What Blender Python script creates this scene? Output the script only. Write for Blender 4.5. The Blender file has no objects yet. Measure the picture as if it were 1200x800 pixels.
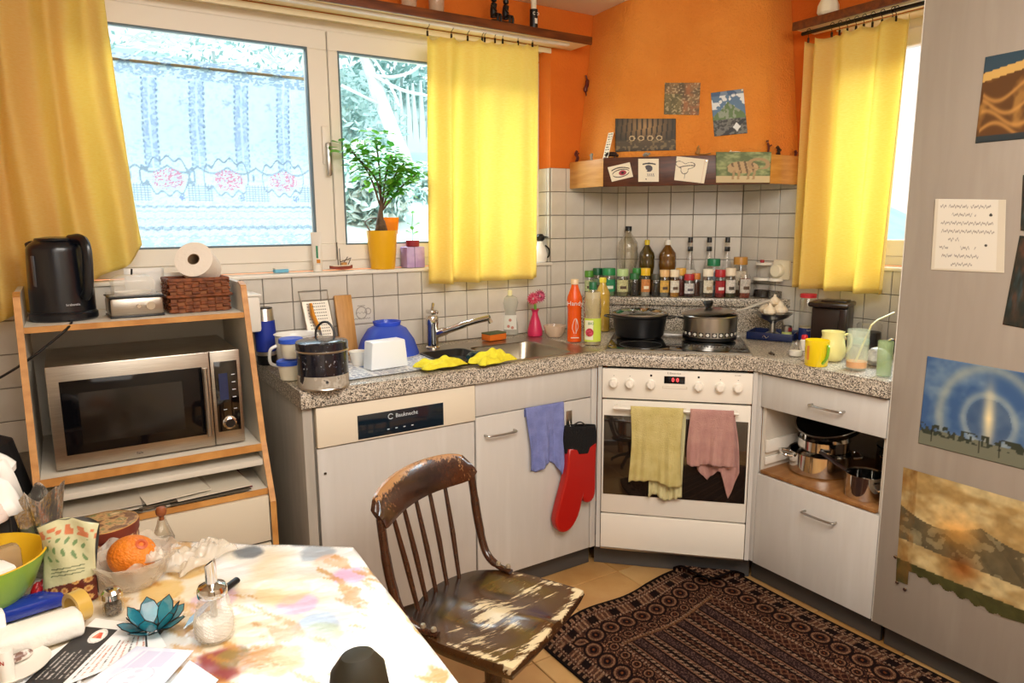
import bpy, bmesh, math, random
import numpy as np
from mathutils import Vector, Matrix
random.seed(5)
C = bpy.context.scene.collection
SC = bpy.context.scene
# ------------------------------------------------------------ camera
CAM = (-2.8601, -2.7921, 1.4900); YAW, PIT, ROL, F = 1.00318, 0.16844, -0.00685, 822.2
cf = Vector((math.cos(YAW)*math.cos(PIT), math.sin(YAW)*math.cos(PIT), -math.sin(PIT)))
cr = Vector((math.sin(YAW), -math.cos(YAW), 0)); cu = cr.cross(cf)
cr, cu = math.cos(ROL)*cr + math.sin(ROL)*cu, -math.sin(ROL)*cr + math.cos(ROL)*cu
cam = bpy.data.objects.new('camera', bpy.data.cameras.new('camera')); C.objects.link(cam)
cam.matrix_world = Matrix(((cr.x, cu.x, -cf.x, CAM[0]), (cr.y, cu.y, -cf.y, CAM[1]), (cr.z, cu.z, -cf.z, CAM[2]), (0, 0, 0, 1)))
cam.data.sensor_width = 36; cam.data.lens = F*36/1200; cam.data.clip_start = .02
SC.camera = cam
# ------------------------------------------------------------ world, daylight, exposure
w = bpy.data.worlds.new('sky'); SC.world = w; w.use_nodes = True
bg = w.node_tree.nodes['Background']; bg.inputs[0].default_value = (.90, .975, 1, 1); bg.inputs[1].default_value = .95
def area(name, loc, target, sx, sy, power, color):
    l = bpy.data.lights.new(name, 'AREA'); l.shape = 'RECTANGLE'; l.size = sx; l.size_y = sy; l.energy = power; l.color = color
    o = bpy.data.objects.new(name, l); C.objects.link(o); o.location = loc
    o.rotation_euler = (Vector(target)-Vector(loc)).to_track_quat('-Z', 'Y').to_euler(); return o
area('daylight_north', (-2.3, 1.7, 3.5), (-2.1, -.5, .8), 3.4, 1.4, 165, (.93, .97, 1))
area('daylight_east', (1.7, -1.25, 3.3), (-.8, -1.35, .8), 1.6, 1.4, 150, (.95, .98, 1))
area('room_light', (-2.0, -2.3, 2.42), (-1.7, -1.4, .3), 1.6, 1.6, 58, (1, .945, .87))
area('back_window_light', (-2.6, -3.5, 1.9), (-1.4, -.8, 1.3), 1.6, .9, 7, (1, .96, .90))  # added weak fill from behind; the south wall has no window
SC.view_settings.view_transform = 'Standard'; SC.view_settings.look = 'None'
SC.view_settings.gamma = 1; SC.view_settings.use_curve_mapping = False
SC.view_settings.exposure = .76
# ------------------------------------------------------------ measuring helpers (points on real surfaces)
CV = Vector(CAM)
def atz(u, s, z):
    """x, y on the upright plane x+y=s seen in column u at height z"""
    v = 330
    for _ in range(4): P = ond(u, v, s); v -= (z-P.z)*260
    return P
def ray(u, v): return cf + cr*((u-600)/F) - cu*((v-400)/F)
def pl(u, v, n, d):
    r = ray(u, v); n = Vector(n); return CV + r*((d-n.dot(CV))/n.dot(r))
def onz(u, v, z): return pl(u, v, (0, 0, 1), z)
def ony(u, v, y=0): return pl(u, v, (0, 1, 0), y)
def onx(u, v, x=0): return pl(u, v, (1, 0, 0), x)
def ond(u, v, s): return pl(u, v, (1, 1, 0), s)
def spot(u, vb, vt, wp, z):
    """centre, radius and height of an upright round thing standing on height z"""
    P = onz(u, vb, z); dep = (P-CV).dot(cf); r = .5*wp*dep/F
    h = ((P-CV)*1.0); h.z = 0; h.normalize(); P = P + h*r*.9
    d = P-CV; k = (400-vt)/F
    # (d+z*up).u = k*(d+z*up).f
    up = Vector((0, 0, 1)); zz = (k*d.dot(cf)-d.dot(cu))/(up.dot(cu)-k*up.dot(cf))
    return P, .5*wp*d.dot(cf)/F, max(zz, .005)
# ------------------------------------------------------------ materials
def lin(h):
    if not isinstance(h, str): return tuple(h)[:3]
    c = [int(h[i:i+2], 16)/255 for i in (1, 3, 5)]
    return tuple(x/12.92 if x <= .04045 else ((x+.055)/1.055)**2.4 for x in c)
MC = {}
def mat(name, color='#808080', rough=.5, metal=0, c2=None, scale=20, stretch=(1, 1, 1), bump=0, bscale=None, mixc=.5, contrast=.12,
        attr=None, trans=0, emis=0, coat=0, spec=None, detail=4, tl=0, alpha=1, kind='noise', wet=None):
    if name in MC: return MC[name]
    m = bpy.data.materials.new(name); MC[name] = m; m.use_nodes = True; nt = m.node_tree; N = nt.nodes; L = nt.links
    b = N['Principled BSDF']; b.inputs['Roughness'].default_value = rough; b.inputs['Metallic'].default_value = metal
    b.inputs['Base Color'].default_value = (*lin(color), 1)
    if spec is not None: b.inputs['Specular IOR Level'].default_value = spec
    if coat: b.inputs['Coat Weight'].default_value = coat; b.inputs['Coat Roughness'].default_value = .1
    if emis: b.inputs['Emission Color'].default_value = (*lin(color), 1); b.inputs['Emission Strength'].default_value = emis
    tc = N.new('ShaderNodeTexCoord'); mp = N.new('ShaderNodeMapping'); L.new(tc.outputs['Object'], mp.inputs[0]); mp.inputs['Scale'].default_value = stretch
    src = None
    if attr:
        a = N.new('ShaderNodeAttribute'); a.attribute_name = 'col'; src = a.outputs['Color']
        L.new(src, b.inputs['Base Color'])
    if c2:
        if kind == 'voronoi':
            n = N.new('ShaderNodeTexVoronoi'); n.inputs['Scale'].default_value = scale; out = n.outputs['Color']
            sp = N.new('ShaderNodeSeparateColor'); L.new(out, sp.inputs[0]); out = sp.outputs[0]
        else:
            n = N.new('ShaderNodeTexNoise'); n.inputs['Scale'].default_value = scale; n.inputs['Detail'].default_value = detail; out = n.outputs['Fac']
        L.new(mp.outputs[0], n.inputs['Vector'])
        r = N.new('ShaderNodeValToRGB'); L.new(out, r.inputs[0])
        cols = [color] + (list(c2) if isinstance(c2, (list, tuple)) and isinstance(c2[0], str) else [c2])
        e = r.color_ramp.elements; k = len(cols)
        lo, hi = mixc-contrast, mixc+contrast
        e[0].position = lo; e[1].position = hi; e[0].color = (*lin(cols[0]), 1); e[1].color = (*lin(cols[-1]), 1)
        for i in range(1, k-1):
            q = e.new(lo+(hi-lo)*i/(k-1)); q.color = (*lin(cols[i]), 1)
        if attr:
            mx = N.new('ShaderNodeMix'); mx.data_type = 'RGBA'; mx.blend_type = 'MULTIPLY'; mx.inputs[0].default_value = 1
            L.new(src, mx.inputs[6]); L.new(r.outputs[0], mx.inputs[7]); L.new(mx.outputs[2], b.inputs['Base Color']); src = mx.outputs[2]
        else:
            src = r.outputs[0]; L.new(src, b.inputs['Base Color'])
        if wet is not None:
            mr = N.new('ShaderNodeMapRange'); L.new(out, mr.inputs[0]); mr.inputs[3].default_value = rough; mr.inputs[4].default_value = wet; L.new(mr.outputs[0], b.inputs['Roughness'])
    if bump:
        n2 = N.new('ShaderNodeTexNoise'); n2.inputs['Scale'].default_value = bscale or scale; n2.inputs['Detail'].default_value = 3
        L.new(mp.outputs[0], n2.inputs['Vector'])
        bp = N.new('ShaderNodeBump'); bp.inputs['Strength'].default_value = bump; bp.inputs['Distance'].default_value = .01
        L.new(n2.outputs['Fac'], bp.inputs['Height']); L.new(bp.outputs[0], b.inputs['Normal'])
    out = N['Material Output']; sh = b.outputs[0]
    if tl:
        t = N.new('ShaderNodeBsdfTranslucent'); t.inputs[0].default_value = (*lin(color), 1)
        if src: L.new(src, t.inputs[0])
        mx = N.new('ShaderNodeMixShader'); mx.inputs[0].default_value = tl; L.new(sh, mx.inputs[1]); L.new(t.outputs[0], mx.inputs[2]); sh = mx.outputs[0]
    if alpha < 1:
        t = N.new('ShaderNodeBsdfTransparent'); mx = N.new('ShaderNodeMixShader'); mx.inputs[0].default_value = alpha
        L.new(t.outputs[0], mx.inputs[1]); L.new(sh, mx.inputs[2]); sh = mx.outputs[0]
    L.new(sh, out.inputs[0]); return m
def glass(name, tint='#ffffff', refl=.12, rough=.03):
    if name in MC: return MC[name]
    m = bpy.data.materials.new(name); MC[name] = m; m.use_nodes = True; nt = m.node_tree; N = nt.nodes; L = nt.links
    N.remove(N['Principled BSDF']); t = N.new('ShaderNodeBsdfTransparent'); t.inputs[0].default_value = (*lin(tint), 1)
    g = N.new('ShaderNodeBsdfGlossy'); g.inputs['Roughness'].default_value = rough
    lw = N.new('ShaderNodeLayerWeight'); lw.inputs[0].default_value = .35
    mr = N.new('ShaderNodeMapRange'); L.new(lw.outputs['Facing'], mr.inputs[0]); mr.inputs[3].default_value = refl*.35; mr.inputs[4].default_value = min(1, refl*5)
    mx = N.new('ShaderNodeMixShader'); L.new(mr.outputs[0], mx.inputs[0]); L.new(t.outputs[0], mx.inputs[1]); L.new(g.outputs[0], mx.inputs[2])
    L.new(mx.outputs[0], N['Material Output'].inputs[0]); return m
M_tile = mat('wall_tile', '#dcd6cc', .22, c2='#cfc8bd', scale=6, bump=.02, bscale=9)
M_grout = mat('grout', '#8b8378', .9, bump=.3, bscale=200)
M_orange = mat('orange_plaster', '#ec9438', .75, c2='#e68a2e', scale=4, bump=.9, bscale=110)
M_orange2 = mat('orange_wall', '#df7418', .8, c2='#d86c12', scale=5, bump=.35, bscale=90)
M_white = mat('white_lacquer', '#ece5d9', .35)
M_frame = mat('window_frame_white', '#efe7da', .38)
M_front = mat('cabinet_front', '#d1ccc6', .42, c2=['#ccc7c0', '#d5d1cb'], scale=5, stretch=(4, 4, .5), contrast=.3)
M_carcass = mat('carcass', '#d9cfc0', .5)
M_plinth = mat('plinth_grey', '#4c4a49', .55)
M_granite = mat('granite', '#1d1a18', .32, c2=['#4a423a', '#a89a86', '#ddd3c3', '#d3c8b7', '#776a5a'], scale=330, kind='voronoi', mixc=.5, contrast=.5)
M_steel = mat('stainless_steel', '#b9b5ae', .28, 1)
M_chrome = mat('chrome', '#d8d6d2', .08, 1)
M_darkmetal = mat('dark_metal', '#3b342c', .4, 1)
M_black = mat('black_plastic', '#0d0d0f', .35)
M_blackgl = mat('black_glass', '#050608', .04, coat=.5)
M_beech = mat('beech_edge', '#cf9550', .5, c2='#b97e3c', scale=14, stretch=(1, 6, 1))
M_clear = glass('clear_glass')
M_clear2 = glass('clear_plastic', '#f6f4ee', .18, .12)
M_paper = mat('white_paper', '#f1ede6', .7)
M_wax = mat('cream_plastic', '#efe6cd', .45)
# ------------------------------------------------------------ mesh helpers
def new(): return bmesh.new()
def finish(bm, name, m, parent=None, loc=None, rot=None, smooth=True, ang=35, label=None):
    me = bpy.data.meshes.new(name); bm.to_mesh(me); bm.free()
    if smooth:
        for p in me.polygons: p.use_smooth = True
        me.set_sharp_from_angle(angle=math.radians(ang))
    for mm in (m if isinstance(m, (list, tuple)) else [m]): me.materials.append(mm)
    return link(name, me, parent, loc, rot, label)
def link(name, me, parent=None, loc=None, rot=None, label=None):
    o = bpy.data.objects.new(name, me); C.objects.link(o)
    if parent: o.parent = parent
    if loc is not None: o.location = loc
    if rot is not None: o.rotation_euler = rot
    if label: o['label'] = label
    return o
def box(bm, c, s, bev=0, rot=None, taper=None, seg=2):
    r = bmesh.ops.create_cube(bm, size=1); vs = r['verts']
    for v in vs:
        f = (taper if (taper and v.co.z > 0) else 1)
        v.co = Vector((v.co.x*s[0]*f, v.co.y*s[1]*f, v.co.z*s[2]))
    if bev:
        es = list({e for v in vs for e in v.link_edges})
        g = bmesh.ops.bevel(bm, geom=es, offset=bev, segments=seg, affect='EDGES', profile=.5)
        vs = list({v for v in g['verts']} | {v for v in vs if v.is_valid})
        seen = set(); st = list(vs)
        while st:
            v = st.pop()
            if v in seen: continue
            seen.add(v); st += [e.other_vert(v) for e in v.link_edges]
        vs = list(seen)
    R = rot if isinstance(rot, Matrix) else (Matrix.Rotation(rot, 3, 'Z') if rot else None)
    for v in vs:
        if R: v.co = R @ v.co
        v.co += Vector(c)
    return vs
def bx(name, c, s, m, parent=None, bev=0, rot=None, loc=None, seg=2, label=None, **k):
    bm = new(); box(bm, c, s, bev, rot, seg=seg, **k); return finish(bm, name, m, parent, loc, label=label)
def lathe(bm, prof, n=24, c=(0, 0, 0), close=False, sx=1, sy=1, wob=None):
    rings = []
    for r, z in prof:
        if r < 1e-6: rings.append([bm.verts.new((c[0], c[1], c[2]+z))])
        else: rings.append([bm.verts.new((c[0]+sx*r*math.cos(2*math.pi*i/n)*(wob(i/n) if wob else 1), c[1]+sy*r*math.sin(2*math.pi*i/n)*(wob(i/n) if wob else 1), c[2]+z)) for i in range(n)])
    for a, b in zip(rings, rings[1:]):
        for i in range(n):
            j = (i+1) % n
            if len(a) == 1 and len(b) == 1: continue
            if len(a) == 1: bm.faces.new((a[0], b[j], b[i]))
            elif len(b) == 1: bm.faces.new((a[i], a[j], b[0]))
            else: bm.faces.new((a[i], a[j], b[j], b[i]))
def lt(name, prof, m, parent=None, n=24, loc=None, rot=None, label=None, **k):
    bm = new(); lathe(bm, prof, n, **k); return finish(bm, name, m, parent, loc, rot, label=label)
def tube(bm, pts, r, n=8, cap=True, flat=1):
    pts = [Vector(p) for p in pts]; rings = []; up = Vector((0, 0, 1))
    rr = r if isinstance(r, (list, tuple)) else [r]*len(pts)
    prev = None
    for i, p in enumerate(pts):
        t = (pts[min(i+1, len(pts)-1)]-pts[max(i-1, 0)]).normalized()
        if prev is None:
            a = t.cross(up) if abs(t.z) < .95 else t.cross(Vector((1, 0, 0)))
        else: a = prev - t*prev.dot(t)
        a.normalize(); prev = a; b = t.cross(a)
        rings.append([bm.verts.new(p+a*rr[i]*math.cos(2*math.pi*k/n)+b*rr[i]*flat*math.sin(2*math.pi*k/n)) for k in range(n)])
    for x, y in zip(rings, rings[1:]):
        for k in range(n): bm.faces.new((x[k], x[(k+1) % n], y[(k+1) % n], y[k]))
    if cap: bm.faces.new(rings[0][::-1]); bm.faces.new(rings[-1])
def tb(name, pts, r, m, parent=None, n=8, label=None, loc=None, **k):
    bm = new(); tube(bm, pts, r, n, **k); return finish(bm, name, m, parent, loc, label=label)
def smoothp(pts, k=6):
    """Catmull-Rom through pts"""
    P = [Vector(p) for p in pts]; P = [P[0]*2-P[1]]+P+[P[-1]*2-P[-2]]; out = []
    for i in range(1, len(P)-2):
        for j in range(k):
            t = j/k; a, b, c, d = P[i-1:i+3]
            out.append(.5*((2*b)+(c-a)*t+(2*a-5*b+4*c-d)*t*t+(3*b-a-3*c+d)*t**3))
    return out+[P[-2]]
def prism(bm, poly, z0, z1, bev=0):
    a = [bm.verts.new((x, y, z0)) for x, y in poly]; b = [bm.verts.new((x, y, z1)) for x, y in poly]; n = len(poly)
    f = [bm.faces.new(a[::-1]), bm.faces.new(b)] + [bm.faces.new((a[i], a[(i+1) % n], b[(i+1) % n], b[i])) for i in range(n)]
    bmesh.ops.recalc_face_normals(bm, faces=f)
    if bev: bmesh.ops.bevel(bm, geom=list({e for x in f for e in x.edges}), offset=bev, segments=2, affect='EDGES', profile=.5)
def sheet(bm, fn, nu, nv):
    g = [[bm.verts.new(fn(i/nu, j/nv)) for i in range(nu+1)] for j in range(nv+1)]
    for j in range(nv):
        for i in range(nu): bm.faces.new((g[j][i], g[j][i+1], g[j+1][i+1], g[j+1][i]))
def sh(name, fn, nu, nv, m, parent=None, thick=0, loc=None, label=None):
    bm = new(); sheet(bm, fn, nu, nv); o = finish(bm, name, m, parent, loc, label=label, ang=70)
    if thick: q = o.modifiers.new('thickness', 'SOLIDIFY'); q.thickness = thick; q.offset = 0
    return o
def hsh(ix, iy, s):
    v = np.sin(ix*127.1+iy*311.7+s*74.7)*43758.5453; return v-np.floor(v)
def vn(x, y, s=0):
    ix, iy = np.floor(x), np.floor(y); fx, fy = x-ix, y-iy; fx = fx*fx*(3-2*fx); fy = fy*fy*(3-2*fy)
    a, b, c, d = hsh(ix, iy, s), hsh(ix+1, iy, s), hsh(ix, iy+1, s), hsh(ix+1, iy+1, s)
    return (a*(1-fx)+b*fx)*(1-fy)+(c*(1-fx)+d*fx)*fy
def fbm(x, y, s=0): return (vn(x, y, s)+.5*vn(x*2.1, y*2.1, s+1)+.25*vn(x*4.3, y*4.3, s+2))/1.75
def H(h): return np.array([int(h[i:i+2], 16)/255 for i in (1, 3, 5)])
def paint(img, mask, c):
    m = np.clip(mask, 0, 1)[..., None]; return img*(1-m)+np.asarray(H(c) if isinstance(c, str) else c)*m
def printed(name, fn3, fnc, nu, nv, m, parent=None, thick=0, loc=None, label=None, mask=None):
    """grid surface carrying a printed colour pattern; fnc(u,v arrays) gives sRGB"""
    U, V = np.meshgrid(np.linspace(0, 1, nu+1), np.linspace(0, 1, nv+1))
    me = bpy.data.meshes.new(name); vs = [fn3(float(a), float(b)) for a, b in zip(U.ravel(), V.ravel())]
    k = nu+1; fs = [(j*k+i, j*k+i+1, (j+1)*k+i+1, (j+1)*k+i) for j in range(nv) for i in range(nu) if mask is None or mask((i+.5)/nu, (j+.5)/nv)]
    me.from_pydata([tuple(v) for v in vs], [], fs); c = np.clip(fnc(U, V), 0, 1).reshape(-1, 3)
    c = np.where(c <= .04045, c/12.92, ((c+.055)/1.055)**2.4)
    a = me.color_attributes.new('col', 'FLOAT_COLOR', 'POINT'); a.data.foreach_set('color', np.hstack([c, np.ones((len(c), 1))]).astype(np.float32).ravel())
    me.polygons.foreach_set('use_smooth', [True]*len(fs)); me.materials.append(m)
    o = link(name, me, parent, loc, label=label)
    if thick: q = o.modifiers.new('thickness', 'SOLIDIFY'); q.thickness = thick; q.offset = 0
    return o
M_print = mat('printed_paper', attr=1, rough=.45)
M_printm = mat('printed_cloth', attr=1, rough=.9)
def text(name, s, size, m, parent, loc, rot, depth=.0004, align='CENTER', label=None):
    c = bpy.data.curves.new('t', 'FONT'); c.body = s; c.size = size; c.extrude = depth; c.align_x = align; c.align_y = 'CENTER'; c.resolution_u = 2
    t = bpy.data.objects.new('t', c); C.objects.link(t); bpy.context.view_layer.update()
    me = bpy.data.meshes.new_from_object(t.evaluated_get(bpy.context.evaluated_depsgraph_get())); bpy.data.objects.remove(t)
    me.materials.clear(); me.materials.append(m); me.name = name
    return link(name, me, parent, loc, rot, label)
def T(name, label, cat, loc=(0, 0, 0), rz=0, group=None):
    o = bpy.data.objects.new(name, None); C.objects.link(o); o.empty_display_size = .05; o.location = loc; o.rotation_euler = (0, 0, rz); return tag(o, label, cat, group)
def tag(o, label, cat, group=None):
    o['label'] = label; o['category'] = cat
    if group: o['group'] = group
    return o
def struct(o): o['kind'] = 'structure'; return o
PI = math.pi; R2 = math.sqrt(.5)
FACE = math.atan2(-cf.x, cf.y)    # a z rotation that turns a thing's -y side to the camera
# ------------------------------------------------------------ room shell
TS = .1116; GX = -2.2182; GZ = 1.1857; ZT = .962; ZS = 1.2973; ZO = GZ+5*TS; CEIL = 2.46; NX = -.857; SOF = 2.282
bm = new()
for x0, x1, z0, z1 in ((-4.1, .3, 0, ZS-.012), (NX, .3, ZS-.012, SOF), (-4.1, -2.82, ZS-.012, SOF), (-4.1, .3, SOF, CEIL)):
    box(bm, ((x0+x1)/2, .15, (z0+z1)/2), (x1-x0, .3, z1-z0))
wn = struct(finish(bm, 'wall_north', M_orange2, smooth=False))
bm = new()
for y0, y1, z0, z1 in ((-3.6, 0, 0, ZS-.012), (-.88, 0, ZS-.012, SOF), (-3.6, -1.62, ZS-.012, SOF), (-3.6, 0, SOF, CEIL)):
    box(bm, (.15, (y0+y1)/2, (z0+z1)/2), (.3, y1-y0, z1-z0))
we = struct(finish(bm, 'wall_east', M_orange2, smooth=False))
bm = new(); prism(bm, [(-.436, .0), (0, -.436), (0, 0)], 0, CEIL); wc = struct(finish(bm, 'wall_corner', M_orange2, smooth=False))
M_wallw = mat('cream_wall', '#e9dcc4', .85, bump=.2, bscale=60)
struct(bx('wall_west', (-4.2, -1.65, CEIL/2), (.2, 3.9, CEIL), M_wallw)); struct(bx('wall_south', (-2, -3.7, CEIL/2), (4.4, .2, CEIL), M_wallw))
struct(bx('ceiling', (-1.9, -1.65, CEIL+.05), (4.4, 3.9, .1), mat('ceiling_paint', '#f2e6d2', .85, bump=.2, bscale=50)))
fl = struct(bx('floor', (-1.9, -1.65, -.06), (4.4, 3.9, .1), mat('floor_grout', '#6b5138', .9)))
M_ft = [mat('floor_tile_%s' % n, a, .3, c2=b, scale=5, contrast=.25, bump=.05) for n, a, b in (('sand', '#c79a5c', '#a9763c'), ('honey', '#b98a50', '#d3ac72'), ('clay', '#cfa56b', '#b27f45'))]
fm = []
for m in M_ft:
    bm = new(); box(bm, (0, 0, -.005), (.329, .329, .01), .002, seg=1); me = bpy.data.meshes.new('floor_tile'); bm.to_mesh(me); bm.free(); me.materials.append(m); fm.append(me)
for i in range(-7, 3):
    for j in range(-8, 3):
        x = -.96+.333*(i+.5); y = -.65+.333*(j-.5)
        if x < -3.3 or x > -.4 or y > -.35: continue
        link('floor_tile', random.choice(fm), fl, (x, y, 0))
# tiles
_tc = {}
def tile(parent, P, ax, w, h):
    """one tile, centre P on the wall plane; ax = 'n' (faces -y), 'e' (faces -x), 'd' (diagonal), 'r' (reveal)"""
    if w < .012 or h < .012: return
    key = (round(w, 3), round(h, 3))
    if key not in _tc:
        bm = new(); box(bm, (0, -.003, 0), (w-.0035, .006, h-.0035), .0016, seg=1); me = bpy.data.meshes.new('tile'); bm.to_mesh(me); bm.free(); me.materials.append(M_tile); _tc[key] = me
    rz = {'n': 0, 'e': -PI/2, 'd': -PI/4, 'r': -PI/2}[ax]
    return link('tile', _tc[key], parent, P, (random.uniform(-.004, .004), 0, rz+random.uniform(-.004, .004)))
def cuts(lo, hi, g0):
    k = math.floor((lo-g0)/TS)+1; out = [lo]
    while g0+k*TS < hi-1e-4:
        if g0+k*TS > lo+1e-4: out.append(g0+k*TS)
        k += 1
    if hi-out[-1] < .018 and len(out) > 1: out.pop()
    return out+[hi]
def wall(parent, ax, lo, hi, z0, z1, g0, place):
    xs = cuts(lo, hi, g0); zs = cuts(z0, z1, GZ)
    for a, b in zip(xs, xs[1:]):
        for c, d in zip(zs, zs[1:]): tile(parent, place((a+b)/2, (c+d)/2), ax, b-a, d-c)
bx('grout_bed', ((-3.7+NX)/2, -.0005, (.0+ZS-.012)/2), (NX+3.7, .001, ZS-.012), M_grout, wn)
bx('grout_bed', ((NX-.43)/2, -.0005, (.9+ZO)/2), (-.43-NX, .001, ZO-.9), M_grout, wn)
bx('grout_bed', (NX-.0005, .045, (ZS+ZO)/2), (.001, .09, ZO-ZS), M_grout, wn)
fn = lambda a, z: (a, -.001, z)
wall(wn, 'n', -2.30, NX, ZT-.01, ZS-.008, GX, fn); wall(wn, 'n', -3.15, -2.30, GZ-4*TS, ZS-.008, GX, fn)
wall(wn, 'n', NX, -.436, ZT-.01, ZO, GX, fn)
wall(wn, 'r', -.09, 0, ZS, ZO, 5, lambda a, z: (NX-.001, -a, z))
bx('grout_bed', (-.218-.0004, -.218-.0004, (.9+ZO)/2), (.616, .001, ZO-.9), M_grout, wc, rot=-PI/4)
wall(wc, 'd', -.306, .306, GZ-TS, ZO, -.264, lambda a, z: (-.2187+a*R2, -.2187-a*R2, z))
bx('grout_bed', (-.0005, -.658, (.9+ZO)/2), (.001, .444, ZO-.9), M_grout, we)
bx('grout_bed', (-.0005, -1.22, (.9+ZS-.012)/2), (.001, .68, ZS-.012-.9), M_grout, we)
fe = lambda a, z: (-.001, -a, z)
wall(we, 'e', .44, .88, ZT-.01, ZO, .54, fe); wall(we, 'e', .88, 1.55, ZT-.01, ZS-.008, .54, fe)
# decorated tile: a blue-grey line drawing of a jug
def deco(U, V):
    im = np.ones(U.shape+(3,))*H('#d9d3c8'); r = np.hypot((U-.5)*1.1, (V-.42)); ink = np.abs(r-.26) < .022
    ink |= (np.abs(U-.5) < .17) & (np.abs(V-.72) < .02); ink |= np.abs(np.hypot(U-.80, V-.47)-.13) < .02
    ink |= (np.abs(V-.42-.03*np.sin(U*40)) < .014) & (r < .26); ink |= (np.abs(V-.16-.02*np.sin(U*60)) < .018) & (U > .15) & (U < .9)
    return paint(im, ink*.75, '#8a8378')
xa = GX+3*TS; printed('painted_tile', lambda u, v: (xa+.008+u*(TS-.016), -.0078, GZ-TS+.008+v*(TS-.016)), deco, 60, 60, M_print, wn, label='tile printed with a faint line drawing of a jug')
# sill and reveal
struct(bx('trim_1', ((-2.82+NX)/2, .034, ZS-.007), (NX+2.82, .112, .014), M_white, bev=.003))
struct(bx('trim_2', (.034, -1.25, ZS-.007), (.112, .74, .014), M_white, bev=.003))
def rect(bm, f, x0, x1, z0, z1, t, d0, d1, bev=.004):
    """a frame of four bars; f maps (across, depth, up)"""
    for a, b, c, d in ((x0, x1, z0, z0+t), (x0, x1, z1-t, z1), (x0, x0+t, z0+t, z1-t), (x1-t, x1, z0+t, z1-t)):
        vs = box(bm, ((a+b)/2, (d0+d1)/2, (c+d)/2), (b-a, d1-d0, d-c), bev, seg=1)
        if f:
            for v in vs: v.co = f(v.co)
struct(bx('trim_3', ((-2.82+NX)/2, .043, SOF-.003), (NX+2.82, .090, .005), mat('cream_paint', '#ecdcb8', .5)))
struct(bx('trim_4', (.043, -1.25, SOF-.003), (.090, .738, .005), mat('cream_paint')))
struct(bx('trim_5', ((-2.82+NX)/2, -.003, SOF-.012), (NX+2.82, .006, .022), mat('cream_paint')))
# north window
w1 = struct(bpy.data.objects.new('window_1', None)); C.objects.link(w1)
bm = new(); rect(bm, None, -2.815, NX-.002, ZS+.001, SOF-.001, .045, .088, .15); finish(bm, 'window_frame', M_frame, w1)
for a, b, g0, g1 in ((-2.79, -1.893, -2.715, -1.975), (-1.889, -.885, -1.846, -.95)):
    bm = new(); t = .06
    for q in ((a, b, 1.337, 1.405), (a, b, 2.167, 2.243), (a, g0, 1.405, 2.167), (g1, b, 1.405, 2.167)):
        box(bm, ((q[0]+q[1])/2, .105, (q[2]+q[3])/2), (q[1]-q[0], .05, q[3]-q[2]), .003, seg=1)
    s = finish(bm, 'sash', M_frame, w1)
    bm = new(); rect(bm, None, g0-.004, g1+.004, 1.401, 2.171, .007, .078, .1, .001); finish(bm, 'glazing_bead', mat('gasket', '#5f7078', .5), s)
    bx('pane', ((g0+g1)/2, .112, 1.786), (g1-g0, .006, .766), glass('window_glass', '#f4fcff', .004), s)
s = bx('handle_plate', (-1.915, .074, 1.80), (.034, .012, .15), M_frame, w1, bev=.004); bx('handle', (-1.913, .05, 1.745), (.02, .018, .13), M_steel, s, bev=.007); 
bx('handle_neck', (-1.913, .062, 1.80), (.018, .03, .018), M_steel, s, bev=.004)
w2 = struct(bpy.data.objects.new('window_2', None)); C.objects.link(w2)
fx = lambda p: Vector((p.y, -p.x, p.z))
bm = new(); rect(bm, fx, .882, 1.618, ZS+.001, SOF-.001, .045, .088, .15); finish(bm, 'window_frame', M_frame, w2)
bm = new(); rect(bm, fx, .92, 1.59, 1.337, 2.243, .07, .08, .13); s = finish(bm, 'sash', M_frame, w2)
bx('pane', (.112, -1.255, 1.79), (.006, .53, .766), glass('window_glass'), s)
# boards over the windows
M_wood = mat('dark_shelf_wood', '#7a3d14', .5, c2='#5c2a0c', scale=9, stretch=(1, 6, 6))
M_under = mat('board_underside', '#ecd7a2', .5)  # white board; the curtains' yellow light is put into its colour
b1 = tag(bpy.data.objects.new('shelf_board', None), 'long wooden shelf with brown edge and curtain rail above the sink window', 'shelf'); C.objects.link(b1); b1.location = (-2.02, -.075, 2.31)
def rl(o, c): o.location = Vector(o.location)-Vector(c); return o
c1 = b1.location.copy()
rl(bx('board', (-2.02, -.0755, 2.2965), (2.56, .145, .023), M_under, b1), c1); rl(bx('front_edge', (-2.02, -.155, 2.296), (2.56, .014, .034), M_wood, b1, bev=.003), c1)
rl(bx('curtain_rail', (-2.06, -.10, 2.280), (2.46, .02, .010), M_white, b1), c1)
b2 = tag(bpy.data.objects.new('shelf_board', None), 'wooden shelf with brown edge above the right-hand window, a vase on it', 'shelf'); C.objects.link(b2); b2.location = (-.075, -1.2, 2.31); c2_ = b2.location.copy()
rl(bx('board', (-.0755, -1.165, 2.2965), (.145, .77, .023), M_under, b2), c2_); rl(bx('front_edge', (-.155, -1.165, 2.296), (.014, .77, .034), M_wood, b2, bev=.003), c2_)
rl(tb('curtain_rail', [(-.105, -.79, 2.272), (-.105, -1.54, 2.272)], .008, M_darkmetal, b2), c2_)
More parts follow.
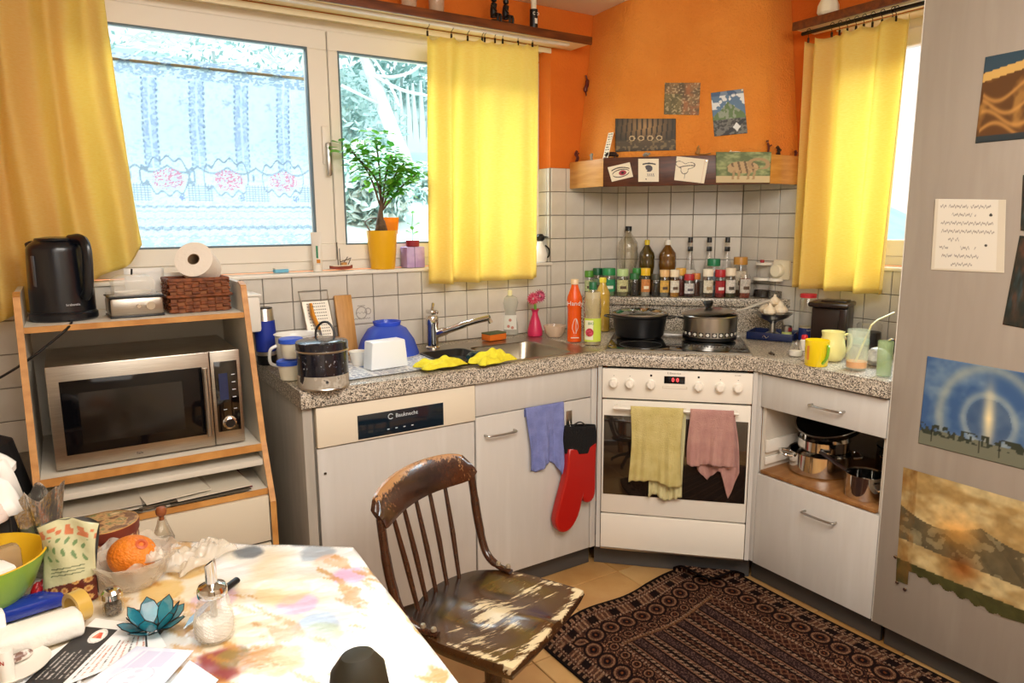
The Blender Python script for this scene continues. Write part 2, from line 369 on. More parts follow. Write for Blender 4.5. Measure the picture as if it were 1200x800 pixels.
# curtains with clip hooks
M_cur = mat('yellow_curtain', '#fdeca2', .8, c2='#fae592', scale=60, stretch=(1, 1, 8), tl=.64, bump=.12, bscale=300)
def hook(parent, p, c):
    bm = new(); x, y, z = p
    d = Vector((1, 0, 0)) if c == 'n' else Vector((0, 1, 0))
    pts = [Vector(p)+d*a+Vector((0, 0, b)) for a, b in ((.000, -.004), (.001, .012), (.009, .022), (.008, .034), (-.002, .038), (-.008, .032))]
    tube(bm, smoothp(pts, 3), .0013, 5); box(bm, (x, y, z-.008), (.007, .007, .02), .001, seg=1)
    finish(bm, 'curtain_hook', M_darkmetal, parent)
def curtain(name, label, fn3, nu, nv, hooks, ax):
    t = T(name, label, 'curtain', hooks[0]); inv = -Vector(hooks[0])
    o = sh('cloth', fn3, nu, nv, M_cur, t, thick=.0012); o.location = inv
    for p in hooks:
        hook(t, p, ax)
    for o in t.children:
        if o.name.startswith('curtain_hook'): o.location = inv
    return t
def mid(u, v):
    x0 = -1.537-.015*v; x1 = -.99+.012*v; z = 2.232+.03*u-.012*abs(math.sin(u*9*PI))*(1-v)
    amp = (.018+.030*v)*(.65+.35*math.sin(u*7))
    y = -.10+amp*math.sin(u*4.3*2*PI+.5*math.sin(u*5)+.5*v)+.012*math.sin(u*23+v*2)*(1-v)
    return Vector((x0+(x1-x0)*(u+.010*math.sin(u*25)), y, z+(1.232-z)*v))
curtain('window_curtain', 'yellow curtain hanging over the right half of the sink window', mid, 150, 40, [(ony(q, 45, -.10).x, -.10, 2.246+.012*i/5) for i, q in enumerate((501, 529, 548, 565, 568, 580, 589, 607, 624))], 'n')
def right(u, v):
    y0 = -.815-.01*v; y1 = -1.262+.03*v; z = 2.235-.012*abs(math.sin(u*7*PI))*(1-v)+.01*u
    amp = .020+.026*v
    x = -.12+amp*math.sin(u*3.6*2*PI+.8*math.sin(u*6))+.010*math.sin(u*29)*(1-v)
    return Vector((x, y0+(y1-y0)*(u+.008*math.sin(u*22)), z+(1.195-z)*v))
curtain('window_curtain', 'yellow curtain hanging over the right-hand window by the hood', right, 130, 40, [(-.118, onx(q, 35, -.118).y, 2.245) for q in (948, 975, 984, 993, 1003, 1012, 1022, 1033, 1045, 1049)], 'e')
def left(u, v):
    # gathered and bunched: falls in deep folds, the hem swept up onto the kettle
    x0 = -3.22; x1 = -2.672+.055*v**1.5; ztop = 2.26
    zb = 1.205+.215*max(0, (u-.45)/.55)**1.3+.09*max(0, 1-abs(u-.62)/.14)*0+.012*math.sin(u*19)
    amp = .022+.016*v
    y = -.105+amp*math.sin(u*5.2*2*PI+1.0*v+.5*math.sin(v*5))+.010*math.sin(v*11+u*17)*v+.006*math.sin(u*61)*(1-v)
    return Vector((x0+(x1-x0)*(u+.010*math.sin(u*20+v*3)), y, ztop+(zb-ztop)*v))
curtain('window_curtain', 'deeply folded yellow curtain gathered at the far left behind the kettle', left, 150, 70, [(-3.2+i*.075, -.13, 2.272) for i in range(8)], 'n')
# ------------------------------------------------------------ outside the window
M_snow = mat('pale_ground', '#bcd4ce', .9, c2='#d4e2de', scale=2.5, contrast=.2)  # ground and bark kept pale: the outdoor overexposure is put into the colours
M_lf = mat('frosty_leaves', '#9fc3bb', .8, c2='#b9d8d0', scale=4)  # leaf green washed out to cyan, overexposure put into the colour
M_lf2 = mat('pale_leaves', '#c3dcd6', .8)
M_bark = mat('pale_bark', '#d9dedb', .9, c2='#bcc6c2', scale=8)
bm = new()
sheet(bm, lambda u, v: Vector((-6+12*u, .9+9*v, .9+3.2*v**.75+.12*math.sin(u*17+v*9)*v)), 40, 40)
struct(finish(bm, 'garden_slope', M_snow))
def leafcloud(bm, c, r, n, s):
    for _ in range(n):
        d = Vector((random.gauss(0, 1), random.gauss(0, 1), random.gauss(0, 1))).normalized()*r*random.random()**.4
        p = Vector(c)+Vector((d.x, d.y*.7, d.z)); a = Vector((random.gauss(0, 1), random.gauss(0, 1), random.gauss(0, 1))).normalized(); b = a.orthogonal().normalized()
        q = s*random.uniform(.5, 1.2); bm.faces.new([bm.verts.new(p+a*q), bm.verts.new(p+b*q*.5), bm.verts.new(p-a*q), bm.verts.new(p-b*q*.5)])
ft = T('picket_fence', 'pale picket fence on the slope outside the small window', 'fence', ony(468, 170, 3.6)); inv = -Vector(ft.location)
fp = [ony(u, v, 3.6) for u, v in ((425, 175), (445, 163), (500, 138), (560, 112))]
bm = new(); box(bm, (0, 0, .33), (.085, .03, .66)); 
for v in bm.verts:
    if v.co.z > .5: v.co.x *= .15; v.co.z += .06
for v in bm.verts: v.co.z = v.co.z
pk = bpy.data.meshes.new('picket'); bm.to_mesh(pk); bm.free(); M_fence = mat('weathered_fence', '#dbe4e0', .8); pk.materials.append(M_fence)  # fence tone bleached too, bright daylight put into its colour
for i in range(11):
    P = ony(437+i*7.2, 170-i*3.6, 3.6); link('picket', pk, ft, P+inv-Vector((0, 0, .35)), (0, random.uniform(-.04, .04), 0))
for dz in (.02, -.24):
    a = ony(430, 175, 3.66); b = ony(520, 130, 3.66); o = tb('rail', [a+Vector((0, 0, dz)), b+Vector((0, 0, dz))], .03, M_fence, ft, 6); o.location = inv
tr = T('tree', 'pale leaning tree trunk with bare branches outside the small window', 'tree', ony(478, 235, 2.6)); inv = -Vector(tr.location)
def br(pts, r, n): o = tb(n, smoothp([ony(u, v, y) for u, v, y in pts], 5), r, M_bark, tr, 8); o.location = inv
br([(490, 245, 2.6), (470, 180, 2.65), (445, 115, 2.7), (425, 60, 2.8), (412, 20, 2.9)], [.075]*6+[.06]*6+[.045]*9, 'trunk')
for pts in ([(437, 88, 2.7), (460, 90, 2.6), (482, 84, 2.6), (500, 70, 2.5)], [(437, 88, 2.7), (470, 105, 2.5), (500, 112, 2.5)], [(424, 62, 2.8), (440, 72, 2.7), (462, 110, 2.6), (468, 125, 2.6)], [(450, 125, 2.7), (420, 110, 2.6), (400, 100, 2.6)]):
    br(pts, .012, 'branch')
for k in range(16):
    u0, v0 = random.uniform(130, 350), random.uniform(36, 70); pts = [(u0+i*18, v0+random.uniform(-12, 12), 3.2) for i in range(5)]; br(pts, .008, 'branch')
for i, (u, v, y, r, lab) in enumerate(((470, 85, 6, 1.15, 'dense pale evergreen crown behind the picket fence'), (430, 225, 1.9, .33, 'low bush just outside the small window beneath the leaning trunk'), (505, 240, 2.3, .33, 'low bush behind the potted plant, outside the glass'), (410, 150, 3.2, .5, 'loose shrub left of the leaning trunk outside'), (250, 60, 7, 1.5, 'wide pale bush above the lace curtain, outside'))):
    bm = new(); leafcloud(bm, (0, 0, 0), r, 1500, .05 if i else .09); o = finish(bm, 'foliage', M_lf if i in (0, 4) else M_lf2, smooth=False)
    P = ony(u, v, y); q = T('garden_bush', lab, 'bush', (P.x, P.y, P.z-r*.9)); o.parent = q; o.location = (0, 0, r*.9); o['kind'] = 'stuff'
    tb('stem', [(0, 0, -1.2), (.03, 0, .0), (0, 0, r*.9)], .02, M_bark, q, 5)
# lace café curtain outside the left pane
def lace(U, V):
    im = np.ones(U.shape+(3,))*H('#9fa9a9'); n = vn(U*150, V*150, 3); A = H('#6b7689')
    top = V > .90; im = paint(im, (top & (n > .45))*.8, A)
    s = (U*8+.12*np.sin(V*3)) % 1; st = (np.abs(s-.5) < .15) & (np.abs(s-.5) > .02) & (V > .44) & (V < .9)
    im = paint(im, (st*(.35+.65*(n > .5)))*.75, '#68749a')
    im = paint(im, ((np.abs(np.abs(s-.5)-.15) < .022) & (np.sin(V*220) > -.2) & (V > .44) & (V < .9))*.7, '#46536f')
    d = np.hypot(((U*8) % 1-.0)*1.0-.03, (V-.79)*9); im = paint(im, ((d < .22) & (n > .5))*.8, '#7c8490')
    cx = (U*6) % 1; im = paint(im, ((np.abs(V-(.455-.035*np.abs(np.sin(U*6*PI*2)))) < .006))*.8, '#4c586c')
    tree = np.hypot((cx-.5)*1.0, (V-.385)*4.6) < .26; nn = vn(U*260, V*200, 9)
    im = paint(im, (tree & (nn > .52)), '#9c3c5c'); im = paint(im, (tree & (nn < .3))*.7, '#8a86ac')
    cl = np.abs(np.hypot((cx-.5)*1.0, (V-.40)*4.3)-.40+.05*np.sin(U*180)) < .022; im = paint(im, cl*.95, '#4f5b70')
    h = ((cx < .22) | (cx > .80)) & (V > .27) & (V < .36) & ((V*160 % 1 < .3) | (U*110 % 1 < .25)); im = paint(im, h*.95, '#565c74')
    fig = (np.hypot((cx-.72)*1.6, (V-.29)*5) < .10) & (nn > .4); im = paint(im, fig, '#4a5288')
    for c, a in ((.235, .012), (.21, .004), (.17, .004), (.12, .02), (.075, .004)):
        im = paint(im, (np.abs(V-c-.008*np.abs(np.sin(U*110))) < a*.5)*(.5+.5*(n > .45))*.95, '#4d5870')
    im = paint(im, ((V < .11) & (V > .02) & (np.sin(U*90)*.03+.07 > V) & (n > .4))*.6, '#6d7a8c')
    im = paint(im, (n > .7)*.4, '#7b90a8'); return im
lc = T('lace_curtain', 'white lace café curtain with houses and trees hung outside the big pane', 'curtain', (-2.3, .24, 2.085))
M_lace = mat('lace', attr=1, rough=.9, tl=.6, alpha=.86)
printed('lace_cloth', lambda u, v: Vector((-.95+1.31*u, .008*math.sin(u*60)*v, -.70+.72*v)), lace, 400, 240, M_lace, lc)
tb('rod', [(-.95, .0, .0), (.38, .0, -.004)], .006, mat('brass', '#9a8a70', .4, .6), lc, 8)
bx('rod_bracket', (.38, .0, -.015), (.03, .03, .05), mat('cream_metal', '#e8dcb8', .5), lc, bev=.004)
# ------------------------------------------------------------ fitted kitchen
ZB = .905; CC = 1.033
wt = T('worktop', 'speckled granite worktop running round the corner under sink and hob', 'worktop', (-1.03, -.6, ZB))
WB = -Vector(wt.location)
sx0, sx1, sy0, sy1 = -1.70, -1.115, -.565, -.185     # cut-out for the bowls
bm = new()
for poly in ([(-2.26, -.6), (sx0, -.6), (sx0, 0), (-2.26, 0)], [(sx0, -.6), (sx1, -.6), (sx1, sy0), (sx0, sy0)], [(sx0, sy1), (sx1, sy1), (sx1, 0), (sx0, 0)],
             [(sx1, -.6), (-CC, -.6), (-.6, -CC), (-.6, -1.555), (0, -1.555), (0, -.436), (-.436, 0), (sx1, 0)]):
    prism(bm, poly, ZB, ZT-.001)
fr = finish(bm, 'slab', M_granite, wt, smooth=False); fr.location = WB
# rounded nosing along the front
bm = new(); prof = [(0, .0), (0, ZT-ZB-.014), (.004, ZT-ZB-.005), (.014, ZT-ZB), (.034, ZT-ZB), (.034, 0)]
path = [(-2.26, -.6), (-CC, -.6), (-.6, -CC), (-.6, -1.556)]; dirs = [(0, 1), (math.sin(PI/8)/math.cos(PI/8), 1), (1, math.tan(PI/8)), (1, 0)]
rings = [[bm.verts.new((x+dx*a, y+dy*a, ZB+b)) for a, b in prof] for (x, y), (dx, dy) in zip(path, dirs)]
for r0, r1 in zip(rings, rings[1:]):
    for k in range(len(prof)-1): bm.faces.new((r0[k], r1[k], r1[k+1], r0[k+1]))
bm.faces.new(rings[0]); bm.faces.new(rings[-1][::-1])
bmesh.ops.recalc_face_normals(bm, faces=bm.faces)
for v in bm.verts: v.co.x -= .0; v.co.y -= .0
o = finish(bm, 'front_edge', M_granite, wt, ang=50); o.location = WB+Vector((-.0015, -.0015, .0008))
# granite ledge behind the hob
lg = T('spice_ledge', 'raised granite ledge across the corner behind the hob', 'ledge', (-.30, -.30, ZT)); inv = -Vector(lg.location)
bm = new(); prism(bm, [(-.715, -.001), (-.001, -.715), (-.001, -.437), (-.437, -.001)], ZT, 1.085); o = finish(bm, 'upstand', M_granite, lg, smooth=False); o.location = inv
bm = new(); prism(bm, [(-.745, -.002), (-.002, -.745), (-.002, -.438), (-.438, -.002)], 1.086, 1.125, .004); o = finish(bm, 'shelf_slab', M_granite, lg); o.location = inv
def handle(parent, p, ax, wd, inv):
    """bow handle centred on p; ax 'n' on a face looking to -y, 'e' on a face looking to -x"""
    f = (lambda a, d, z: Vector((p[0]+a, p[1]-d, p[2]+z))) if ax == 'n' else (lambda a, d, z: Vector((p[0]-d, p[1]-a, p[2]+z)))
    h = wd/2; pts = smoothp([f(-h, 0, 0), f(-h, .018, 0), f(-h*.9, .026, 0), f(0, .030, 0), f(h*.9, .026, 0), f(h, .018, 0), f(h, 0, 0)], 4)
    bm = new(); tube(bm, pts, .0042, 8); 
    for s in (-1, 1): lathe(bm, [(0, 0), (.008, 0), (.008, .003), (0, .003)], 10, c=(0, 0, 0)) if 0 else None
    o = finish(bm, 'handle', M_steel, parent); o.location = inv; return o
def pb(n, c, s, m, t, bev=.0015, **k): return bx(n, (c[0]-t.location.x, c[1]-t.location.y, c[2]-t.location.z), s, m, t, bev=bev, **k)
# dishwasher
dw = T('dishwasher', 'built-in dishwasher with cream control strip left of the sink', 'dishwasher', (-1.915, -.58, 0))
pb('body', (-1.9155, -.285, .50), (.59, .55, .79), M_carcass, dw)
pb('control_panel', (-1.9155, -.575, .831), (.593, .030, .136), mat('cream_panel', '#e8dcc6', .35), dw, bev=.003)
pb('door_panel', (-1.9155, -.570, .432), (.593, .020, .652), M_front, dw, bev=.003)
pb('display', (-1.913, -.5905, .811), (.322, .0015, .083), mat('display_navy', '#10202c', .1, coat=.3), dw, bev=.0003)
mt = mat('panel_print', '#cfd6da', .6)
d = Vector(dw.location)
text('lettering', 'Bauknecht', .020, mt, dw, Vector((-1.895, -.5916, .833))-d, (PI/2, 0, 0))
tbm = new(); tube(tbm, [(.009*math.cos(a), 0, .009*math.sin(a)) for a in np.linspace(.6, 5.6, 14)], .0015, 5); finish(tbm, 'emblem', mt, dw, Vector((-1.955, -.5918, .833))-d)
for i in range(4): bx('button_mark', Vector((-1.965+i*.030, -.5915, .789))-d, (.008, .001, .003), mt, dw)
pb('side_panel', (-2.237, -.290, .505), (.032, .575, .80), mat('end_panel', '#a8a196', .5, c2='#b5ada1', scale=6, stretch=(4, 4, .5)), dw)
pb('plinth', (-1.9155, -.515, .05), (.593, .016, .095), M_plinth, dw)
pb('catch', (-2.19, -.583, .672), (.008, .006, .006), M_darkmetal, dw, bev=.001)
# sink cabinet
sc = T('sink_cabinet', 'pale wood-grain base cabinet with one door under the sink', 'cabinet', (-1.34, -.58, 0))
bm = new(); L0 = Vector(sc.location)
for c, s in (((-1.605, -.29, .5), (.016, .54, .79)), ((-1.07, -.29, .5), (.016, .54, .79)), ((-1.34, -.29, .113), (.51, .54, .016)), ((-1.34, -.028, .5), (.51, .012, .79))): box(bm, Vector(c)-L0, s)
finish(bm, 'carcass', M_carcass, sc, smooth=False)
pb('false_drawer_front', (-1.338, -.570, .837), (.549, .02, .126), M_front, sc, bev=.003)
d1 = pb('door', (-1.338, -.570, .438), (.549, .02, .664), M_front, sc, bev=.003); handle(d1, (-1.510, -.58, .697), 'n', .13, -L0)
pb('corner_strip', (-1.045, -.572, .503), (.030, .016, .796), M_front, sc)
pb('plinth', (-1.318, -.515, .05), (.60, .016, .095), M_plinth, sc)
# oven across the corner
ov = T('oven', 'white built-in oven set across the corner with knobs and a towel rail', 'oven', (-.8025-.003, -.8025-.003, 0), -PI/4)
M_ovw = mat('oven_enamel', '#f0e9dc', .28)
bx('body', (0, .27, .5), (.56, .50, .78), mat('oven_grey', '#77736d', .6), ov)
bx('control_panel', (0, -.002, .832), (.592, .024, .124), M_ovw, ov, bev=.003)
od = bx('door', (0, .0, .515), (.590, .020, .494), M_ovw, ov, bev=.003)
bx('glass', (0, -.0112, .524), (.574, .004, .344), mat('oven_glass', '#1a1512', .03, coat=1, spec=.9), od, bev=.001)
bm = new(); tube(bm, [(-.246, -.045, .738), (.244, -.045, .738)], .011, 12, flat=.7); box(bm, (-.232, -.026, .738), (.018, .04, .016), .003); box(bm, (.230, -.026, .738), (.018, .04, .016), .003); finish(bm, 'rail', M_ovw, od)
bx('drawer', (0, -.001, .184), (.590, .022, .156), M_ovw, ov, bev=.004); bx('drawer_trim', (0, -.014, .109), (.588, .006, .008), M_steel, ov, bev=.001)
for s in (-1, 1): bx('corner_filler', (s*.3065, .002, .503), (.017, .014, .796), M_front, ov)
bx('plinth', (0, .066, .05), (.655, .016, .095), M_plinth, ov)
M_kn = mat('knob_white', '#f6efe2', .3)
for a in (-.249, -.184, -.099, .088, .172, .24):
    bm = new(); lathe(bm, [(0, .028), (.012, .028), (.0165, .024), (.0175, .004), (.021, .002), (.021, 0), (0, 0)], 28); box(bm, (0, 0, .027), (.006, .030, .005), .001)
    k = finish(bm, 'knob', M_kn, ov, (a, -.0145, .836), (PI/2, .2*a*10, 0))
    bx('knob_mark', (a, -.0147, .866 if abs(a) > .12 else .872), (.003, .001, .003) if abs(a) > .12 else (.008, .001, .008), M_black if abs(a) < .12 else mat('grey_print', '#8b857c', .6), ov)
bx('clock_window', (-.006, -.0148, .857), (.082, .002, .030), M_blackgl, ov)
for i, a in enumerate((-.012, .006)): text('clock_digit', '0', .022, mat('red_led', '#ff4040', .4, emis=2.2), ov, (a, -.0162, .857), (PI/2, 0, 0))
bx('button_strip', (-.004, -.0147, .826), (.098, .0012, .010), mat('strip_cream', '#d9cfbb', .4), ov); bx('strip_inlay', (-.004, -.0155, .826), (.092, .0006, .006), M_ovw, ov)
text('lettering', 'E Electrolux', .011, mat('grey_print', '#8b857c', .6), ov, (-.008, -.0146, .884), (PI/2, 0, 0))
text('model_lettering', 'EH G400', .006, mat('grey_print'), ov, (.238, -.0146, .885), (PI/2, 0, 0))
# drawer cabinet on the right with an open compartment
dc = T('drawer_cabinet', 'base cabinet right of the oven with two drawers and an open pan shelf', 'cabinet', (-.58, -1.30, 0)); L0 = Vector(dc.location)
bm = new()
for c, s in (((-.29, -1.052, .5), (.54, .016, .79)), ((-.29, -1.545, .5), (.54, .016, .79)), ((-.03, -1.298, .5), (.016, .48, .79)), ((-.29, -1.298, .113), (.54, .48, .016)), ((-.29, -1.298, .765), (.54, .478, .012))): box(bm, Vector(c)-L0, s)
finish(bm, 'carcass', M_carcass, dc, smooth=False)
pb('filler_strip', (-.572, -1.032, .503), (.016, .026, .796), M_front, dc)
dr = pb('drawer', (-.57, -1.299, .829), (.02, .505, .134), M_front, dc, bev=.003); handle(dr, (-.58, -1.335, .822), 'e', .127, -L0)
dr = pb('drawer', (-.57, -1.299, .294), (.02, .505, .385), M_front, dc, bev=.003); handle(dr, (-.58, -1.335, .407), 'e', .127, -L0)
pb('pan_shelf', (-.325, -1.298, .497), (.505, .478, .014), mat('shelf_brown', '#9a6b3c', .4, c2='#87582c', scale=6, stretch=(1, 5, 1)), dc)
pb('runner', (-.32, -1.068, .60), (.48, .010, .05), M_white, dc); pb('runner', (-.32, -1.067, .54), (.48, .008, .03), M_white, dc)
pb('plinth', (-.515, -1.28, .05), (.016, .56, .095), M_plinth, dc)
# tall cupboard
tc = T('tall_cupboard', 'tall pale cupboard at the right edge with photographs taped to its door', 'cupboard', (-.58, -1.87, 0))
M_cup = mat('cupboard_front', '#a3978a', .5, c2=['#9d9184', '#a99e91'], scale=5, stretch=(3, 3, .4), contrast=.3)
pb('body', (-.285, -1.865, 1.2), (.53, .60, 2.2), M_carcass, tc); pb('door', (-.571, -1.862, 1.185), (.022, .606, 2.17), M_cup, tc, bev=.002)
pb('door_edge', (-.571, -1.5575, 1.185), (.0225, .002, 2.17), M_white, tc); pb('plinth', (-.515, -1.87, .05), (.016, .59, .095), M_plinth, tc)
# hob
hb = T('hob', 'black glass hob let into the granite across the corner', 'hob', (-.8165+.055*R2+.215*R2, -.8165+.055*R2+.215*R2, ZT), -PI/4)
bx('glass_top', (0, 0, .003), (.575, .46, .005), M_blackgl, hb, bev=.002); 
bm = new(); rect(bm, lambda p: Vector((p.x, p.z, p.y)), -.291, .291, -.234, .234, .006, .0005, .007, .001); finish(bm, 'steel_trim', M_steel, hb)
for a, b, r in ((-.15, -.09, .09), (.15, -.09, .072), (-.15, .115, .072), (.15, .115, .09)):
    bm = new(); tube(bm, [(a+r*math.cos(t), b+r*math.sin(t), .0058) for t in np.linspace(0, 2*PI, 41)], .0008, 4, cap=False); finish(bm, 'zone_ring', mat('ring_grey', '#55524e', .4), hb)
# sink
sk = T('sink', 'stainless steel sink with two bowls let into the granite', 'sink', (-1.36, -.36, ZT)); L0 = -Vector(sk.location)
def bowl(bm, x0, x1, y0, y1, dep, r=.05):
    def ring(ins, z, rr):
        out = []
        for cx, cy, a0 in ((x1-ins-rr, y1-ins-rr, 0), (x0+ins+rr, y1-ins-rr, PI/2), (x0+ins+rr, y0+ins+rr, PI), (x1-ins-rr, y0+ins+rr, 1.5*PI)):
            for k in range(6): a = a0+k*PI/10; out.append(bm.verts.new((cx+rr*math.cos(a), cy+rr*math.sin(a), z)))
        return out
    rs = [ring(-.006, ZT+.002, r), ring(0, ZT+.001, r), ring(.004, ZT-.01, r), ring(.015, ZT-dep*.85, r), ring(.035, ZT-dep, r*.7)]
    for a, b in zip(rs, rs[1:]):
        n = len(a)
        for i in range(n): bm.faces.new((a[i], b[i], b[(i+1) % n], a[(i+1) % n]))
    bm.faces.new(rs[-1])
M_sink = mat('sink_steel', '#a39b8c', .32, 1, bump=.05, bscale=40)
for a in ((-1.443, -1.125, -.555, -.205, .16), (-1.685, -1.472, -.53, -.215, .12)):
    bm = new(); bowl(bm, *a); bmesh.ops.recalc_face_normals(bm, faces=bm.faces)
    o = finish(bm, 'bowl', M_sink, sk); o.location = L0; q = o.modifiers.new('t', 'SOLIDIFY'); q.thickness = .001; q.offset = 0
    o2 = lt('drain', [(0, .001), (.018, .001), (.02, .004), (.024, .004), (.026, 0)], M_chrome, sk, 20); o2.location = Vector(((a[0]+a[1])/2, (a[2]+a[3])/2, ZT-a[4]+.001))+L0
bm = new()
for x0, x1, y0, y1 in ((-1.735, -1.685, -.578, -.10), (-1.125, -1.02, -.578, -.10), (-1.685, -1.125, -.215, -.10), (-1.685, -1.125, -.578, -.545), (-1.472, -1.443, -.545, -.215)):
    box(bm, ((x0+x1)/2, (y0+y1)/2, ZT+.0012), (x1-x0, y1-y0, .0024), .0008, seg=1)
o = finish(bm, 'rim', M_sink, sk); o.location = L0
bm = new()
for i in range(4): box(bm, (-1.04-.02*i*0-.0+.0, -.18-.09*i, ZT+.003), (.012, .05, .002), .0008, seg=1)
# faucet
fa = T('faucet', 'chrome mixer tap with a long swivel spout behind the sink', 'faucet', (-1.565, -.135, ZT+.0024)); L0 = Vector(fa.location)
lt('base', [(0, 0), (.030, 0), (.030, .006), (.025, .012), (.025, .10), (.027, .104), (.027, .135), (.024, .14), (0, .142)], M_chrome, fa)
e = ony(574, 372, -.33)-L0
tb('spout', smoothp([(.010, -.0, .058), (e.x*.33, e.y*.33, .058+(e.z-.058)*.33), (e.x*.66, e.y*.66, .058+(e.z-.058)*.70), (e.x, e.y, e.z)], 6), [.018]*5+[.0145]*6+[.012]*8, M_chrome, fa, 12)
tb('spout_tip', [(e.x-.004, e.y+.003, e.z-.004), (e.x+.004, e.y-.003, e.z-.022)], .009, M_chrome, fa, 12)
bm = new(); box(bm, (.0, .0, .155), (.034, .06, .018), .006); tube(bm, [(0, .0, .155), (.02, .03, .185)], .007, 8); finish(bm, 'lever', M_chrome, fa)
# extractor hood
hd = T('extractor_hood', 'orange plastered chimney hood with a wooden surround over the hob', 'hood', (-.30, -.30, 1.645)); L0 = -Vector(hd.location)
lo = [(-.70, -.003), (-.70, -.262), (-.235, -.727), (-.003, -.74)]
hi = [(-.605, -.003), (-.63, -.29), (-.225, -.695), (-.003, -.65)]
bm = new(); a = [bm.verts.new((x, y, 1.72)) for x, y in lo+[(-.003, -.44), (-.44, -.003)]]; b = [bm.verts.new((x, y, CEIL-.001)) for x, y in hi+[(-.003, -.44), (-.44, -.003)]]
n = len(a); ff = [bm.faces.new(a), bm.faces.new(b[::-1])]+[bm.faces.new((a[i], b[i], b[(i+1) % n], a[(i+1) % n])) for i in range(n)]
bmesh.ops.recalc_face_normals(bm, faces=bm.faces); bm.edges.ensure_lookup_table()
es = [e for e in bm.edges if abs(e.verts[0].co.z-e.verts[1].co.z) > .3 and any((abs(e.verts[0].co.x-q[0]) < 1e-4 and abs(e.verts[0].co.y-q[1]) < 1e-4) or (abs(e.verts[1].co.x-q[0]) < 1e-4 and abs(e.verts[1].co.y-q[1]) < 1e-4) for q in lo[1:3])]
bmesh.ops.bevel(bm, geom=es, offset=.05, segments=6, affect='EDGES', profile=.5)
o = finish(bm, 'plaster_body', M_orange, hd); o.location = L0
Z0, Z1 = 1.648, 1.772
M_lw = mat('light_wood', '#d3994f', .45, c2='#c4863c', scale=8, stretch=(1, 1, 7)); M_dw = mat('dark_wood_band', '#5a2c14', .4, c2='#44200d', scale=9, stretch=(1, 1, 8), bump=.05)
bm = new(); box(bm, (0, 0, 0), (.014, .256, Z1-Z0), .002); o = finish(bm, 'side_board', M_lw, hd); o.location = Vector((-.738, -.132, (Z0+Z1)/2))+L0
bm = new(); box(bm, (0, 0, 0), (.236, .014, Z1-Z0), .002); o = finish(bm, 'side_board', M_lw, hd); o.location = Vector((-.119, -.757, (Z0+Z1)/2))+L0
bm = new(); box(bm, (0, 0, 0), (.722, .014, Z1-Z0+.004), .002); o = finish(bm, 'front_board', M_dw, hd, rot=(0, 0, -PI/4)); o.location = Vector((-.4865, -.5085, (Z0+Z1)/2))+L0
bm = new(); prism(bm, [(-.73, -.002), (-.73, -.25), (-.235, -.745), (-.002, -.745), (-.002, -.44), (-.44, -.002)], 1.70, 1.712); o = finish(bm, 'filter_plate', mat('filter_grey', '#8f8b84', .4, .8), hd, smooth=False); o.location = L0
bm = new(); prism(bm, [(-.73, -.002), (-.73, -.25), (-.235, -.745), (-.002, -.745), (-.002, -.44), (-.44, -.002)], 1.755, 1.768); o = finish(bm, 'top_shelf', M_dw, hd, smooth=False); o.location = L0
# ------------------------------------------------------------ things on the ledge, hob and worktop
def dyed(name, color, rough=.4, **k): return mat(name, color, rough, **k)
LZ = 1.126
def rowspot(px, z, s):
    P = atz(px[0], s, z); d = P-CV; k = (400-px[2])/F; up = Vector((0, 0, 1)); d.z = z-CAM[2]; zz = (k*d.dot(cf)-d.dot(cu))/(up.dot(cu)-k*up.dot(cf))
    return P, .5*px[3]*d.dot(cf)/F, zz
def labelled(bm, r0, r1, z0, z1, a0=-1.2, a1=1.2, n=14, base=-PI/2):
    """a curved label wrapped on the side facing the room"""
    g = [[bm.verts.new((r*math.cos(base+a0+(a1-a0)*i/n), r*math.sin(base+a0+(a1-a0)*i/n), z)) for i in range(n+1)] for r, z in ((r0, z0), (r1, z1))]
    for i in range(n): bm.faces.new((g[0][i], g[0][i+1], g[1][i+1], g[1][i]))
def seed_fill(o): return o
def jar(px, cap, fill, lab, label, capc=None, square=False, bare=False, group='spice jars on the granite ledge', name='spice_jar', z=LZ, prt=None, caph=.24, dx=(0, 0)):
    P, r, h = rowspot(px, z, -.700 if dx == (0, 0) else -.640 if name == 'spice_jar' else -.60); t = T(name, label, 'jar', (P.x, P.y, z), FACE, group)
    hb = h*(1-caph) if not bare else h
    lt('glass', [(0, 0), (r*.85, 0), (r*.92, .003), (r*.92, hb*.86), (r*.72, hb*.98), (r*.72, hb)], M_clear, t, 20)
    fz = hb*.80
    lt('contents', [(0, .002), (r*.84, .002), (r*.86, .006), (r*.86, fz), (0, fz)], mat('fill_'+fill, fill, .8, c2='#%02x%02x%02x' % tuple(int(x*.55) for x in bytes.fromhex(fill[1:])), scale=260, contrast=.15), t, 16)
    if not bare: lt('lid', [(0, h), (r*.86, h), (r*.9, h-.003), (r*.9, hb-.002), (r*.78, hb-.002)], mat('lid_'+cap, cap, .38), t, 22, wob=lambda a: 1+.02*math.cos(a*2*PI*22))
    if lab:
        bm = new(); labelled(bm, r*.94, r*.94, hb*.22, hb*.80); finish(bm, 'label', mat('label_'+lab, lab, .6, c2='#%02x%02x%02x' % tuple(int(x*.86) for x in bytes.fromhex(lab[1:])), scale=120, contrast=.1), t)
        bm = new(); labelled(bm, r*.95, r*.95, hb*.36, hb*.50, -.5, .6, 6); finish(bm, 'label_print', mat('print_'+(prt or '#5a4636'), prt or '#5a4636', .6), t)
    return t
J = jar
J((713, 346, 314, 17), '#1f8a4d', '#7f9d6a', '#2f9464', 'spice jar with emerald lid and green label, leftmost on the ledge', prt='#e8efe0')
J((729, 346, 315, 15), '#b9d493', '#8e8a62', '#d8d59c', 'spice jar with pale lime lid and yellow-green label')
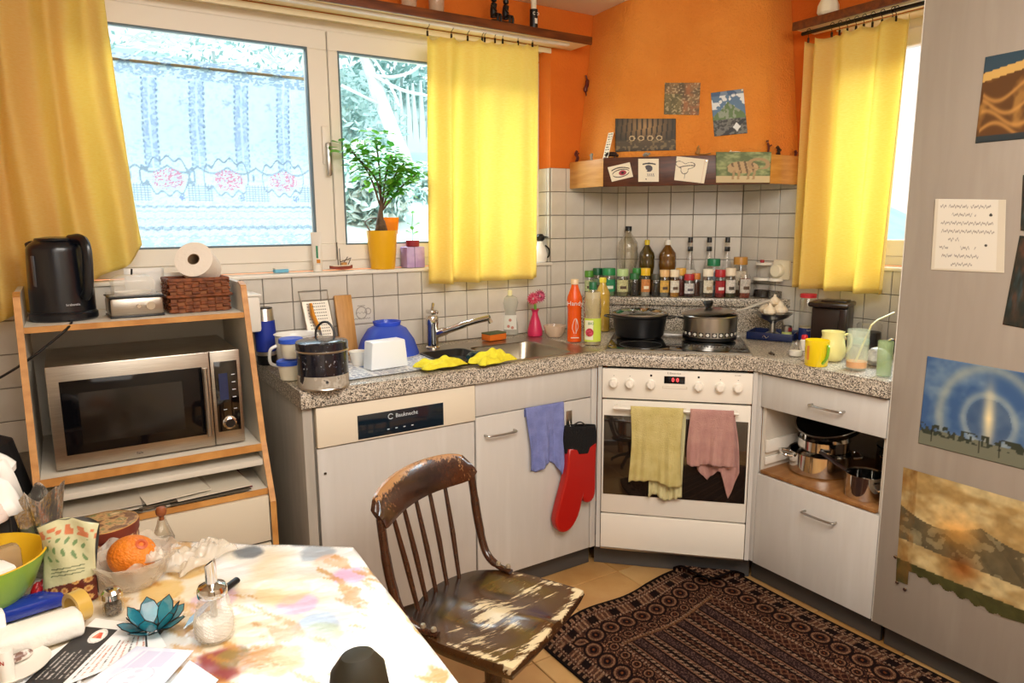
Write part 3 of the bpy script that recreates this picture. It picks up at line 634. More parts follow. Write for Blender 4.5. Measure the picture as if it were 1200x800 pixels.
J((743, 345, 320, 12), '#2c6e3c', '#2f2f28', None, 'small jar of black spice under a dark green lid')
J((746, 338, 314, 12), '#3c8f42', '#6b5a34', None, 'green-lidded jar standing behind the black spice jar', dx=(.02, .02))
J((756, 346, 314, 12), '#f0bf24', '#b9b2a0', '#d98a4a', 'spice jar with golden yellow lid and orange label', prt='#f4e6c8')
J((768, 345, 321, 11), '#4a4a3e', '#272420', None, 'unlabelled jar of very dark spice between the yellow and tan lids')
J((778, 347, 316, 12), '#e9bd82', '#8f8a80', '#e8b657', 'spice jar with tan lid, yellow label and grey contents')
J((790, 347, 316, 12), '#f0dfc0', '#c98d2c', '#eee6d6', 'spice jar with cream lid and narrow white label over ochre spice')
J((797, 341, 314, 13), '#e2ac42', '#742a18', None, 'jar of dark red spice with an amber lid, behind the ochre jar', dx=(.02, .02))
J((807, 347, 321, 13), '#b3202c', '#4a2a26', '#d9d5d2', 'short jar with crimson lid, white label and dark spice', prt='#55505a')
J((815, 341, 320, 11), '#d9843a', '#5d3323', None, 'small jar with orange lid just behind the crimson-lidded jar', dx=(.02, .02))
J((829, 348, 315, 13), '#f2e6cf', '#5e4a36', '#e8dec6', 'jar with cream lid and a label of mushroom pictures', prt='#b09670')
J((843, 348, 316, 13), '#b01c26', '#8a1f1c', '#a81e24', 'jar with red lid and red label, right of the mushroom jar', prt='#ece0da')
J((855, 348, 314, 13), '#efe0c6', '#4d4a2a', '#e6e0d6', 'cream-lidded jar of green herbs with a white bar-code label', prt='#4a443c')
J((872, 349, 321, 14), '#888888', '#a3482c', '#cfc6ba', 'lidless tumbler of red-brown spice at the right end of the row', bare=True)
J((835, 338, 303, 16), '#137a4e', '#8b97a0', '#a9bcc8', 'tall storage jar with wide dark-green lid behind the front row', group='storage jars at the back of the ledge', name='storage_jar', caph=.18, dx=(.03, .03))
J((866, 338, 301, 17), '#c08a3a', '#6b4a2a', '#d9ccb4', 'storage jar with a gold lid behind the right end of the spice row', group='storage jars at the back of the ledge', name='storage_jar', caph=.18, dx=(.03, .03))
J((690, 352, 317, 12), '#5b9a35', '#8a8a6a', '#c5d2a0', 'spice jar with grass-green lid behind the lime squash bottle', z=LZ, dx=(-.0, .03))
J((700, 350, 314, 12), '#17603a', '#55604a', '#7f9a78', 'spice jar with bottle-green lid, left of the emerald-lidded jar', z=LZ, dx=(.0, .02))
def stackjar(px, label, z, fill, knob=None, dx=(.02, .02)):
    P, r, h = rowspot(px, z, -.69 if dx[0] < 0 else -.62); dx = (0, 0); t = T('glass_canister', label, 'jar', (P.x+dx[0], P.y+dx[1], z), FACE, 'clear canisters with white lids')
    lt('glass', [(0, 0), (r*.92, 0), (r*.94, .004), (r*.94, h*.86)], M_clear, t, 24); lt('contents', [(0, .003), (r*.85, .003), (r*.85, h*.35), (0, h*.37)], mat('fill_'+fill, fill, .8, c2='#2b241c', scale=150), t, 20)
    lt('lid', [(0, h), (r*.95, h), (r, h-.004), (r, h*.87), (r*.9, h*.87)], M_white, t, 28)
    if knob: lt('knob', [(0, .012), (.008, .012), (.009, .004), (.007, 0)], dyed('knob_red', '#a3222c'), t, 14, loc=(-.012, -.01, h))
    return (P.x+dx[0], P.y+dx[1], z+h)
a = stackjar((893, 346, 325, 22), 'clear canister with white lid forming the lower of a stacked pair', LZ, '#3a352c')
P, r, h = spot(893, 330, 303, 24, a[2]); t = T('glass_canister', 'clear canister with white lid and red knob on top of another canister', 'jar', (a[0], a[1], a[2]+.001), FACE, 'clear canisters with white lids')
lt('glass', [(0, 0), (.030, 0), (.032, .004), (.032, .062)], M_clear, t, 24); lt('lid', [(0, .07), (.034, .07), (.037, .066), (.037, .060), (.03, .060)], M_white, t, 28); lt('knob', [(0, .014), (.009, .014), (.010, .004), (.007, 0)], dyed('knob_red', '#a3222c'), t, 14, loc=(-.012, -.01, .07))
stackjar((908, 348, 326, 17), 'clear canister with white lid right of the stacked pair', LZ, '#8b8577', dx=(-.01, -.01))
# tall bottles behind
def bottle(px, label, body, capm, prof, z=LZ, name='bottle', lab=None, labc=None, liquid=None, dx=(0, 0), group=None, caph=.09, cat='bottle', n=24, sy=1, labspan=1.25):
    P, r, h = rowspot(px, z, -.515) if z == LZ else spot(*px, z)
    if z == LZ: dx = (0, 0)
    t = T(name, label, cat, (P.x+dx[0], P.y+dx[1], z), FACE, group)
    pr = [(a*r, b*h) for a, b in prof]; lt('body', pr, body, t, n, sy=sy)
    if liquid:
        m, f = liquid; q = [(a*.93, b+.002) for a, b in pr if b <= h*f]; q.append((q[-1][0], h*f)); q.append((0, h*f)); lt('liquid', q, m, t, n, sy=sy)
    rc = pr[-1][0]*1.18; hc = h*(1-caph)
    lt('cap', [(0, h), (rc*.92, h), (rc, h-.002), (rc, hc), (rc*.8, hc)], capm, t, 20)
    if lab:
        for k, (a, b, c_) in enumerate(lab):
            rr = max([x for x, y in pr if a*h-.01 <= y <= b*h+.01] or [r])*1.02; bm = new(); labelled(bm, rr, rr, a*h, b*h, -labspan, labspan)
            if sy != 1:
                for v in bm.verts: v.co.y *= sy
            finish(bm, 'label', mat('blabel_'+c_, c_, .55), t)
    return t, r, h
PB = [(0, 0), (.9, 0), (1, .03), (1, .10), (.93, .14), (1, .18), (.86, .30), (.86, .40), (1, .52), (1, .60), (.94, .64), (1, .68), (.93, .76), (.30, .90), (.28, .93)]
OILG = mat('oil_dark', '#4a3a10', .12, coat=.6, spec=.7); OILA = mat('oil_amber', '#6e4716', .12, coat=.6, spec=.7)
bottle((735, 331, 265, 23), 'tall clear empty plastic bottle with black cap at the corner', M_clear2, M_black, PB, dx=(.03, .03), caph=.07, group='bottles at the back of the ledge')
bottle((757, 333, 281, 18), 'dark oil bottle with yellow cap behind the spice jars', OILG, dyed('cap_yellow', '#e3c82c'), PB, dx=(.03, .03), group='bottles at the back of the ledge')
bottle((781, 334, 281, 20), 'amber oil bottle with white cap behind the spice jars', OILA, dyed('cap_white', '#f2ede2'), PB, dx=(.03, .03), group='bottles at the back of the ledge')
NB = [(0, 0), (.95, 0), (1, .02), (1, .38), (.9, .46), (.42, .74), (.36, .78), (.36, .92)]
for px, l in (((807, 336, 278, 13), 'slim sauce bottle with black cap and round white label, leftmost of the slim three'), ((829, 336, 278, 13), 'slim sauce bottle with black cap behind the mushroom jar'), ((850, 336, 278, 13), 'slim clear bottle with black cap and round neck seal, nearest the gold lid')):
    t, r, h = bottle(px, l, M_clear, M_black, NB, dx=(.03, .03), caph=.09, group='slim bottles at the back of the ledge', lab=[(.10, .44, '#e6dccb')], liquid=(dyed('sauce', '#b9b49c', .3), .36))
    bx('neck_band', (0, 0, h*.80), (r*.8, r*.8, h*.08), M_black, t, bev=.002)
# wall socket
so = T('wall_socket', 'cream wall socket with a round plug on the tiles right of the spices', 'socket', onx(917, 316, -.0075), -PI/2)
bx('plate', (0, -.006, 0), (.092, .012, .092), M_wax, so, bev=.006); lt('plug', [(0, .028), (.026, .028), (.031, .022), (.032, 0), (0, 0)], M_wax, so, 28, loc=(-.012, -.012, -.004), rot=(PI/2, 0, 0))
# left of the hob
def OB(u, vb, vt, wp, z=ZT+.001): return spot(u, vb, vt, wp, z)
M_or = dyed('orange_detergent', '#ee5a12', .25, coat=.3)
t, r, h = bottle((673, 401, 327, 17), 'orange dish-soap bottle lettered in white beside the hob', M_or, dyed('cap_peach', '#f0d6b0', .3), [(0, 0), (.95, 0), (1, .02), (.96, .30), (.94, .50), (.97, .55), (1.05, .58), (1.05, .66), (.98, .72), (.50, .88), (.45, .92)], z=ZT+.003, caph=.08, sy=.7)
text('lettering', 'Handy', .028, M_white, t, (0, -r*.77, h*.62), (PI/2, 0, 0)); bm = new()
for a in (0, .5): tube(bm, smoothp([(r*(-.1+a*.6), -r*.69, h*.14), (r*(-.35+a), -r*.69, h*.24), (r*(.05+a*.3), -r*.69, h*.38), (r*(.45), -r*.69, h*.25), (r*.1, -r*.69, h*.14)], 4), .0012, 5)
finish(bm, 'drop_emblem', M_white, t); bx('small_print', (0, -r*.71, h*.07), (r*1.1, .0006, .004), M_white, t)
t, r, h = bottle((694, 405, 330, 20), 'clear squash bottle with green cap and lime label with red fruit', M_clear2, dyed('cap_green', '#166a45'), [(0, 0), (.95, 0), (1, .02), (1, .42), (.9, .45), (.98, .5), (1, .6), (.95, .72), (.45, .88), (.4, .90)], liquid=(mat('lemonade', '#e8dcb4', .2, alpha=.6), .84), lab=[(.06, .43, '#c8dc4e')], z=ZT+.001, sy=.8, caph=.12)
bm = new(); labelled(bm, r*1.03, r*1.03, h*.09, h*.40, -1.1, -.0)
for v in bm.verts: v.co.y *= .8
finish(bm, 'label_panel', dyed('label_cream', '#f0efd0'), t)
lt('fruit_print', [(0, .001), (r*.48, .001), (r*.48, 0)], mat('pomegranate', '#a81f2c', .5, c2='#d8566a', scale=150), t, 20, loc=(-r*.42, -r*.80, h*.21), rot=(PI/2, 0, -.35)); text('lettering', 'BIO', .016, mat('green_print', '#4c8a2c', .5), t, (-r*.25, -r*.815, h*.35), (PI/2, 0, -.2))
t, r, h = bottle((706, 388, 325, 17), 'ribbed yellow oil bottle with yellow cap behind the squash bottle', mat('oil_yellow', '#c9a544', .15, coat=.6, spec=.7), dyed('cap_lemon', '#ead83c'), [(0, 0), (.95, 0)]+[(1-.05*(k % 2), .03+k*.033) for k in range(22)]+[(.45, .87), (.4, .91)], z=ZT+.001, caph=.09, dx=(-.005, -.004))
t, r, h = bottle((681, 379, 304, 12), 'clear swing-top bottle with white stopper near the corner', M_clear, dyed('stopper_white', '#ece7dd', .3), [(0, 0), (.95, 0), (1, .02), (1, .45), (.9, .52), (.45, .78), (.42, .90)], z=ZT+.001, dx=(.0, .0), caph=.08)
tb('wire_bail', smoothp([(-.012, 0, h*.82), (-.016, -.004, h*.95), (0, -.004, h*1.0), (.016, -.004, h*.95), (.012, 0, h*.82)], 4), .0014, M_chrome, t, 5)
t, r, h = bottle((651, 380, 331, 13), 'clear plastic bottle with dark-red cap standing against the tiles', mat('smoky_plastic', '#8b8780', .15, alpha=.55, coat=.4), dyed('cap_wine', '#a01f3c'), PB, z=ZT+.003, caph=.09)
t, r, h = bottle((663, 382, 341, 9), 'narrow black bottle between the red-capped bottle and the orange soap', M_black, M_black, NB, z=ZT+.003, dx=(.02, .0), caph=.1)
t, r, h = bottle((598, 393, 340, 20), 'hourglass-shaped clear dish-soap bottle with white flowered label', mat('clear_soap', '#d9dccf', .1, alpha=.45, coat=.6), dyed('cap_cream', '#f2edb8'), [(0, 0), (.85, 0), (.95, .03), (.92, .2), (.72, .42), (.66, .50), (.85, .62), (.97, .72), (.80, .84), (.25, .90), (.22, .93)], z=ZT+.003, lab=[(.12, .45, '#e3e5dc')], caph=.12, sy=.6, labspan=.9)
for i, (a, b) in enumerate(((-.2, .2), (.25, .17), (.0, .34))): lt('flower_print', [(0, .001), (r*.18, .001)], dyed('print_pink', '#c98a7a'), t, 10, loc=(a*r, -r*.60, b*h), rot=(PI/2, 0, 0))
P, r, h = OB(627, 394, 362, 18, ZT+.003); t = T('vase', 'small pink bottle vase behind the sink', 'vase', (P.x, P.y, ZT+.003), FACE); lt('body', [(0, 0), (r*.95, 0), (r, .004), (r*.98, h*.2), (r*.72, h*.5), (r*.38, h*.8), (r*.40, h*.92), (r*.62, h), (r*.55, h), (r*.3, h*.85)], mat('pink_ceramic', '#d02c5c', .35), t, 32)
fw = T('gerbera', 'two red and purple felt gerbera flowers standing in the pink vase', 'flower', (P.x, P.y, ZT+.05), FACE)
P0 = Vector(fw.location)
tb('stem', smoothp([(0, 0, 0), (.002, 0, .06), (0, -.01, .105)], 4), .006, dyed('stem_green', '#6fae3c', .7), fw, 8)
for cx, cz, c, tilt in ((-.012, .128, '#c2213c', .35), (.026, .140, '#8c1440', -.55)):
    bm = new()
    for L_, k in ((.034, 16), (.026, 12)):
        for i in range(k):
            a = 2*PI*i/k; u = Vector((math.cos(a), 0, math.sin(a))); n = Vector((-math.sin(a), 0, math.cos(a))); y = -.004-(.034-L_)
            q = [u*.006+n*.002, u*L_*.6+n*.0045, u*L_, u*L_*.6-n*.0045, u*.006-n*.002]; bm.faces.new([bm.verts.new(Vector((v.x, y-.006*(j == 2), v.z))) for j, v in enumerate(q)])
    lathe(bm, [(0, 0), (.006, 0)], 10)
    finish(bm, 'petals', mat('petal_'+c, c, .8, c2='#e06a86', scale=90), fw, (cx, -.012, cz), (0, 0, tilt), smooth=False)
P, r, h = OB(650, 396, 381, 27, ZT+.003); t = T('glass_dish', 'shallow clear glass dish between the pink vase and the orange soap bottle', 'bowl', (P.x, P.y, ZT+.003)); lt('bowl', [(0, 0), (r*.6, 0), (r*.85, h*.4), (r, h), (r*.95, h), (r*.8, h*.45), (r*.5, .004), (0, .004)], mat('peach_glass', '#e6cdb4', .1, alpha=.5, coat=.5), t, 28, wob=lambda a: 1+.03*math.cos(a*2*PI*16))
P, r, h = OB(579, 400, 388, 28, ZT+.003); t = T('scouring_sponge', 'orange sponge with a grey-green scouring side at the back of the sink', 'sponge', (P.x, P.y-.0, ZT+.003), .15); bx('foam', (0, 0, .015), (.098, .062, .028), mat('sponge_orange', '#e8761c', .9, bump=.6, bscale=200), t, bev=.004); bx('scouring_pad', (0, 0, .032), (.098, .062, .007), mat('scour_green', '#5f6a4a', .95, bump=.5, bscale=300), t, bev=.002)
# hob pots
P, r, h = spot(750, 411, 366, 62, ZT+.006); cz = ZT+.006; P, r, h = spot(749, 398, 366, 64, cz); r *= 1.0
t = T('casserole', 'black cast casserole with glass lid on the left of the hob', 'pot', (P.x, P.y, cz+.0005), -PI/4)
M_cast = mat('cast_black', '#101012', .35, bump=.05, bscale=80)
lt('body', [(0, 0), (r*.80, 0), (r*.86, .006), (r*.97, .09), (r*1.03, .097), (r*1.03, .104), (r*.98, .104), (r*.93, .09), (r*.8, .01), (0, .008)], M_cast, t, 44)
for s in (-1, 1): tb('grip', smoothp([(s*r*.98, -.035, .088), (s*(r+.028), -.025, .092), (s*(r+.028), .025, .092), (s*r*.98, .035, .088)], 5), .006, M_cast, t, 8, flat=.6)
ld = lt('glass_lid', [(r*1.02, .105), (r*1.0, .109), (r*.75, .122), (r*.3, .130), (0, .131)], glass('lid_glass', '#cfdcd4', .2), t, 44); lt('lid_rim', [(r*.985, .105), (r*1.035, .105), (r*1.035, .111), (r*.985, .111), (r*.985, .105)], M_steel, t, 44)
tb('lid_loop', [(.028*math.cos(a), 0, .138+.026*math.sin(a)) for a in np.linspace(-.3, PI+.3, 16)], .0022, M_steel, t, 6)
P, r, h = spot(831, 401, 366, 61, cz)
t = T('saucepan', 'steel saucepan with a band of square-and-circle marks on the right of the hob', 'pot', (P.x, P.y, cz+.0005), -PI/4)
lt('body', [(0, 0), (r*.95, 0), (r, .005), (r, .105), (r*1.03, .108), (r*1.02, .110), (r*.97, .106), (r*.97, .008), (0, .007)], M_steel, t, 56)
lt('dark_base', [(r*1.004, .004), (r*1.004, .018)], M_black, t, 56)
for i in range(26):
    a = 2*PI*i/26; q = Vector((r*1.006*math.cos(a), r*1.006*math.sin(a), .032)); bx('band_square', q, (.0195, .001, .0195), M_black, t, rot=a+PI/2); lt('band_circle', [(0, .0008), (.0072, .0008), (.0072, 0)], mat('band_white', '#d9d4ca', .4), t, 14, loc=q+Vector((math.cos(a), math.sin(a), 0))*.0006, rot=(PI/2, 0, a+PI/2))
lt('lid', [(r*1.0, .112), (r*.9, .118), (r*.4, .130), (0, .133)], M_steel, t, 40); lt('lid_knob', [(0, .165), (.020, .163), (.024, .155), (.016, .140), (.010, .131)], M_black, t, 20)
for o in t.children:
    if o.name.startswith('lid'): o.rotation_euler = (0, -.07, 0); o.location = (.0, 0, .008)
tb('side_grip', smoothp([(-r*.98, -.02, .09), (-r-.022, -.014, .094), (-r-.022, .014, .094), (-r*.98, .02, .09)], 4), .005, M_black, t, 8, flat=.6)
P1 = ony(0, 0, 0)
def rel(t, w): return t.matrix_basis.inverted() @ Vector(w)
M_hw = mat('grey_handle', '#b9b3a8', .35)
S_ = P.x+P.y+.06; hn = [ond(856, 366, S_), ond(875, 361, S_+.03), ond(895, 354, S_+.06), ond(909, 351, S_+.08)]
tb('long_handle', smoothp([rel(t, q) for q in hn], 5), [.007]*5+[.011]*5+[.012]*5+[.010], M_hw, t, 12, flat=.6)
# small things right of the hob
def onw(u, v, z=ZT): return onz(u, v, z)
M_blue = mat('navy_tray', '#12204a', .35)
q = [onz(u, v, ZT+.03) for u, v in ((872, 393), (926, 399), (931, 390), (893, 382))]
c = onz(902, 399, ZT); t = T('blue_tray', 'dark blue tray under the garlic dish right of the hob', 'tray', (c.x, c.y, ZT+.001), -PI/4-.35)
bx('base', (0, .06, .006), (.20, .15, .010), M_blue, t, bev=.003)
for s in (((0, -.012, .018), (.20, .006, .034)), ((0, .132, .018), (.20, .006, .034)), ((-.097, .06, .018), (.006, .15, .034)), ((.097, .06, .018), (.006, .15, .034))): bx('rim', s[0], s[1], M_blue, t, bev=.002)
bm = new(); tube(bm, smoothp([(-.03, -.0155, .012), (-.022, -.0155, .022), (-.012, -.0155, .012), (-.002, -.0155, .022)], 4), .0012, 5); finish(bm, 'emblem', M_chrome, t)
g = rel(t, (0, 0, 0)); gp = t.matrix_basis @ Vector((-.005, .065, 0))
t2 = T('footed_dish', 'silver footed dish holding garlic bulbs', 'dish', (gp.x, gp.y, ZT+.013)); r = .062; t2.scale = (1.3, 1.3, 1.25)
lt('stem', [(0, 0), (.034, 0), (.030, .006), (.012, .016), (.010, .045), (.018, .055), (0, .056)], M_steel, t2, 28)
lt('bowl', [(0, .054), (.02, .055), (.045, .066), (.060, .080), (.064, .084), (.058, .083), (.04, .070), (0, .062)], M_steel, t2, 40, wob=lambda a: 1+.035*math.cos(a*2*PI*12))
M_gar = mat('garlic_skin', '#efe2cc', .6, c2='#dcc4a0', scale=30)
for i, (x, y, z, s, l) in enumerate(((-.034, -.012, .098, 1, 'leftmost garlic bulb in the silver dish'), (.0, -.024, .100, 1.05, 'garlic bulb at the front of the silver dish'), (.034, -.006, .098, .95, 'rightmost garlic bulb in the silver dish'), (-.012, .022, .100, 1, 'garlic bulb at the back of the silver dish'), (.004, .0, .128, .95, 'garlic bulb lying on top of the heap in the silver dish'))):
    s *= 1.35
    b = T('garlic_bulb', l, 'garlic', (gp.x+x*1.35, gp.y+y*1.35, ZT+.013+(z-.018)*1.25-.004), i*1.3, 'garlic bulbs in the silver dish')
    lt('cloves', [(0, 0), (.009*s, .001), (.019*s, .010*s), (.020*s, .018*s), (.012*s, .028*s), (.005*s, .034*s), (.0035*s, .042*s)], M_gar, b, 30, wob=lambda a: 1+.09*abs(math.cos(a*PI*7))); lt('root', [(0, -.0005), (.005, 0)], mat('root_brown', '#a08560', .9), b, 8)
P, r, h = OB(923, 396, 377, 17, ZT+.013); P = t.matrix_basis @ Vector((.062, .035, 0)); k = T('small_tin', 'small lidless tin with green and red label in front of the garlic dish', 'tin', (P.x, P.y, ZT+.013), FACE); lt('tin', [(0, 0), (.022, 0), (.022, .055), (.020, .055), (.020, .003), (0, .003)], M_steel, k, 28); bm = new(); labelled(bm, .0226, .0226, .006, .028, -1.4, 1.4); finish(bm, 'label', dyed('label_olive', '#b9bf72'), k); bm = new(); labelled(bm, .0228, .0228, .032, .048, -.1, 1.3); finish(bm, 'label_red', dyed('label_maroon', '#8a2a2a'), k)
t, r, h = bottle((944, 400, 344, 18), 'tall clear jar with red screw lid and navy label', M_clear, dyed('lid_scarlet', '#c22832'), [(0, 0), (.95, 0), (1, .02), (1, .86), (.86, .90), (.86, .93)], z=ZT+.001, name='tall_jar', cat='jar', caph=.08, lab=[(.02, .28, '#1a2f6e')], liquid=(dyed('pasta_beige', '#cdbf9e', .8), .30), labspan=1.5)
text('lettering', 'Lacroix', .009, M_white, t, (0, -r*1.04, h*.24), (PI/2, 0, 0))
P, r, h = OB(932, 418, 400, 17); t = T('salt_cellar', 'squat glass cellar of salt in front of the red-lidded jar', 'salt cellar', (P.x, P.y, ZT+.001)); lt('glass', [(0, 0), (r*.9, 0), (r, .006), (r*.9, h*.45), (r*.55, h), (r*.6, h*1.0)], M_clear, t, 10); lt('salt', [(0, .002), (r*.86, .002), (r*.88, h*.35), (0, h*.4)], mat('salt_white', '#efe9dc', .9), t, 16)
P = onz(952, 414, ZT); t = T('bottle', 'small bottle with bright red cap behind the yellow mug', 'bottle', (P.x+.03, P.y+.06, ZT+.001)); lt('body', [(0, 0), (.016, 0), (.017, .004), (.017, .04), (.012, .046)], M_white, t, 20); lt('cap', [(0, .064), (.010, .064), (.012, .060), (.0125, .046), (0, .046)], dyed('cap_red', '#d0202a'), t, 18)
# brown bread box
P = onz(978, 388, ZT); t = T('coffee_machine', 'dark brown box-shaped coffee machine below the right-hand curtain', 'appliance', (-.135, -1.035, ZT+.001), -PI/2+.35)
M_brn = mat('brown_plastic', '#241512', .28)
bx('body', (0, .02, .085), (.145, .12, .168), M_brn, t, bev=.012); bm = new(); box(bm, (0, .0, .178), (.160, .15, .022), .009); box(bm, (.015, -.0, .192), (.10, .09, .008), .004); finish(bm, 'lid', M_brn, t); bx('base', (0, -.02, .01), (.145, .13, .02), M_brn, t, bev=.004)
bx('side_column', (.060, -.055, .09), (.03, .03, .15), M_brn, t, bev=.004)
P, r, h = OB(967, 392, 371, 19); t = T('yellow_tub', 'yellow tub standing in front of the brown coffee machine', 'tub', (P.x+.02, P.y+.01, ZT+.001)); lt('body', [(0, 0), (r*.85, 0), (r, h*.95), (r*1.04, h), (r*.95, h), (r*.8, .004), (0, .004)], mat('tub_yellow', '#e3c64c', .4, c2='#d9a83a', scale=40), t, 28)
P, r, h = OB(984, 396, 374, 16); t = T('cup', 'navy cup upside down between the yellow tub and the white bowl', 'cup', (P.x, P.y, ZT+.001)); lt('body', [(0, h), (r*.9, h), (r*.95, h-.003), (r*1.0, 0), (r*.95, 0), (r*.9, h-.006), (0, h-.006)], dyed('navy_cup', '#16243f', .3), t, 28)
P, r, h = OB(956, 430, 398, 27); t = T('mug', 'bright yellow mug with a green curved handle', 'mug', (P.x, P.y, ZT+.001), FACE)
M_yel = mat('yellow_glaze', '#f4d41c', .25, coat=.3)
lt('body', [(0, 0), (r*.9, 0), (r*.95, .003), (r, h), (r*.93, h), (r*.88, .006), (0, .006)], M_yel, t, 40); tb('handle', smoothp([(r*.55, -r*.84, h*.82), (r*.42, -r*1.25, h*.75), (r*.28, -r*1.35, h*.40), (r*.12, -r*.97, h*.14)], 5), .0052, dyed('handle_green', '#7cae2c', .3), t, 8)
bm = new(); labelled(bm, r*.985, r*1.005, h*.25, h*.8, -1.3, -1.05, 3); finish(bm, 'print', dyed('print_orange', '#d9822a'), t)
P, r, h = OB(974, 424, 388, 30); t = T('milk_jug', 'pale yellow round milk jug behind the yellow mug', 'jug', (P.x, P.y, ZT+.001), FACE)
M_py = mat('pale_yellow_glaze', '#efe49a', .25, coat=.3)
lt('body', [(0, 0), (r*.7, 0), (r*.95, h*.15), (r*1.02, h*.38), (r*.88, h*.65), (r*.78, h*.85), (r*.85, h), (r*.79, h), (r*.7, h*.85), (r*.9, h*.35), (0, .006)], M_py, t, 40); tb('handle', smoothp([(r*.75, 0, h*.85), (r*1.35, 0, h*.88), (r*1.45, 0, h*.5), (r*.95, 0, h*.22)], 5), .005, M_py, t, 8)
P, r, h = OB(1003, 434, 386, 24); t = T('drinking_glass', 'tall tumbler with a little orange juice left in it', 'glass', (P.x, P.y, ZT+.001)); lt('glass', [(0, 0), (r*.92, 0), (r*.95, .003), (r, h), (r*.95, h), (r*.9, .006), (0, .005)], mat('pale_green_glass', '#dfe8d2', .06, alpha=.28, coat=.8), t, 32); lt('juice', [(0, .006), (r*.9, .006), (r*.92, h*.20), (0, h*.20)], mat('orange_juice', '#ef9428', .3), t, 28)
s = T('drinking_straw', 'bent pale yellow drinking straw in the juice tumbler', 'straw', (P.x, P.y, ZT+.012)); q0 = Vector((P.x, P.y, ZT+.012)); e = [q0+Vector((-r*.5, 0, .0)), ony(1021, 381, P.y-.01), ony(1028, 375, P.y-.01), ony(1048, 366, P.y-.02)]
tb('tube', [a-q0 for a in e[:2]]+[e[2]-q0, e[3]-q0], .0032, dyed('straw_yellow', '#e9dc9a', .4), s, 8)
P, r, h = OB(1027, 430, 407, 27); t = T('steel_wool', 'round grey wrapped ball of steel wool right of the juice tumbler', 'steel wool', (P.x, P.y, ZT+.001)); lt('ball', [(0, 0), (r*.6, .002), (r, h*.35), (r*.95, h*.6), (r*.5, h*.93), (0, h)], mat('grey_wool', '#a9a6a2', .7, c2='#d9d4cb', scale=40, bump=.8, bscale=60), t, 32, wob=lambda a: 1+.03*math.sin(a*40)); lt('wrapper', [(0, h*1.02), (r*.35, h*.97), (r*.5, h*.90)], M_wax, t, 16)
P, r, h = OB(1040, 442, 400, 17); t = T('drinking_glass', 'green-tinted tumbler half hidden by the tall cupboard', 'glass', (P.x-.005, P.y+.012, ZT+.001)); lt('glass', [(0, 0), (r*.92, 0), (r*.95, .003), (r, h), (r*.95, h), (r*.9, .006), (0, .005)], mat('green_glass', '#b9cf9c', .06, alpha=.35, coat=.8), t, 32)
P, r, h = OB(1020, 388, 361, 30); t = T('glass_jar', 'wide jar of dark coffee behind the clutter, near the right window', 'jar', (-.10, -1.185, ZT+.001)); lt('glass', [(0, 0), (.045, 0), (.048, .004), (.048, .105), (.040, .112)], M_clear, t, 32); lt('contents', [(0, .003), (.044, .003), (.045, .075), (0, .078)], mat('coffee_dark', '#171114', .6), t, 28)
P, r, h = OB(1036, 412, 392, 24); t = T('jam_jar', 'jam jar with teal lid and dark red jam near the cupboard', 'jar', (-.27, -1.25, ZT+.001)); lt('glass', [(0, 0), (.033, 0), (.035, .004), (.035, .050), (.031, .055)], M_clear, t, 28); lt('contents', [(0, .003), (.031, .003), (.032, .042), (0, .044)], mat('jam', '#7a2a14', .3), t, 24); lt('lid', [(0, .070), (.033, .070), (.035, .066), (.035, .053)], dyed('lid_teal', '#1f7a68', .4), t, 28)
t = T('food_tub', 'low cream tub with lid behind the juice tumbler', 'tub', (-.235, -1.13, ZT+.001)); lt('body', [(0, 0), (.03, 0), (.034, .05)], M_wax, t, 28); lt('lid', [(0, .060), (.036, .060), (.038, .057), (.038, .050), (.034, .05)], dyed('lid_sand', '#d9c58c', .4), t, 28)
t = T('white_bowl', 'small white bowl between the navy cup and the juice tumbler', 'bowl', (-.30, -1.07, ZT+.001)); lt('body', [(0, 0), (.02, 0), (.036, .03), (.038, .032), (.034, .030), (.018, .004), (0, .004)], M_white, t, 28)
t = T('chrome_clock', 'small chrome-rimmed timer standing near the cupboard edge', 'timer', (-.10, -1.30, ZT+.001), -PI/2); lt('case', [(0, 0), (.03, 0), (.032, .003), (.032, .02), (.028, .022), (0, .022)], M_chrome, t, 28, loc=(0, 0, .033), rot=(PI/2, 0, 0)); lt('dial', [(0, .0225), (.026, .0225)], M_black, t, 24, loc=(0, 0, .033), rot=(PI/2, 0, 0))
sm = T('clip', 'small dark clip lying near the front of the granite, right of the hob', 'clip', onz(905, 414, ZT+.004), .9); bm = new(); tube(bm, [(-.025, 0, 0), (.025, 0, 0)], .004, 6)
for i in range(7): tube(bm, [(-.02+i*.0065, 0, 0), (-.02+i*.0065, .012, -.001)], .001, 4)
finish(bm, 'comb', mat('brown_dark', '#3a2a1e', .5), sm)
# pans in the open compartment
SZ = .505
def pan(name, label, c, r, hh, prof=None, z=SZ): t = T(name, label, 'pan', (c[0], c[1], z), 0); lt('body', [(0, 0), (r*.93, 0), (r, .008), (r, hh), (r*1.04, hh+.004), (r*.98, hh), (r*.97, .01), (0, .008)], M_chrome, t, 44); return t
t = pan('stock_pot', 'large shiny pot with side handles in the open compartment', (-.40, -1.20), .112, .085)
for s, a in ((1, 2.4), (1, 2.4+PI)):
    d = Vector((math.cos(a), math.sin(a), 0)); n = Vector((-d.y, d.x, 0)); tb('side_handle', smoothp([d*.112+n*.035+Vector((0, 0, .07)), d*.145+n*.03+Vector((0, 0, .075)), d*.145-n*.03+Vector((0, 0, .075)), d*.112-n*.035+Vector((0, 0, .07))], 5), .006, M_chrome, t, 8)
t = pan('steamer_insert', 'shiny steamer ring stacked on the large pot', (-.39, -1.205), .095, .045, z=SZ+.0915)
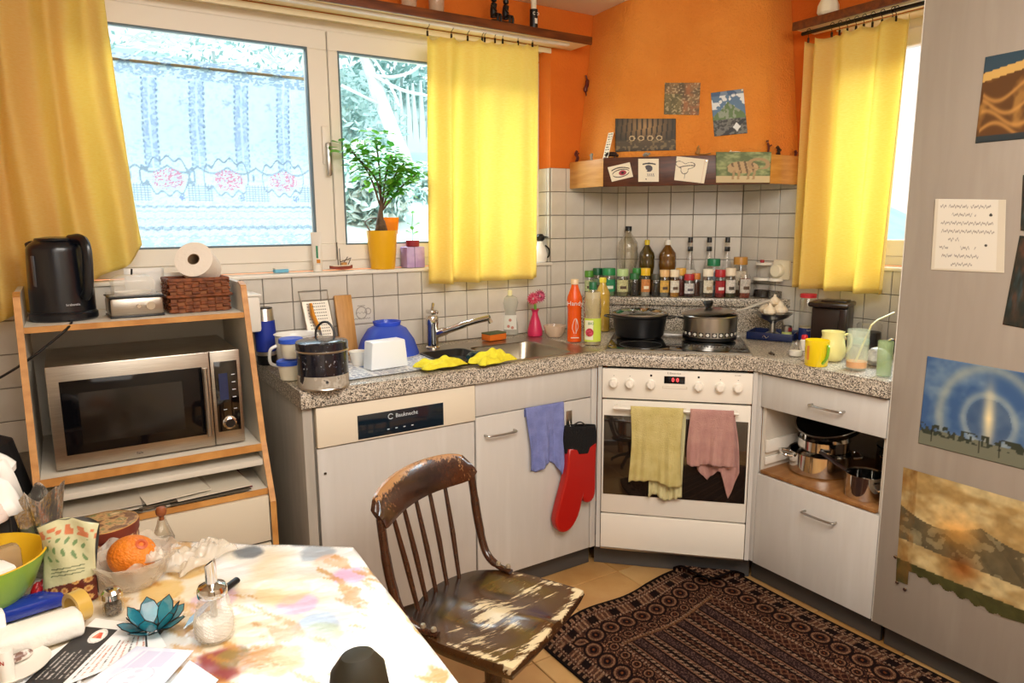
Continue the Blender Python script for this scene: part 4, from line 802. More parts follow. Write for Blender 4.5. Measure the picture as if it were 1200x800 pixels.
t = T('frying_pan', 'black non-stick frying pan leaning on the stacked pots', 'pan', (-.385, -1.245, SZ+.193), 0); o = lt('body', [(0, 0), (.10, 0), (.115, .008), (.135, .045), (.138, .046), (.133, .042), (.112, .010), (.10, .004), (0, .003)], mat('nonstick', '#151617', .25), t, 48, rot=(0, -.42, -.1)); o2 = lt('rim', [(.134, .045), (.139, .047), (.139, .043), (.134, .041)], M_steel, t, 48, rot=(0, -.42, -.1)); o2['label'] = 'bright steel rim'
t = pan('milk_pan', 'small shiny saucepan with a long dark handle at the front of the shelf', (-.50, -1.445), .062, .085); tb('long_handle', [(-.0, .06, .075), (.0, .11, .09), (.02, .19, .11)], [.009, .011, .012], mat('handle_brown', '#2b1a16', .4), t, 10, flat=.6); tb('lip_handle', smoothp([(-.02, -.058, .045), (-.03, -.075, .05), (.01, -.08, .05), (.015, -.058, .045)], 4), .004, M_chrome, t, 8)
t = pan('cooking_pot', 'dark-rimmed pot at the back right of the open compartment', (-.20, -1.42), .095, .12); tb('side_handle', smoothp([(-.095, .03, .10), (-.125, .02, .105), (-.125, -.02, .105), (-.095, -.03, .10)], 5), .006, M_chrome, t, 8); lt('lid', [(.094, .126), (.06, .135), (0, .14)], M_steel, t, 40)
# ------------------------------------------------------------ left part of the worktop
P, r, h = OB(313.5, 428, 360, 23); t = T('thermos_mug', 'blue thermos mug with steel neck and black foot beside the shelf unit', 'mug', (P.x, P.y, ZT+.001))
for n, m, a in (('foot', M_black, [(0, 0), (r*.88, 0), (r*.96, h*.02), (r*.98, h*.16), (r*.9, h*.165)]), ('steel_ring', M_steel, [(r*.93, h*.165), (r*.97, h*.17), (r*.97, h*.23), (r*.9, h*.235)]), ('sleeve', dyed('thermos_blue', '#16309a', .5), [(r*.93, h*.235), (r*.98, h*.24), (r*1.04, h*.55), (r*.97, h*.77), (r*.9, h*.775)]), ('neck', M_steel, [(r*.93, h*.775), (r*.9, h*.79), (r*.84, h*.97), (r*.8, h*.985)]), ('lid', M_black, [(0, h*.99), (r*.78, h), (r*.82, h*.985), (r*.78, h*.97)])): lt(n, a, m, t, 32)
M_enw = mat('white_enamel', '#efece6', .2, coat=.3)
t = T('enamel_pot', 'white enamel pot with side handle behind the blue-lidded boxes', 'pot', (*onz(346, 391, 1.095).xy, ZT+.001)); r = .072; lt('body', [(0, 0), (r*.85, 0), (r*.9, .006), (r, .128), (r*1.06, .133), (r*1.0, .130), (r*.94, .12), (r*.85, .008), (0, .006)], M_enw, t, 44); tb('handle', smoothp([(-r*.95, 0, .095), (-r*1.28, -.0, .08), (-r*1.3, 0, .035), (-r*.92, 0, .02)], 5), .006, M_enw, t, 8)
tb('handle', smoothp([(r*.95, 0, .095), (r*1.28, -.0, .08), (r*1.3, 0, .035), (r*.92, 0, .02)], 5), .006, M_enw, t, 8)
M_bl = dyed('lid_blue', '#2b55c8', .4)
P, r, h = OB(340, 447, 421, 25); 
for i, l in enumerate(('lower white food box with blue lid beside the speckled canister', 'upper white food box with blue lid stacked beside the speckled canister')):
    t = T('food_box', l, 'food container', (P.x+.012*i, P.y+.005*i, ZT+.001+.0735*i), 0, 'blue-lidded food boxes'); lt('body', [(0, 0), (.026, 0), (.030, .004), (.038, .055), (.036, .058)], M_wax, t, 32); lt('lid', [(0, .069), (.037, .070), (.041, .067), (.042, .054), (.038, .055)], M_bl, t, 36)
P, r, h = OB(380, 458, 398, 58); t = T('enamel_canister', 'big black speckled enamel canister, its lower half worn to beige metal', 'canister', (P.x, P.y, ZT+.001), FACE)
M_sp = mat('speckled_enamel', '#14161f', .22, c2=['#171926', '#1b1e2c', '#cfd0cf'], scale=90, mixc=.58, contrast=.16, coat=.4, detail=8)
lt('body', [(0, .0), (r*.98, 0), (r, .004), (r, h*.93)], M_sp, t, 56); lt('worn_band', [(r*1.004, .002), (r*1.004, h*.30)], mat('worn_enamel', '#a79e90', .5, c2=['#a49a8b', '#c4bcae', '#1c1d26'], scale=26, mixc=.56, contrast=.10, detail=6), t, 56)
lt('lid', [(0, h*1.03), (r*.8, h*1.02), (r*.98, h*.99), (r*1.02, h*.97), (r*1.02, h*.82), (r*1.0, h*.82)], M_sp, t, 56); lt('lid_bead', [(r*1.02, h*.82), (r*1.05, h*.80), (r*1.02, h*.78)], M_steel, t, 56); lt('base_bead', [(r, .0), (r*1.02, .004), (r, .008)], M_steel, t, 56)
tb('lid_handle', smoothp([(-.030, r*.5, h*1.0), (-.028, r*.55, h*1.18), (-.010, r*.58, h*1.32), (.012, r*.58, h*1.32), (.028, r*.55, h*1.18), (.032, r*.5, h*1.0)], 5), .004, M_black, t, 8)
P, r, h = OB(420, 430, 411, 20); t = T('white_cup', 'white cup between the speckled canister and the white box', 'cup', (P.x, P.y, ZT+.001)); lt('body', [(0, 0), (r*.6, 0), (r*.7, h*.2), (r*1.0, h*.9), (r*1.08, h), (r*1.0, h), (r*.65, h*.2), (0, .005)], M_white, t, 32)
# grater and boards leaning on the tiles
def leaner(name, label, cat, u0, u1, vb, vt, ydeep): a = ony((u0+u1)/2, vb, -ydeep); b = ony((u0+u1)/2, vt, -.012); return a, b
xg = ony(378, 380, -.06).x; t = T('grater', 'flat metal grater with wire loop leaning against the tiles', 'grater', (xg, -.085, ZT+.002), 0)
def ln(x, s, o=0): return Vector((x-.03+.0*s+(-.05)*(s)*.25, s*.26*.26-.0*o+0, s*.26*.965)) if 0 else Vector((x-.018*s, .070*s-o, .262*s))
bm = new(); tube(bm, [ln(-.055, 0), ln(-.055, .84), ln(-.058, 1.0), ln(.058, 1.0), ln(.055, .84), ln(.055, 0)], .0022, 6); finish(bm, 'wire_frame', M_steel, t)
NXG, NZG = 9, 16; bm = new()
for i in range(NXG):
    for j in range(NZG):
        x = -.034+i*.0085; s = .12+j*.046; vs = [bm.verts.new(ln(x+a, s+b, .0035)) for a, b in ((-.0024, -.006), (.0024, -.006), (.0024, .006), (-.0024, .006))]; bm.faces.new(vs)
finish(bm, 'holes', M_black, t)['kind'] = 'stuff'
bm = new(); g = [ln(-.052, .02, .001), ln(.052, .02, .001), ln(.052, .84, .001), ln(-.052, .84, .001)]; k = [v+Vector((0, .002, 0)) for v in g]
va = [bm.verts.new(v) for v in g+k]; [bm.faces.new([va[i] for i in f]) for f in ((0, 1, 2, 3), (7, 6, 5, 4), (0, 4, 5, 1), (1, 5, 6, 2), (2, 6, 7, 3), (3, 7, 4, 0))]; finish(bm, 'plate', mat('grater_plate', '#d6cfc0', .4, .5), t, smooth=False)
t = T('vegetable_peeler', 'orange-handled peeler hung in front of the grater', 'peeler', (xg-.03, -.072, ZT+.115), 0); bm = new(); tube(bm, [(-.012, .015, .105), (-.008, .010, .06), (.006, .004, .02), (.014, 0, 0)], [.011, .016, .015, .010], 10, flat=.5); finish(bm, 'grip', mat('peeler_orange', '#ef9c2c', .4), t); lt('hang_hole', [(0, .002), (.0035, .002)], M_black, t, 12, loc=(-.010, .004, .092), rot=(PI/2, 0, 0))
tb('blade', [(.014, 0, 0), (.02, -.002, -.03), (.022, -.002, -.05)], .004, M_steel, t, 6)
xb = ony(406, 385, -.05).x; t = T('chopping_board', 'narrow oak chopping board leaning on the tiles beside the grater', 'board', (xb, -.075, ZT+.002), 0)
M_oak = mat('oak_board', '#cf9a57', .5, c2='#b37d3e', scale=10, stretch=(8, 1, 1), detail=8, contrast=.2)
bm = new(); box(bm, (0, 0, .122), (.072, .018, .244), .004); Rm = Matrix.Rotation(-.24, 3, 'X') 
for v in bm.verts: v.co = Rm @ v.co
finish(bm, 'plank', M_oak, t)
# blue colander upside down
P, r, h = OB(455, 421, 376, 71); t = T('salad_bowl', 'translucent blue bowl turned upside down by the white box', 'bowl', (P.x, P.y+.0, ZT+.001))
M_bb = mat('blue_plastic', '#4a70f2', .25, alpha=.82, tl=.4, coat=.3)
lt('bowl', [(r, 0), (r*1.01, .006), (r*.97, .02), (r*.86, h*.45), (r*.62, h*.78), (r*.42, h*.88), (r*.46, h*1.0), (r*.40, h*1.0), (r*.36, h*.87), (0, h*.84)], M_bb, t, 72, wob=lambda a: 1+.012*math.cos(a*2*PI*36))
P = onz(456, 433, ZT); t = T('ice_box', 'plain white plastic box with cut corners in front of the blue bowl', 'box', (P.x, P.y+.03, ZT+.004), .1); bm = new(); prism(bm, [(-.075, -.03), (.078, -.03), (.078, .035), (-.075, .035)], 0, .102, .006)
for v in bm.verts:
    if v.co.z > .08: v.co.x *= .88
finish(bm, 'box', mat('cold_white', '#f2f6f8', .35), t)
# newspaper
def news(U, V):
    im = np.ones(U.shape+(3,))*H('#e6e6e4'); ln_ = (np.sin(V*PI*2*26) > .1) & (vn(U*90, V*26, 4) > .35) & ((U*3 % 1) > .08)
    im = paint(im, ln_*.75, '#48567f'); b = (U > .36) & (U < .62) & (V > .45) & (V < .8); im = paint(im, b*(vn(U*30, V*20, 6)), '#6f88b8'); im = paint(im, (np.abs(V-.9) < .04) & (vn(U*26, V*3, 8) > .4), '#22335f'); return im
q = [onz(u, v, ZT+.002) for u, v in ((412, 449), (560, 426), (530, 412), (408, 425))]
o = printed('newspaper', lambda u, v: Vector((-2.135+.47*u, -.53+.33*v+.02*u, ZT+.0022+.003*math.sin(u*9)*math.sin(v*7)**2+.0008)), news, 120, 90, M_print); tag(o, 'crumpled printed newspaper sheet on the granite beside the sink', 'newspaper')
def crumple(name, label, cat, c, sx, sy, hh, m, seed, n=40, rz=0, lobes=3.0):
    random.seed(seed); a, b, c2 = [random.random()*6 for _ in range(3)]
    def f(u, v):
        x, y = u*2-1, v*2-1; rr = max(abs(x), abs(y)); wv = math.sin(x*lobes+a)*math.cos(y*lobes*1.2+b)+.5*math.sin((x+y)*lobes*2.3+c2)+.3*math.cos((x-y)*lobes*3.9+a)
        e = max(0, 1-rr**4); return Vector((sx*(x+.08*math.sin(y*5+a)), sy*(y+.10*math.sin(x*6+b)), hh*e*(.62+.3*wv)+.002+.003*(1-e)))
    o = sh(name, f, n, n, m, None, thick=.002); o.location = c; o.rotation_euler = (0, 0, rz); return tag(o, label, cat)
M_ycl = mat('yellow_cloth', '#f1e83c', .85, bump=.4, bscale=200, c2='#e2d22c', scale=30)
c = onz(516, 432, ZT); crumple('cleaning_cloth', 'crumpled yellow cleaning cloth on the newspaper, left of the sink tray', 'cloth', (c.x, c.y, ZT+.009), .088, .05, .042, M_ycl, 3, rz=.1, lobes=1.9)
c = onz(577, 427, ZT); crumple('cleaning_cloth', 'crumpled yellow cloth on the front rim of the sink', 'cloth', (c.x+.0, c.y, ZT+.009), .085, .045, .045, M_ycl, 8, rz=.25, lobes=2.0)
t = T('washing_tray', 'black plastic tray lying over the left sink bowl', 'tray', (-1.575, -.36, ZT+.004), 0); bm = new(); bowl(bm, -.10, .10, -.135, .135, .05, .04)
for v in bm.verts: v.co.z = (v.co.z-ZT)*.6
o = finish(bm, 'tray', M_black, t); q = o.modifiers.new('t', 'SOLIDIFY'); q.thickness = .003; tb('brush_handle', smoothp([(.0, -.10, .012), (.05, -.06, .016), (.115, -.13, .012)], 4), .009, mat('dark_teal', '#1a3a44', .4), t, 8)
# ------------------------------------------------------------ window sill
SZL = ZS+.001
c = onz(329, 316, SZL); t = T('blue_sponge', 'tiny pale blue sponge on the window sill', 'sponge', (ony(329, 316, .03).x, .03, SZL), .1); bx('foam', (0, 0, .009), (.055, .03, .014), mat('pale_blue_foam', '#7cc4e4', .9, bump=.5, bscale=200), t, bev=.003); bx('white_layer', (0, 0, .0185), (.054, .029, .005), M_white, t, bev=.001)
x = ony(373, 318, .02).x; t = T('cream_tube', 'white squeeze tube standing on its cap on the window sill', 'tube', (x, .025, SZL), FACE); hT = ony(371, 272, .025).z-SZL
lt('cap', [(0, 0), (.017, 0), (.018, .003), (.018, .03), (.012, .031)], M_white, t, 20); bm = new(); sheet(bm, lambda u, v: Vector((.018*math.cos(u*2*PI)*(1+.25*v), .016*math.sin(u*2*PI)*(1-v*.95), .031+(hT-.031)*v)), 24, 8); finish(bm, 'tube', M_white, t); bx('print', (.004, -.0125, hT*.5), (.008, .001, .05), mat('tube_print', '#3a8f6a', .5), t); bx('print', (.009, -.0162, hT*.27), (.014, .001, .014), dyed('print_amber', '#d98c2c'), t)
x0 = ony(401, 317, .02).x; t = T('toy_boat', 'small wooden toy sailing boat on the window sill', 'toy', (x0, .03, SZL), .05)
bm = new(); sheet(bm, lambda u, v: Vector(((u*2-1)*.05, (v*2-1)*.014*math.sqrt(max(0, 1-(u*2-1)**4)), .004+.006*(u*2-1)**2)), 16, 6); r_ = bmesh.ops.extrude_face_region(bm, geom=bm.faces[:]); 
for e_ in r_['geom']:
    if isinstance(e_, bmesh.types.BMVert): e_.co.z += .012
bmesh.ops.recalc_face_normals(bm, faces=bm.faces); finish(bm, 'hull', mat('hull_red', '#8a3a26', .5), t); bx('deck', (0, 0, .020), (.075, .018, .004), M_wax, t, bev=.001); bx('cabin', (.012, 0, .027), (.022, .014, .012), M_oak, t, bev=.001)
bm = new(); tube(bm, [(-.012, 0, .02), (-.014, 0, .115)], .0018, 6); tube(bm, [(-.004, 0, .02), (-.004, 0, .09)], .0014, 6); finish(bm, 'mast', M_darkmetal, t); bm = new(); tube(bm, [(-.004, 0, .035), (.045, 0, .05)], .0016, 5); tube(bm, [(.01, 0, .03), (.03, .0, .055)], .0016, 5); tube(bm, [(.03, 0, .022), (.042, .0, .045)], .0016, 5); finish(bm, 'rigging', M_darkmetal, t)
# potted ficus
xp = ony(449, 316, .03).x; hp = ony(449, 270, .03).z-SZL; t = T('potted_ficus', 'small ficus with a thick trunk in a tall yellow pot on the sill', 'plant', (xp, .03, SZL)); rp = .065; rb = .049
lt('pot', [(0, 0), (rb, 0), (rb+.002, .003), (rp, hp), (rp-.004, hp), (rp-.008, hp-.02), (0, hp-.02)], mat('yellow_pot', '#f0b414', .4), t, 44); lt('soil', [(0, hp-.012), (rp-.007, hp-.015)], mat('soil', '#3a2a1c', .95), t, 24)
M_tr = mat('ficus_bark', '#6b5340', .8, c2='#4a3828', scale=40); bm = new()
tube(bm, smoothp([(0, 0, hp-.02), (-.004, 0, hp+.05), (.004, 0, hp+.11)], 5), [.024]*3+[.022, .018, .014, .012, .010, .009, .008, .008], 10)
top = Vector((.004, 0, hp+.11)); ends = []
for q in ((-.05, .0, .12, -.135, -.01, .22), (.0, .01, .14, -.015, .0, .26), (.05, -.01, .10, .10, -.02, .17), (.08, .0, .06, .165, .0, .13), (-.02, -.01, .09, -.09, -.02, .17), (.03, -.01, .05, .07, -.02, .10), (.02, 0, .1, .05, 0, .2)):
    m_ = top+Vector(q[:3]); e_ = top+Vector(q[3:]); tube(bm, smoothp([top-Vector((0, 0, .03)), m_, e_], 4), .004, 6); ends += [m_, (m_+e_)/2, e_, e_]
for q in ((-.02, .02), (.03, .01), (-.035, -.01)): tube(bm, [(q[0]*.3, 0, hp+.04), (q[0], q[1], hp-.012)], [.007, .004], 6)
finish(bm, 'trunk', M_tr, t)
def leaf(bm, p, d, L, wd, nrm):
    s = d.cross(nrm).normalized(); P_ = [p, p+d*L*.35+s*wd, p+d*L*.75+s*wd*.7, p+d*L-nrm*L*.12, p+d*L*.75-s*wd*.7, p+d*L*.35-s*wd]; m1 = p+d*L*.5-nrm*L*.05
    v = [bm.verts.new(q) for q in P_]; c_ = bm.verts.new(m1+nrm*.0)
    for i in range(6): bm.faces.new((v[i], v[(i+1) % 6], c_))
M_leaf = mat('ficus_leaf', '#3f9a2c', .35, c2='#86c440', scale=14, tl=.4, contrast=.2)
random.seed(11); li = 0
for e_ in ends:
    for k in range(13):
        a = random.uniform(0, 2*PI); d = Vector((math.cos(a), math.sin(a)*.8, random.uniform(-.5, .5))).normalized(); p = e_+d*random.uniform(.005, .02)+Vector((random.uniform(-.03, .03), random.uniform(-.02, .01), random.uniform(-.03, .03)))
        bm = new(); leaf(bm, p, d, random.uniform(.036, .060), random.uniform(.012, .018), Vector((random.uniform(-.4, .4), random.uniform(-.5, .1), 1)).normalized()); finish(bm, 'leaf', M_leaf, t)
xw = ony(462, 262, .085).x; t = T('toy_scoop', 'small orange plastic toy scoop behind the yellow pot', 'scoop', (xp+.062, .070, SZL+.0)); lt('shell', [(.0, .10), (.012, .10), (.028, .150), (.036, .215), (.033, .215), (.0, .104)], mat('scoop_orange', '#f3a21c', .4, tl=.4), t, 20, sy=.35); tb('stand', [(0, 0, .0), (0, 0, .10)], .006, mat('scoop_orange'), t, 8)
t = T('plant_clip', 'grey curved clip hooked over the left rim of the yellow pot', 'clip', (xp-.05, .03, SZL+hp), 0); tb('clip', smoothp([(.0, 0, -.004), (-.014, 0, .018), (-.022, 0, .035), (.0, 0, .05), (.03, 0, .052)], 5), .005, mat('grey_clip', '#6b6a66', .5), t, 8, flat=.6)
xc = ony(484, 315, .03).x; t = T('lilac_box', 'lilac ceramic cube under a tiny red-potted seedling on the sill', 'pot', (xc, .03, SZL), 0); bx('cube', (0, 0, .045), (.085, .07, .089), mat('lilac_ceramic', '#c3aad6', .5, c2='#a98cc4', scale=18, bump=.2), t, bev=.004); bm = new(); box(bm, (-.006, -.0352, .045), (.002, .002, .088)); finish(bm, 'seam', dyed('seam_violet', '#6b5a80'), t)
t = T('seedling', 'tiny seedling in a dark red pot standing on the lilac cube', 'plant', (xc+.002, .03, SZL+.0905)); lt('pot', [(0, 0), (.026, 0), (.028, .002), (.030, .026), (.027, .026), (.0, .022)], dyed('seedling_pot', '#8f2030', .5), t, 28); bm = new(); tube(bm, smoothp([(0, 0, .02), (.003, 0, .05), (0, 0, .085), (.004, 0, .14)], 4), .0016, 5); finish(bm, 'stem', mat('stem_green', '#6fae3c'), t)
for a, z, L in ((.2, .05, .04), (2.8, .055, .035), (1.4, .07, .03), (-.5, .085, .045), (3.4, .09, .03), (.9, .14, .025)):
    bm = new(); leaf(bm, Vector((0, 0, z)), Vector((math.cos(a), math.sin(a)*.5, .5)).normalized(), L, .009, Vector((0, -.3, 1)).normalized()); finish(bm, 'leaf', M_leaf, t)
xf = ony(632, 305, .03).x; t = T('penguin_jug', 'small black and white ceramic jug at the right end of the sill', 'figurine', (NX-.045, .02, SZL), 0); lt('body', [(0, 0), (.028, 0), (.034, .012), (.036, .04), (.028, .065), (.016, .085), (.014, .10)], M_enw, t, 28); lt('head', [(.013, .10), (.022, .108), (.023, .122), (.012, .134), (0, .136)], M_black, t, 24); tb('wing', smoothp([(.022, -.012, .08), (.04, -.018, .06), (.036, -.022, .03), (.024, -.02, .02)], 4), .004, M_black, t, 6); tb('beak', [(.012, -.01, .12), (.036, -.02, .118)], [.006, .002], M_black, t, 6)
# ------------------------------------------------------------ shelf unit with the microwave
ct = T('shelf_unit', 'white shelf unit with beech edges holding the microwave', 'shelf unit', (-2.67, -.30, 0)); L0 = -Vector(ct.location)
prof = [(-.03, 0), (-.60, 0), (-.60, .62), (-.52, .80), (-.385, 1.29), (-.345, 1.30), (-.03, 1.30)]
M_cw = mat('unit_white', '#d6cebf', .5)
for x in (-2.985, -2.375):
    bm = new(); a = [bm.verts.new((x, y, z)) for y, z in prof]; b = [bm.verts.new((x+.016, y, z)) for y, z in prof]; n = len(prof); bm.faces.new(a); bm.faces.new(b[::-1])
    for i in range(n): bm.faces.new((a[i], a[(i+1) % n], b[(i+1) % n], b[i]))
    bmesh.ops.recalc_face_normals(bm, faces=bm.faces); s = finish(bm, 'side_panel', M_cw, ct, smooth=False); s.location = L0
    pts = [Vector((x+.008, y, z)) for y, z in prof[1:6]]; bm = new()
    for p_, q_ in zip(pts, pts[1:]):
        for sx in (0,): pass
        n_ = (q_-p_).normalized(); o_ = Vector((0, -n_.z, n_.y))*.0; vs = []
        off = Vector((0, -n_.z, n_.y))*.004
        f_ = [bm.verts.new(k+Vector((dx, 0, 0))+of) for k in (p_, q_) for dx in (-.0088, .0088) for of in (Vector((0, 0, 0)), off)]
        for id_ in ((0, 1, 3, 2), (4, 6, 7, 5), (0, 4, 5, 1), (2, 3, 7, 6), (1, 5, 7, 3), (0, 2, 6, 4)): bm.faces.new([f_[i] for i in id_])
    bmesh.ops.recalc_face_normals(bm, faces=bm.faces); finish(bm, 'edge_strip', M_beech, s, smooth=False)
zz = lambda v: ony(200, v, -.55).z
def shelf(z, y, t_=.016, m=M_cw, nm='shelf', edge=True):
    o = bx(nm, Vector((-2.672, (y-.03)/2, z-t_/2))+L0, (.592, -.03-y, t_), m, ct, bev=.001)
    if edge: bx('edge_strip', Vector((-2.672, y-.002, z-t_/2))+L0, (.592, .005, t_+.001), M_beech, o)
shelf(1.206, -.405); shelf(.795, -.530, .022); shelf(.745, -.54, .018, edge=False, nm='pull_out_board'); shelf(.660, -.575, .018)
for z0, z1, nm in ((.49, .640, 'drawer'), (.11, .482, 'lower_door')): bx(nm, Vector((-2.672, -.585, (z0+z1)/2))+L0, (.588, .016, z1-z0), mat('unit_front', '#d9cdb6', .5), ct, bev=.002)
bx('back', Vector((-2.672, -.025, .62))+L0, (.592, .006, 1.16), M_cw, ct)
for i, (a, c_, l, ww, dx) in enumerate(((.0, '#c9bfae', 'stack of cream magazines in the slot, at the left', .23, -.15), (.0, '#8a8378', 'grey magazine in the slot under the microwave, mid left', .20, .02), (.0, '#6b2430', 'dark red magazine in the slot, right of the middle', .24, .12))):
    t = T('magazine', l, 'magazine', (-2.67+dx, -.43, .6608+(.0 if i != 1 else .010)), (-.05, .10, .04)[i]); 
    for k in range(9 if i == 0 else 6):
        bx('sheets', (.012*math.sin(k*2.3+i), -.018*(k % 3), .0025+k*.0034), (ww*(1-.02*k), .24, .003), mat('mag_'+'abcd'[k % 4]+c_, (c_, '#d8cfbd', '#5f5648', '#b9aa96')[k % 4], .5), t, rot=.05*math.sin(k*1.7))
mw = T('microwave', 'steel microwave oven with dark window standing on the shelf unit', 'microwave', (-2.672, -.30, .7955), 0); W, Hh, yf = .258, .300, -.175
M_mw = mat('brushed_steel', '#a79f93', .33, 1, c2='#b5ada1', scale=60, stretch=(.3, 1, 12))
bm = new(); box(bm, (0, .0, Hh/2+.006), (W*2, .34, Hh-.002), .006); finish(bm, 'casing', M_mw, mw)
for sx in (-1, 1):
    for sy in (-1, 1): lt('foot', [(0, 0), (.012, 0), (.012, .008), (0, .008)], M_black, mw, 12, loc=(sx*.2, sy*.12, 0))
d_ = bx('door', (-.045, yf-.008, Hh/2+.006), (.424, .018, Hh), M_mw, mw, bev=.003)
bx('window', (-.045+.003, yf-.0178, Hh/2+.004), (.372, .003, Hh-.085), mat('mw_window', '#0a0a0d', .07, spec=.35), d_, bev=.0008); bx('window', (-.05, yf-.0192, Hh/2+.0), (.27, .0006, Hh-.15), mat('mw_mesh', '#1c1712', .12, spec=.4), d_)
tb('handle', [(.150, yf-.036, .045), (.150, yf-.036, Hh-.040)], .007, M_steel, d_, 12); bx('handle_post', (.150, yf-.026, .055), (.01, .022, .01), M_steel, d_); bx('handle_post', (.150, yf-.026, Hh-.05), (.01, .022, .01), M_steel, d_)
bx('control_strip', (.2125, yf-.008, Hh/2+.006), (.0885, .018, Hh), M_mw, mw, bev=.003); bx('control_panel', (.2125, yf-.0178, Hh/2+.010), (.068, .003, Hh-.075), M_blackgl, mw, bev=.0008)
bx('display', (.203, yf-.0196, Hh*.64), (.026, .0006, .085), mat('mw_display', '#1e2b52', .2), mw); lt('dial', [(0, .016), (.012, .016), (.0135, .014), (.014, 0)], M_black, mw, 32, loc=(.213, yf-.0195, .075), rot=(PI/2, 0, 0)); lt('dial_ring', [(.014, .012), (.0165, .011), (.0165, .002), (.021, .001)], M_chrome, mw, 36, loc=(.213, yf-.0195, .075), rot=(PI/2, 0, 0))
M_lp = mat('light_print', '#c9ccd2', .5)
for k in range(4): bx('button_mark', (.233, yf-.0196, Hh*.76-k*.024), (.011, .0006, .0028), M_lp, mw)
for x in (.203, .233): bx('button_mark', (x, yf-.0196, .118), (.010, .0006, .002), M_lp, mw)
text('lettering', 'fiala', .011, mat('dark_print', '#2c2824', .5), mw, (-.045, yf-.0175, .022), (PI/2, 0, 0))
# things on top of the unit
UZ = 1.2068
P = onz(66, 376, UZ); kt = T('kettle', 'black electric kettle on the left of the shelf unit', 'kettle', (-2.868, -.255, UZ), .15)
M_kt = mat('kettle_black', '#070b14', .28, coat=.2)
lt('base', [(0, 0), (.086, 0), (.091, .005), (.091, .020), (.086, .026), (0, .026)], M_kt, kt, 40)
def ks(u, v):
    a = u*2*PI; z = .027+.212*v; r_ = .086-.008*v-.022*(max(0, v-.88)/.12)**2; e_ = 1
    x = r_*math.cos(a); y = r_*.92*math.sin(a); return Vector((x*(1+.02*math.sin(v*3)), y, z))
bm = new(); sheet(bm, ks, 48, 24); bmesh.ops.remove_doubles(bm, verts=bm.verts, dist=.0005); finish(bm, 'body', M_kt, kt); lt('lid', [(0, .250), (.03, .249), (.055, .245), (.058, .238)], M_kt, kt, 40)
bm = new(); tube(bm, smoothp([(.030, -.03, .238), (.052, -.065, .240), (.060, -.090, .220), (.060, -.092, .16), (.055, -.088, .095), (.048, -.070, .07)], 6), .013, 12, flat=1.3); finish(bm, 'handle', M_kt, kt); tb('spout', [(-.05, .05, .20), (-.062, .062, .232)], [.022, .012], M_kt, kt, 10)
bx('water_gauge', (-.070, -.040, .15), (.004, .012, .09), mat('gauge_grey', '#4a4e54', .3), kt, bev=.0015, rot=.5); text('lettering', 'brabantia', .010, M_lp, kt, (.012, -.0875, .050), (PI/2, 0, .12))
tb('power_cord', smoothp([Vector(q)-Vector((-2.868, -.255, UZ)) for q in ((-2.85, -.33, UZ+.006), (-2.86, -.41, UZ-.006), (-2.91, -.43, 1.16), (-2.99, -.42, 1.10), (-3.10, -.36, 1.03), (-3.2, -.2, .95))], 6), .0035, M_black, kt, 8)
for o in kt.children:
    if o.name.startswith('power_cord'): o.rotation_euler = (0, 0, -.15)
eg = T('egg_cooker', 'steel egg cooker with a clear domed cover between kettle and basket', 'egg cooker', (-2.678, -.275, UZ), .05)
bx('base', (0, 0, .032), (.150, .13, .058), M_mw, eg, bev=.010); bx('trim', (0, 0, .0635), (.155, .135, .006), M_black, eg, bev=.003); bx('foot_rim', (0, 0, .003), (.153, .133, .006), M_black, eg, bev=.003)
def dome(u, v):
    a = u*2*PI; q = math.sin(v*PI/2)**.55; c_, s_ = math.cos(a), math.sin(a); k = 1/max(abs(c_), abs(s_))**.75; sc_ = 1 if v < .55 else math.cos((v-.55)/.45*PI/2)**.5
    return Vector((.062*c_*k*sc_*1.0, .052*s_*k*sc_, .067+.062*min(1, v/.9)**.8))
bm = new(); sheet(bm, dome, 48, 16); finish(bm, 'cover', mat('dome_clear', '#f4efe4', .08, alpha=.30, coat=.8), eg); bx('cover_rim', (0, 0, .069), (.148, .128, .006), mat('dome_clear'), eg, bev=.003)
tb('cover_knob', [(.0, 0, .128), (.002, 0, .146)], .003, M_black, eg, 8); lt('dial', [(0, .010), (.0125, .010), (.0135, .0), (0, 0)], M_chrome, eg, 28, loc=(.036, -.0655, .034), rot=(PI/2, 0, 0)); lt('button', [(0, .005), (.006, .005), (.007, 0)], M_chrome, eg, 20, loc=(.004, -.0655, .034), rot=(PI/2, 0, 0)); lt('tray', [(0, .07), (.05, .07), (.052, .076)], M_white, eg, 28)
bk = T('wicker_basket', 'brown woven wicker basket on the right of the shelf unit', 'basket', (-2.492, -.255, UZ), .03)
M_wk = mat('wicker', '#8a4a22', .6, c2='#5e2c10', scale=60, bump=.2); M_wk2 = mat('wicker_dark', '#6b3414', .6, c2='#8f5428', scale=50)
bx('lining', (0, 0, .05), (.176, .13, .098), M_wk2, bk)
bm = new(); nb = 0
for j in range(9):
    for side in range(4):
        L_ = .182 if side % 2 == 0 else .136; n_ = int(L_/.0225)
        for i in range(n_):
            if (i+j) % 2: continue
            x = (i+.5)/n_*L_-L_/2; z = .008+j*.0112; d2 = (.068 if side % 2 == 0 else .091)
            o_ = {0: (x, -d2), 1: (d2, x), 2: (x, d2), 3: (-d2, x)}[side]; s_ = (.026, .007, .0105) if side % 2 == 0 else (.007, .026, .0105)
            box(bm, (o_[0], o_[1], z), s_, .0028, seg=1)
o = finish(bm, 'weave', M_wk, bk); o['kind'] = 'stuff'
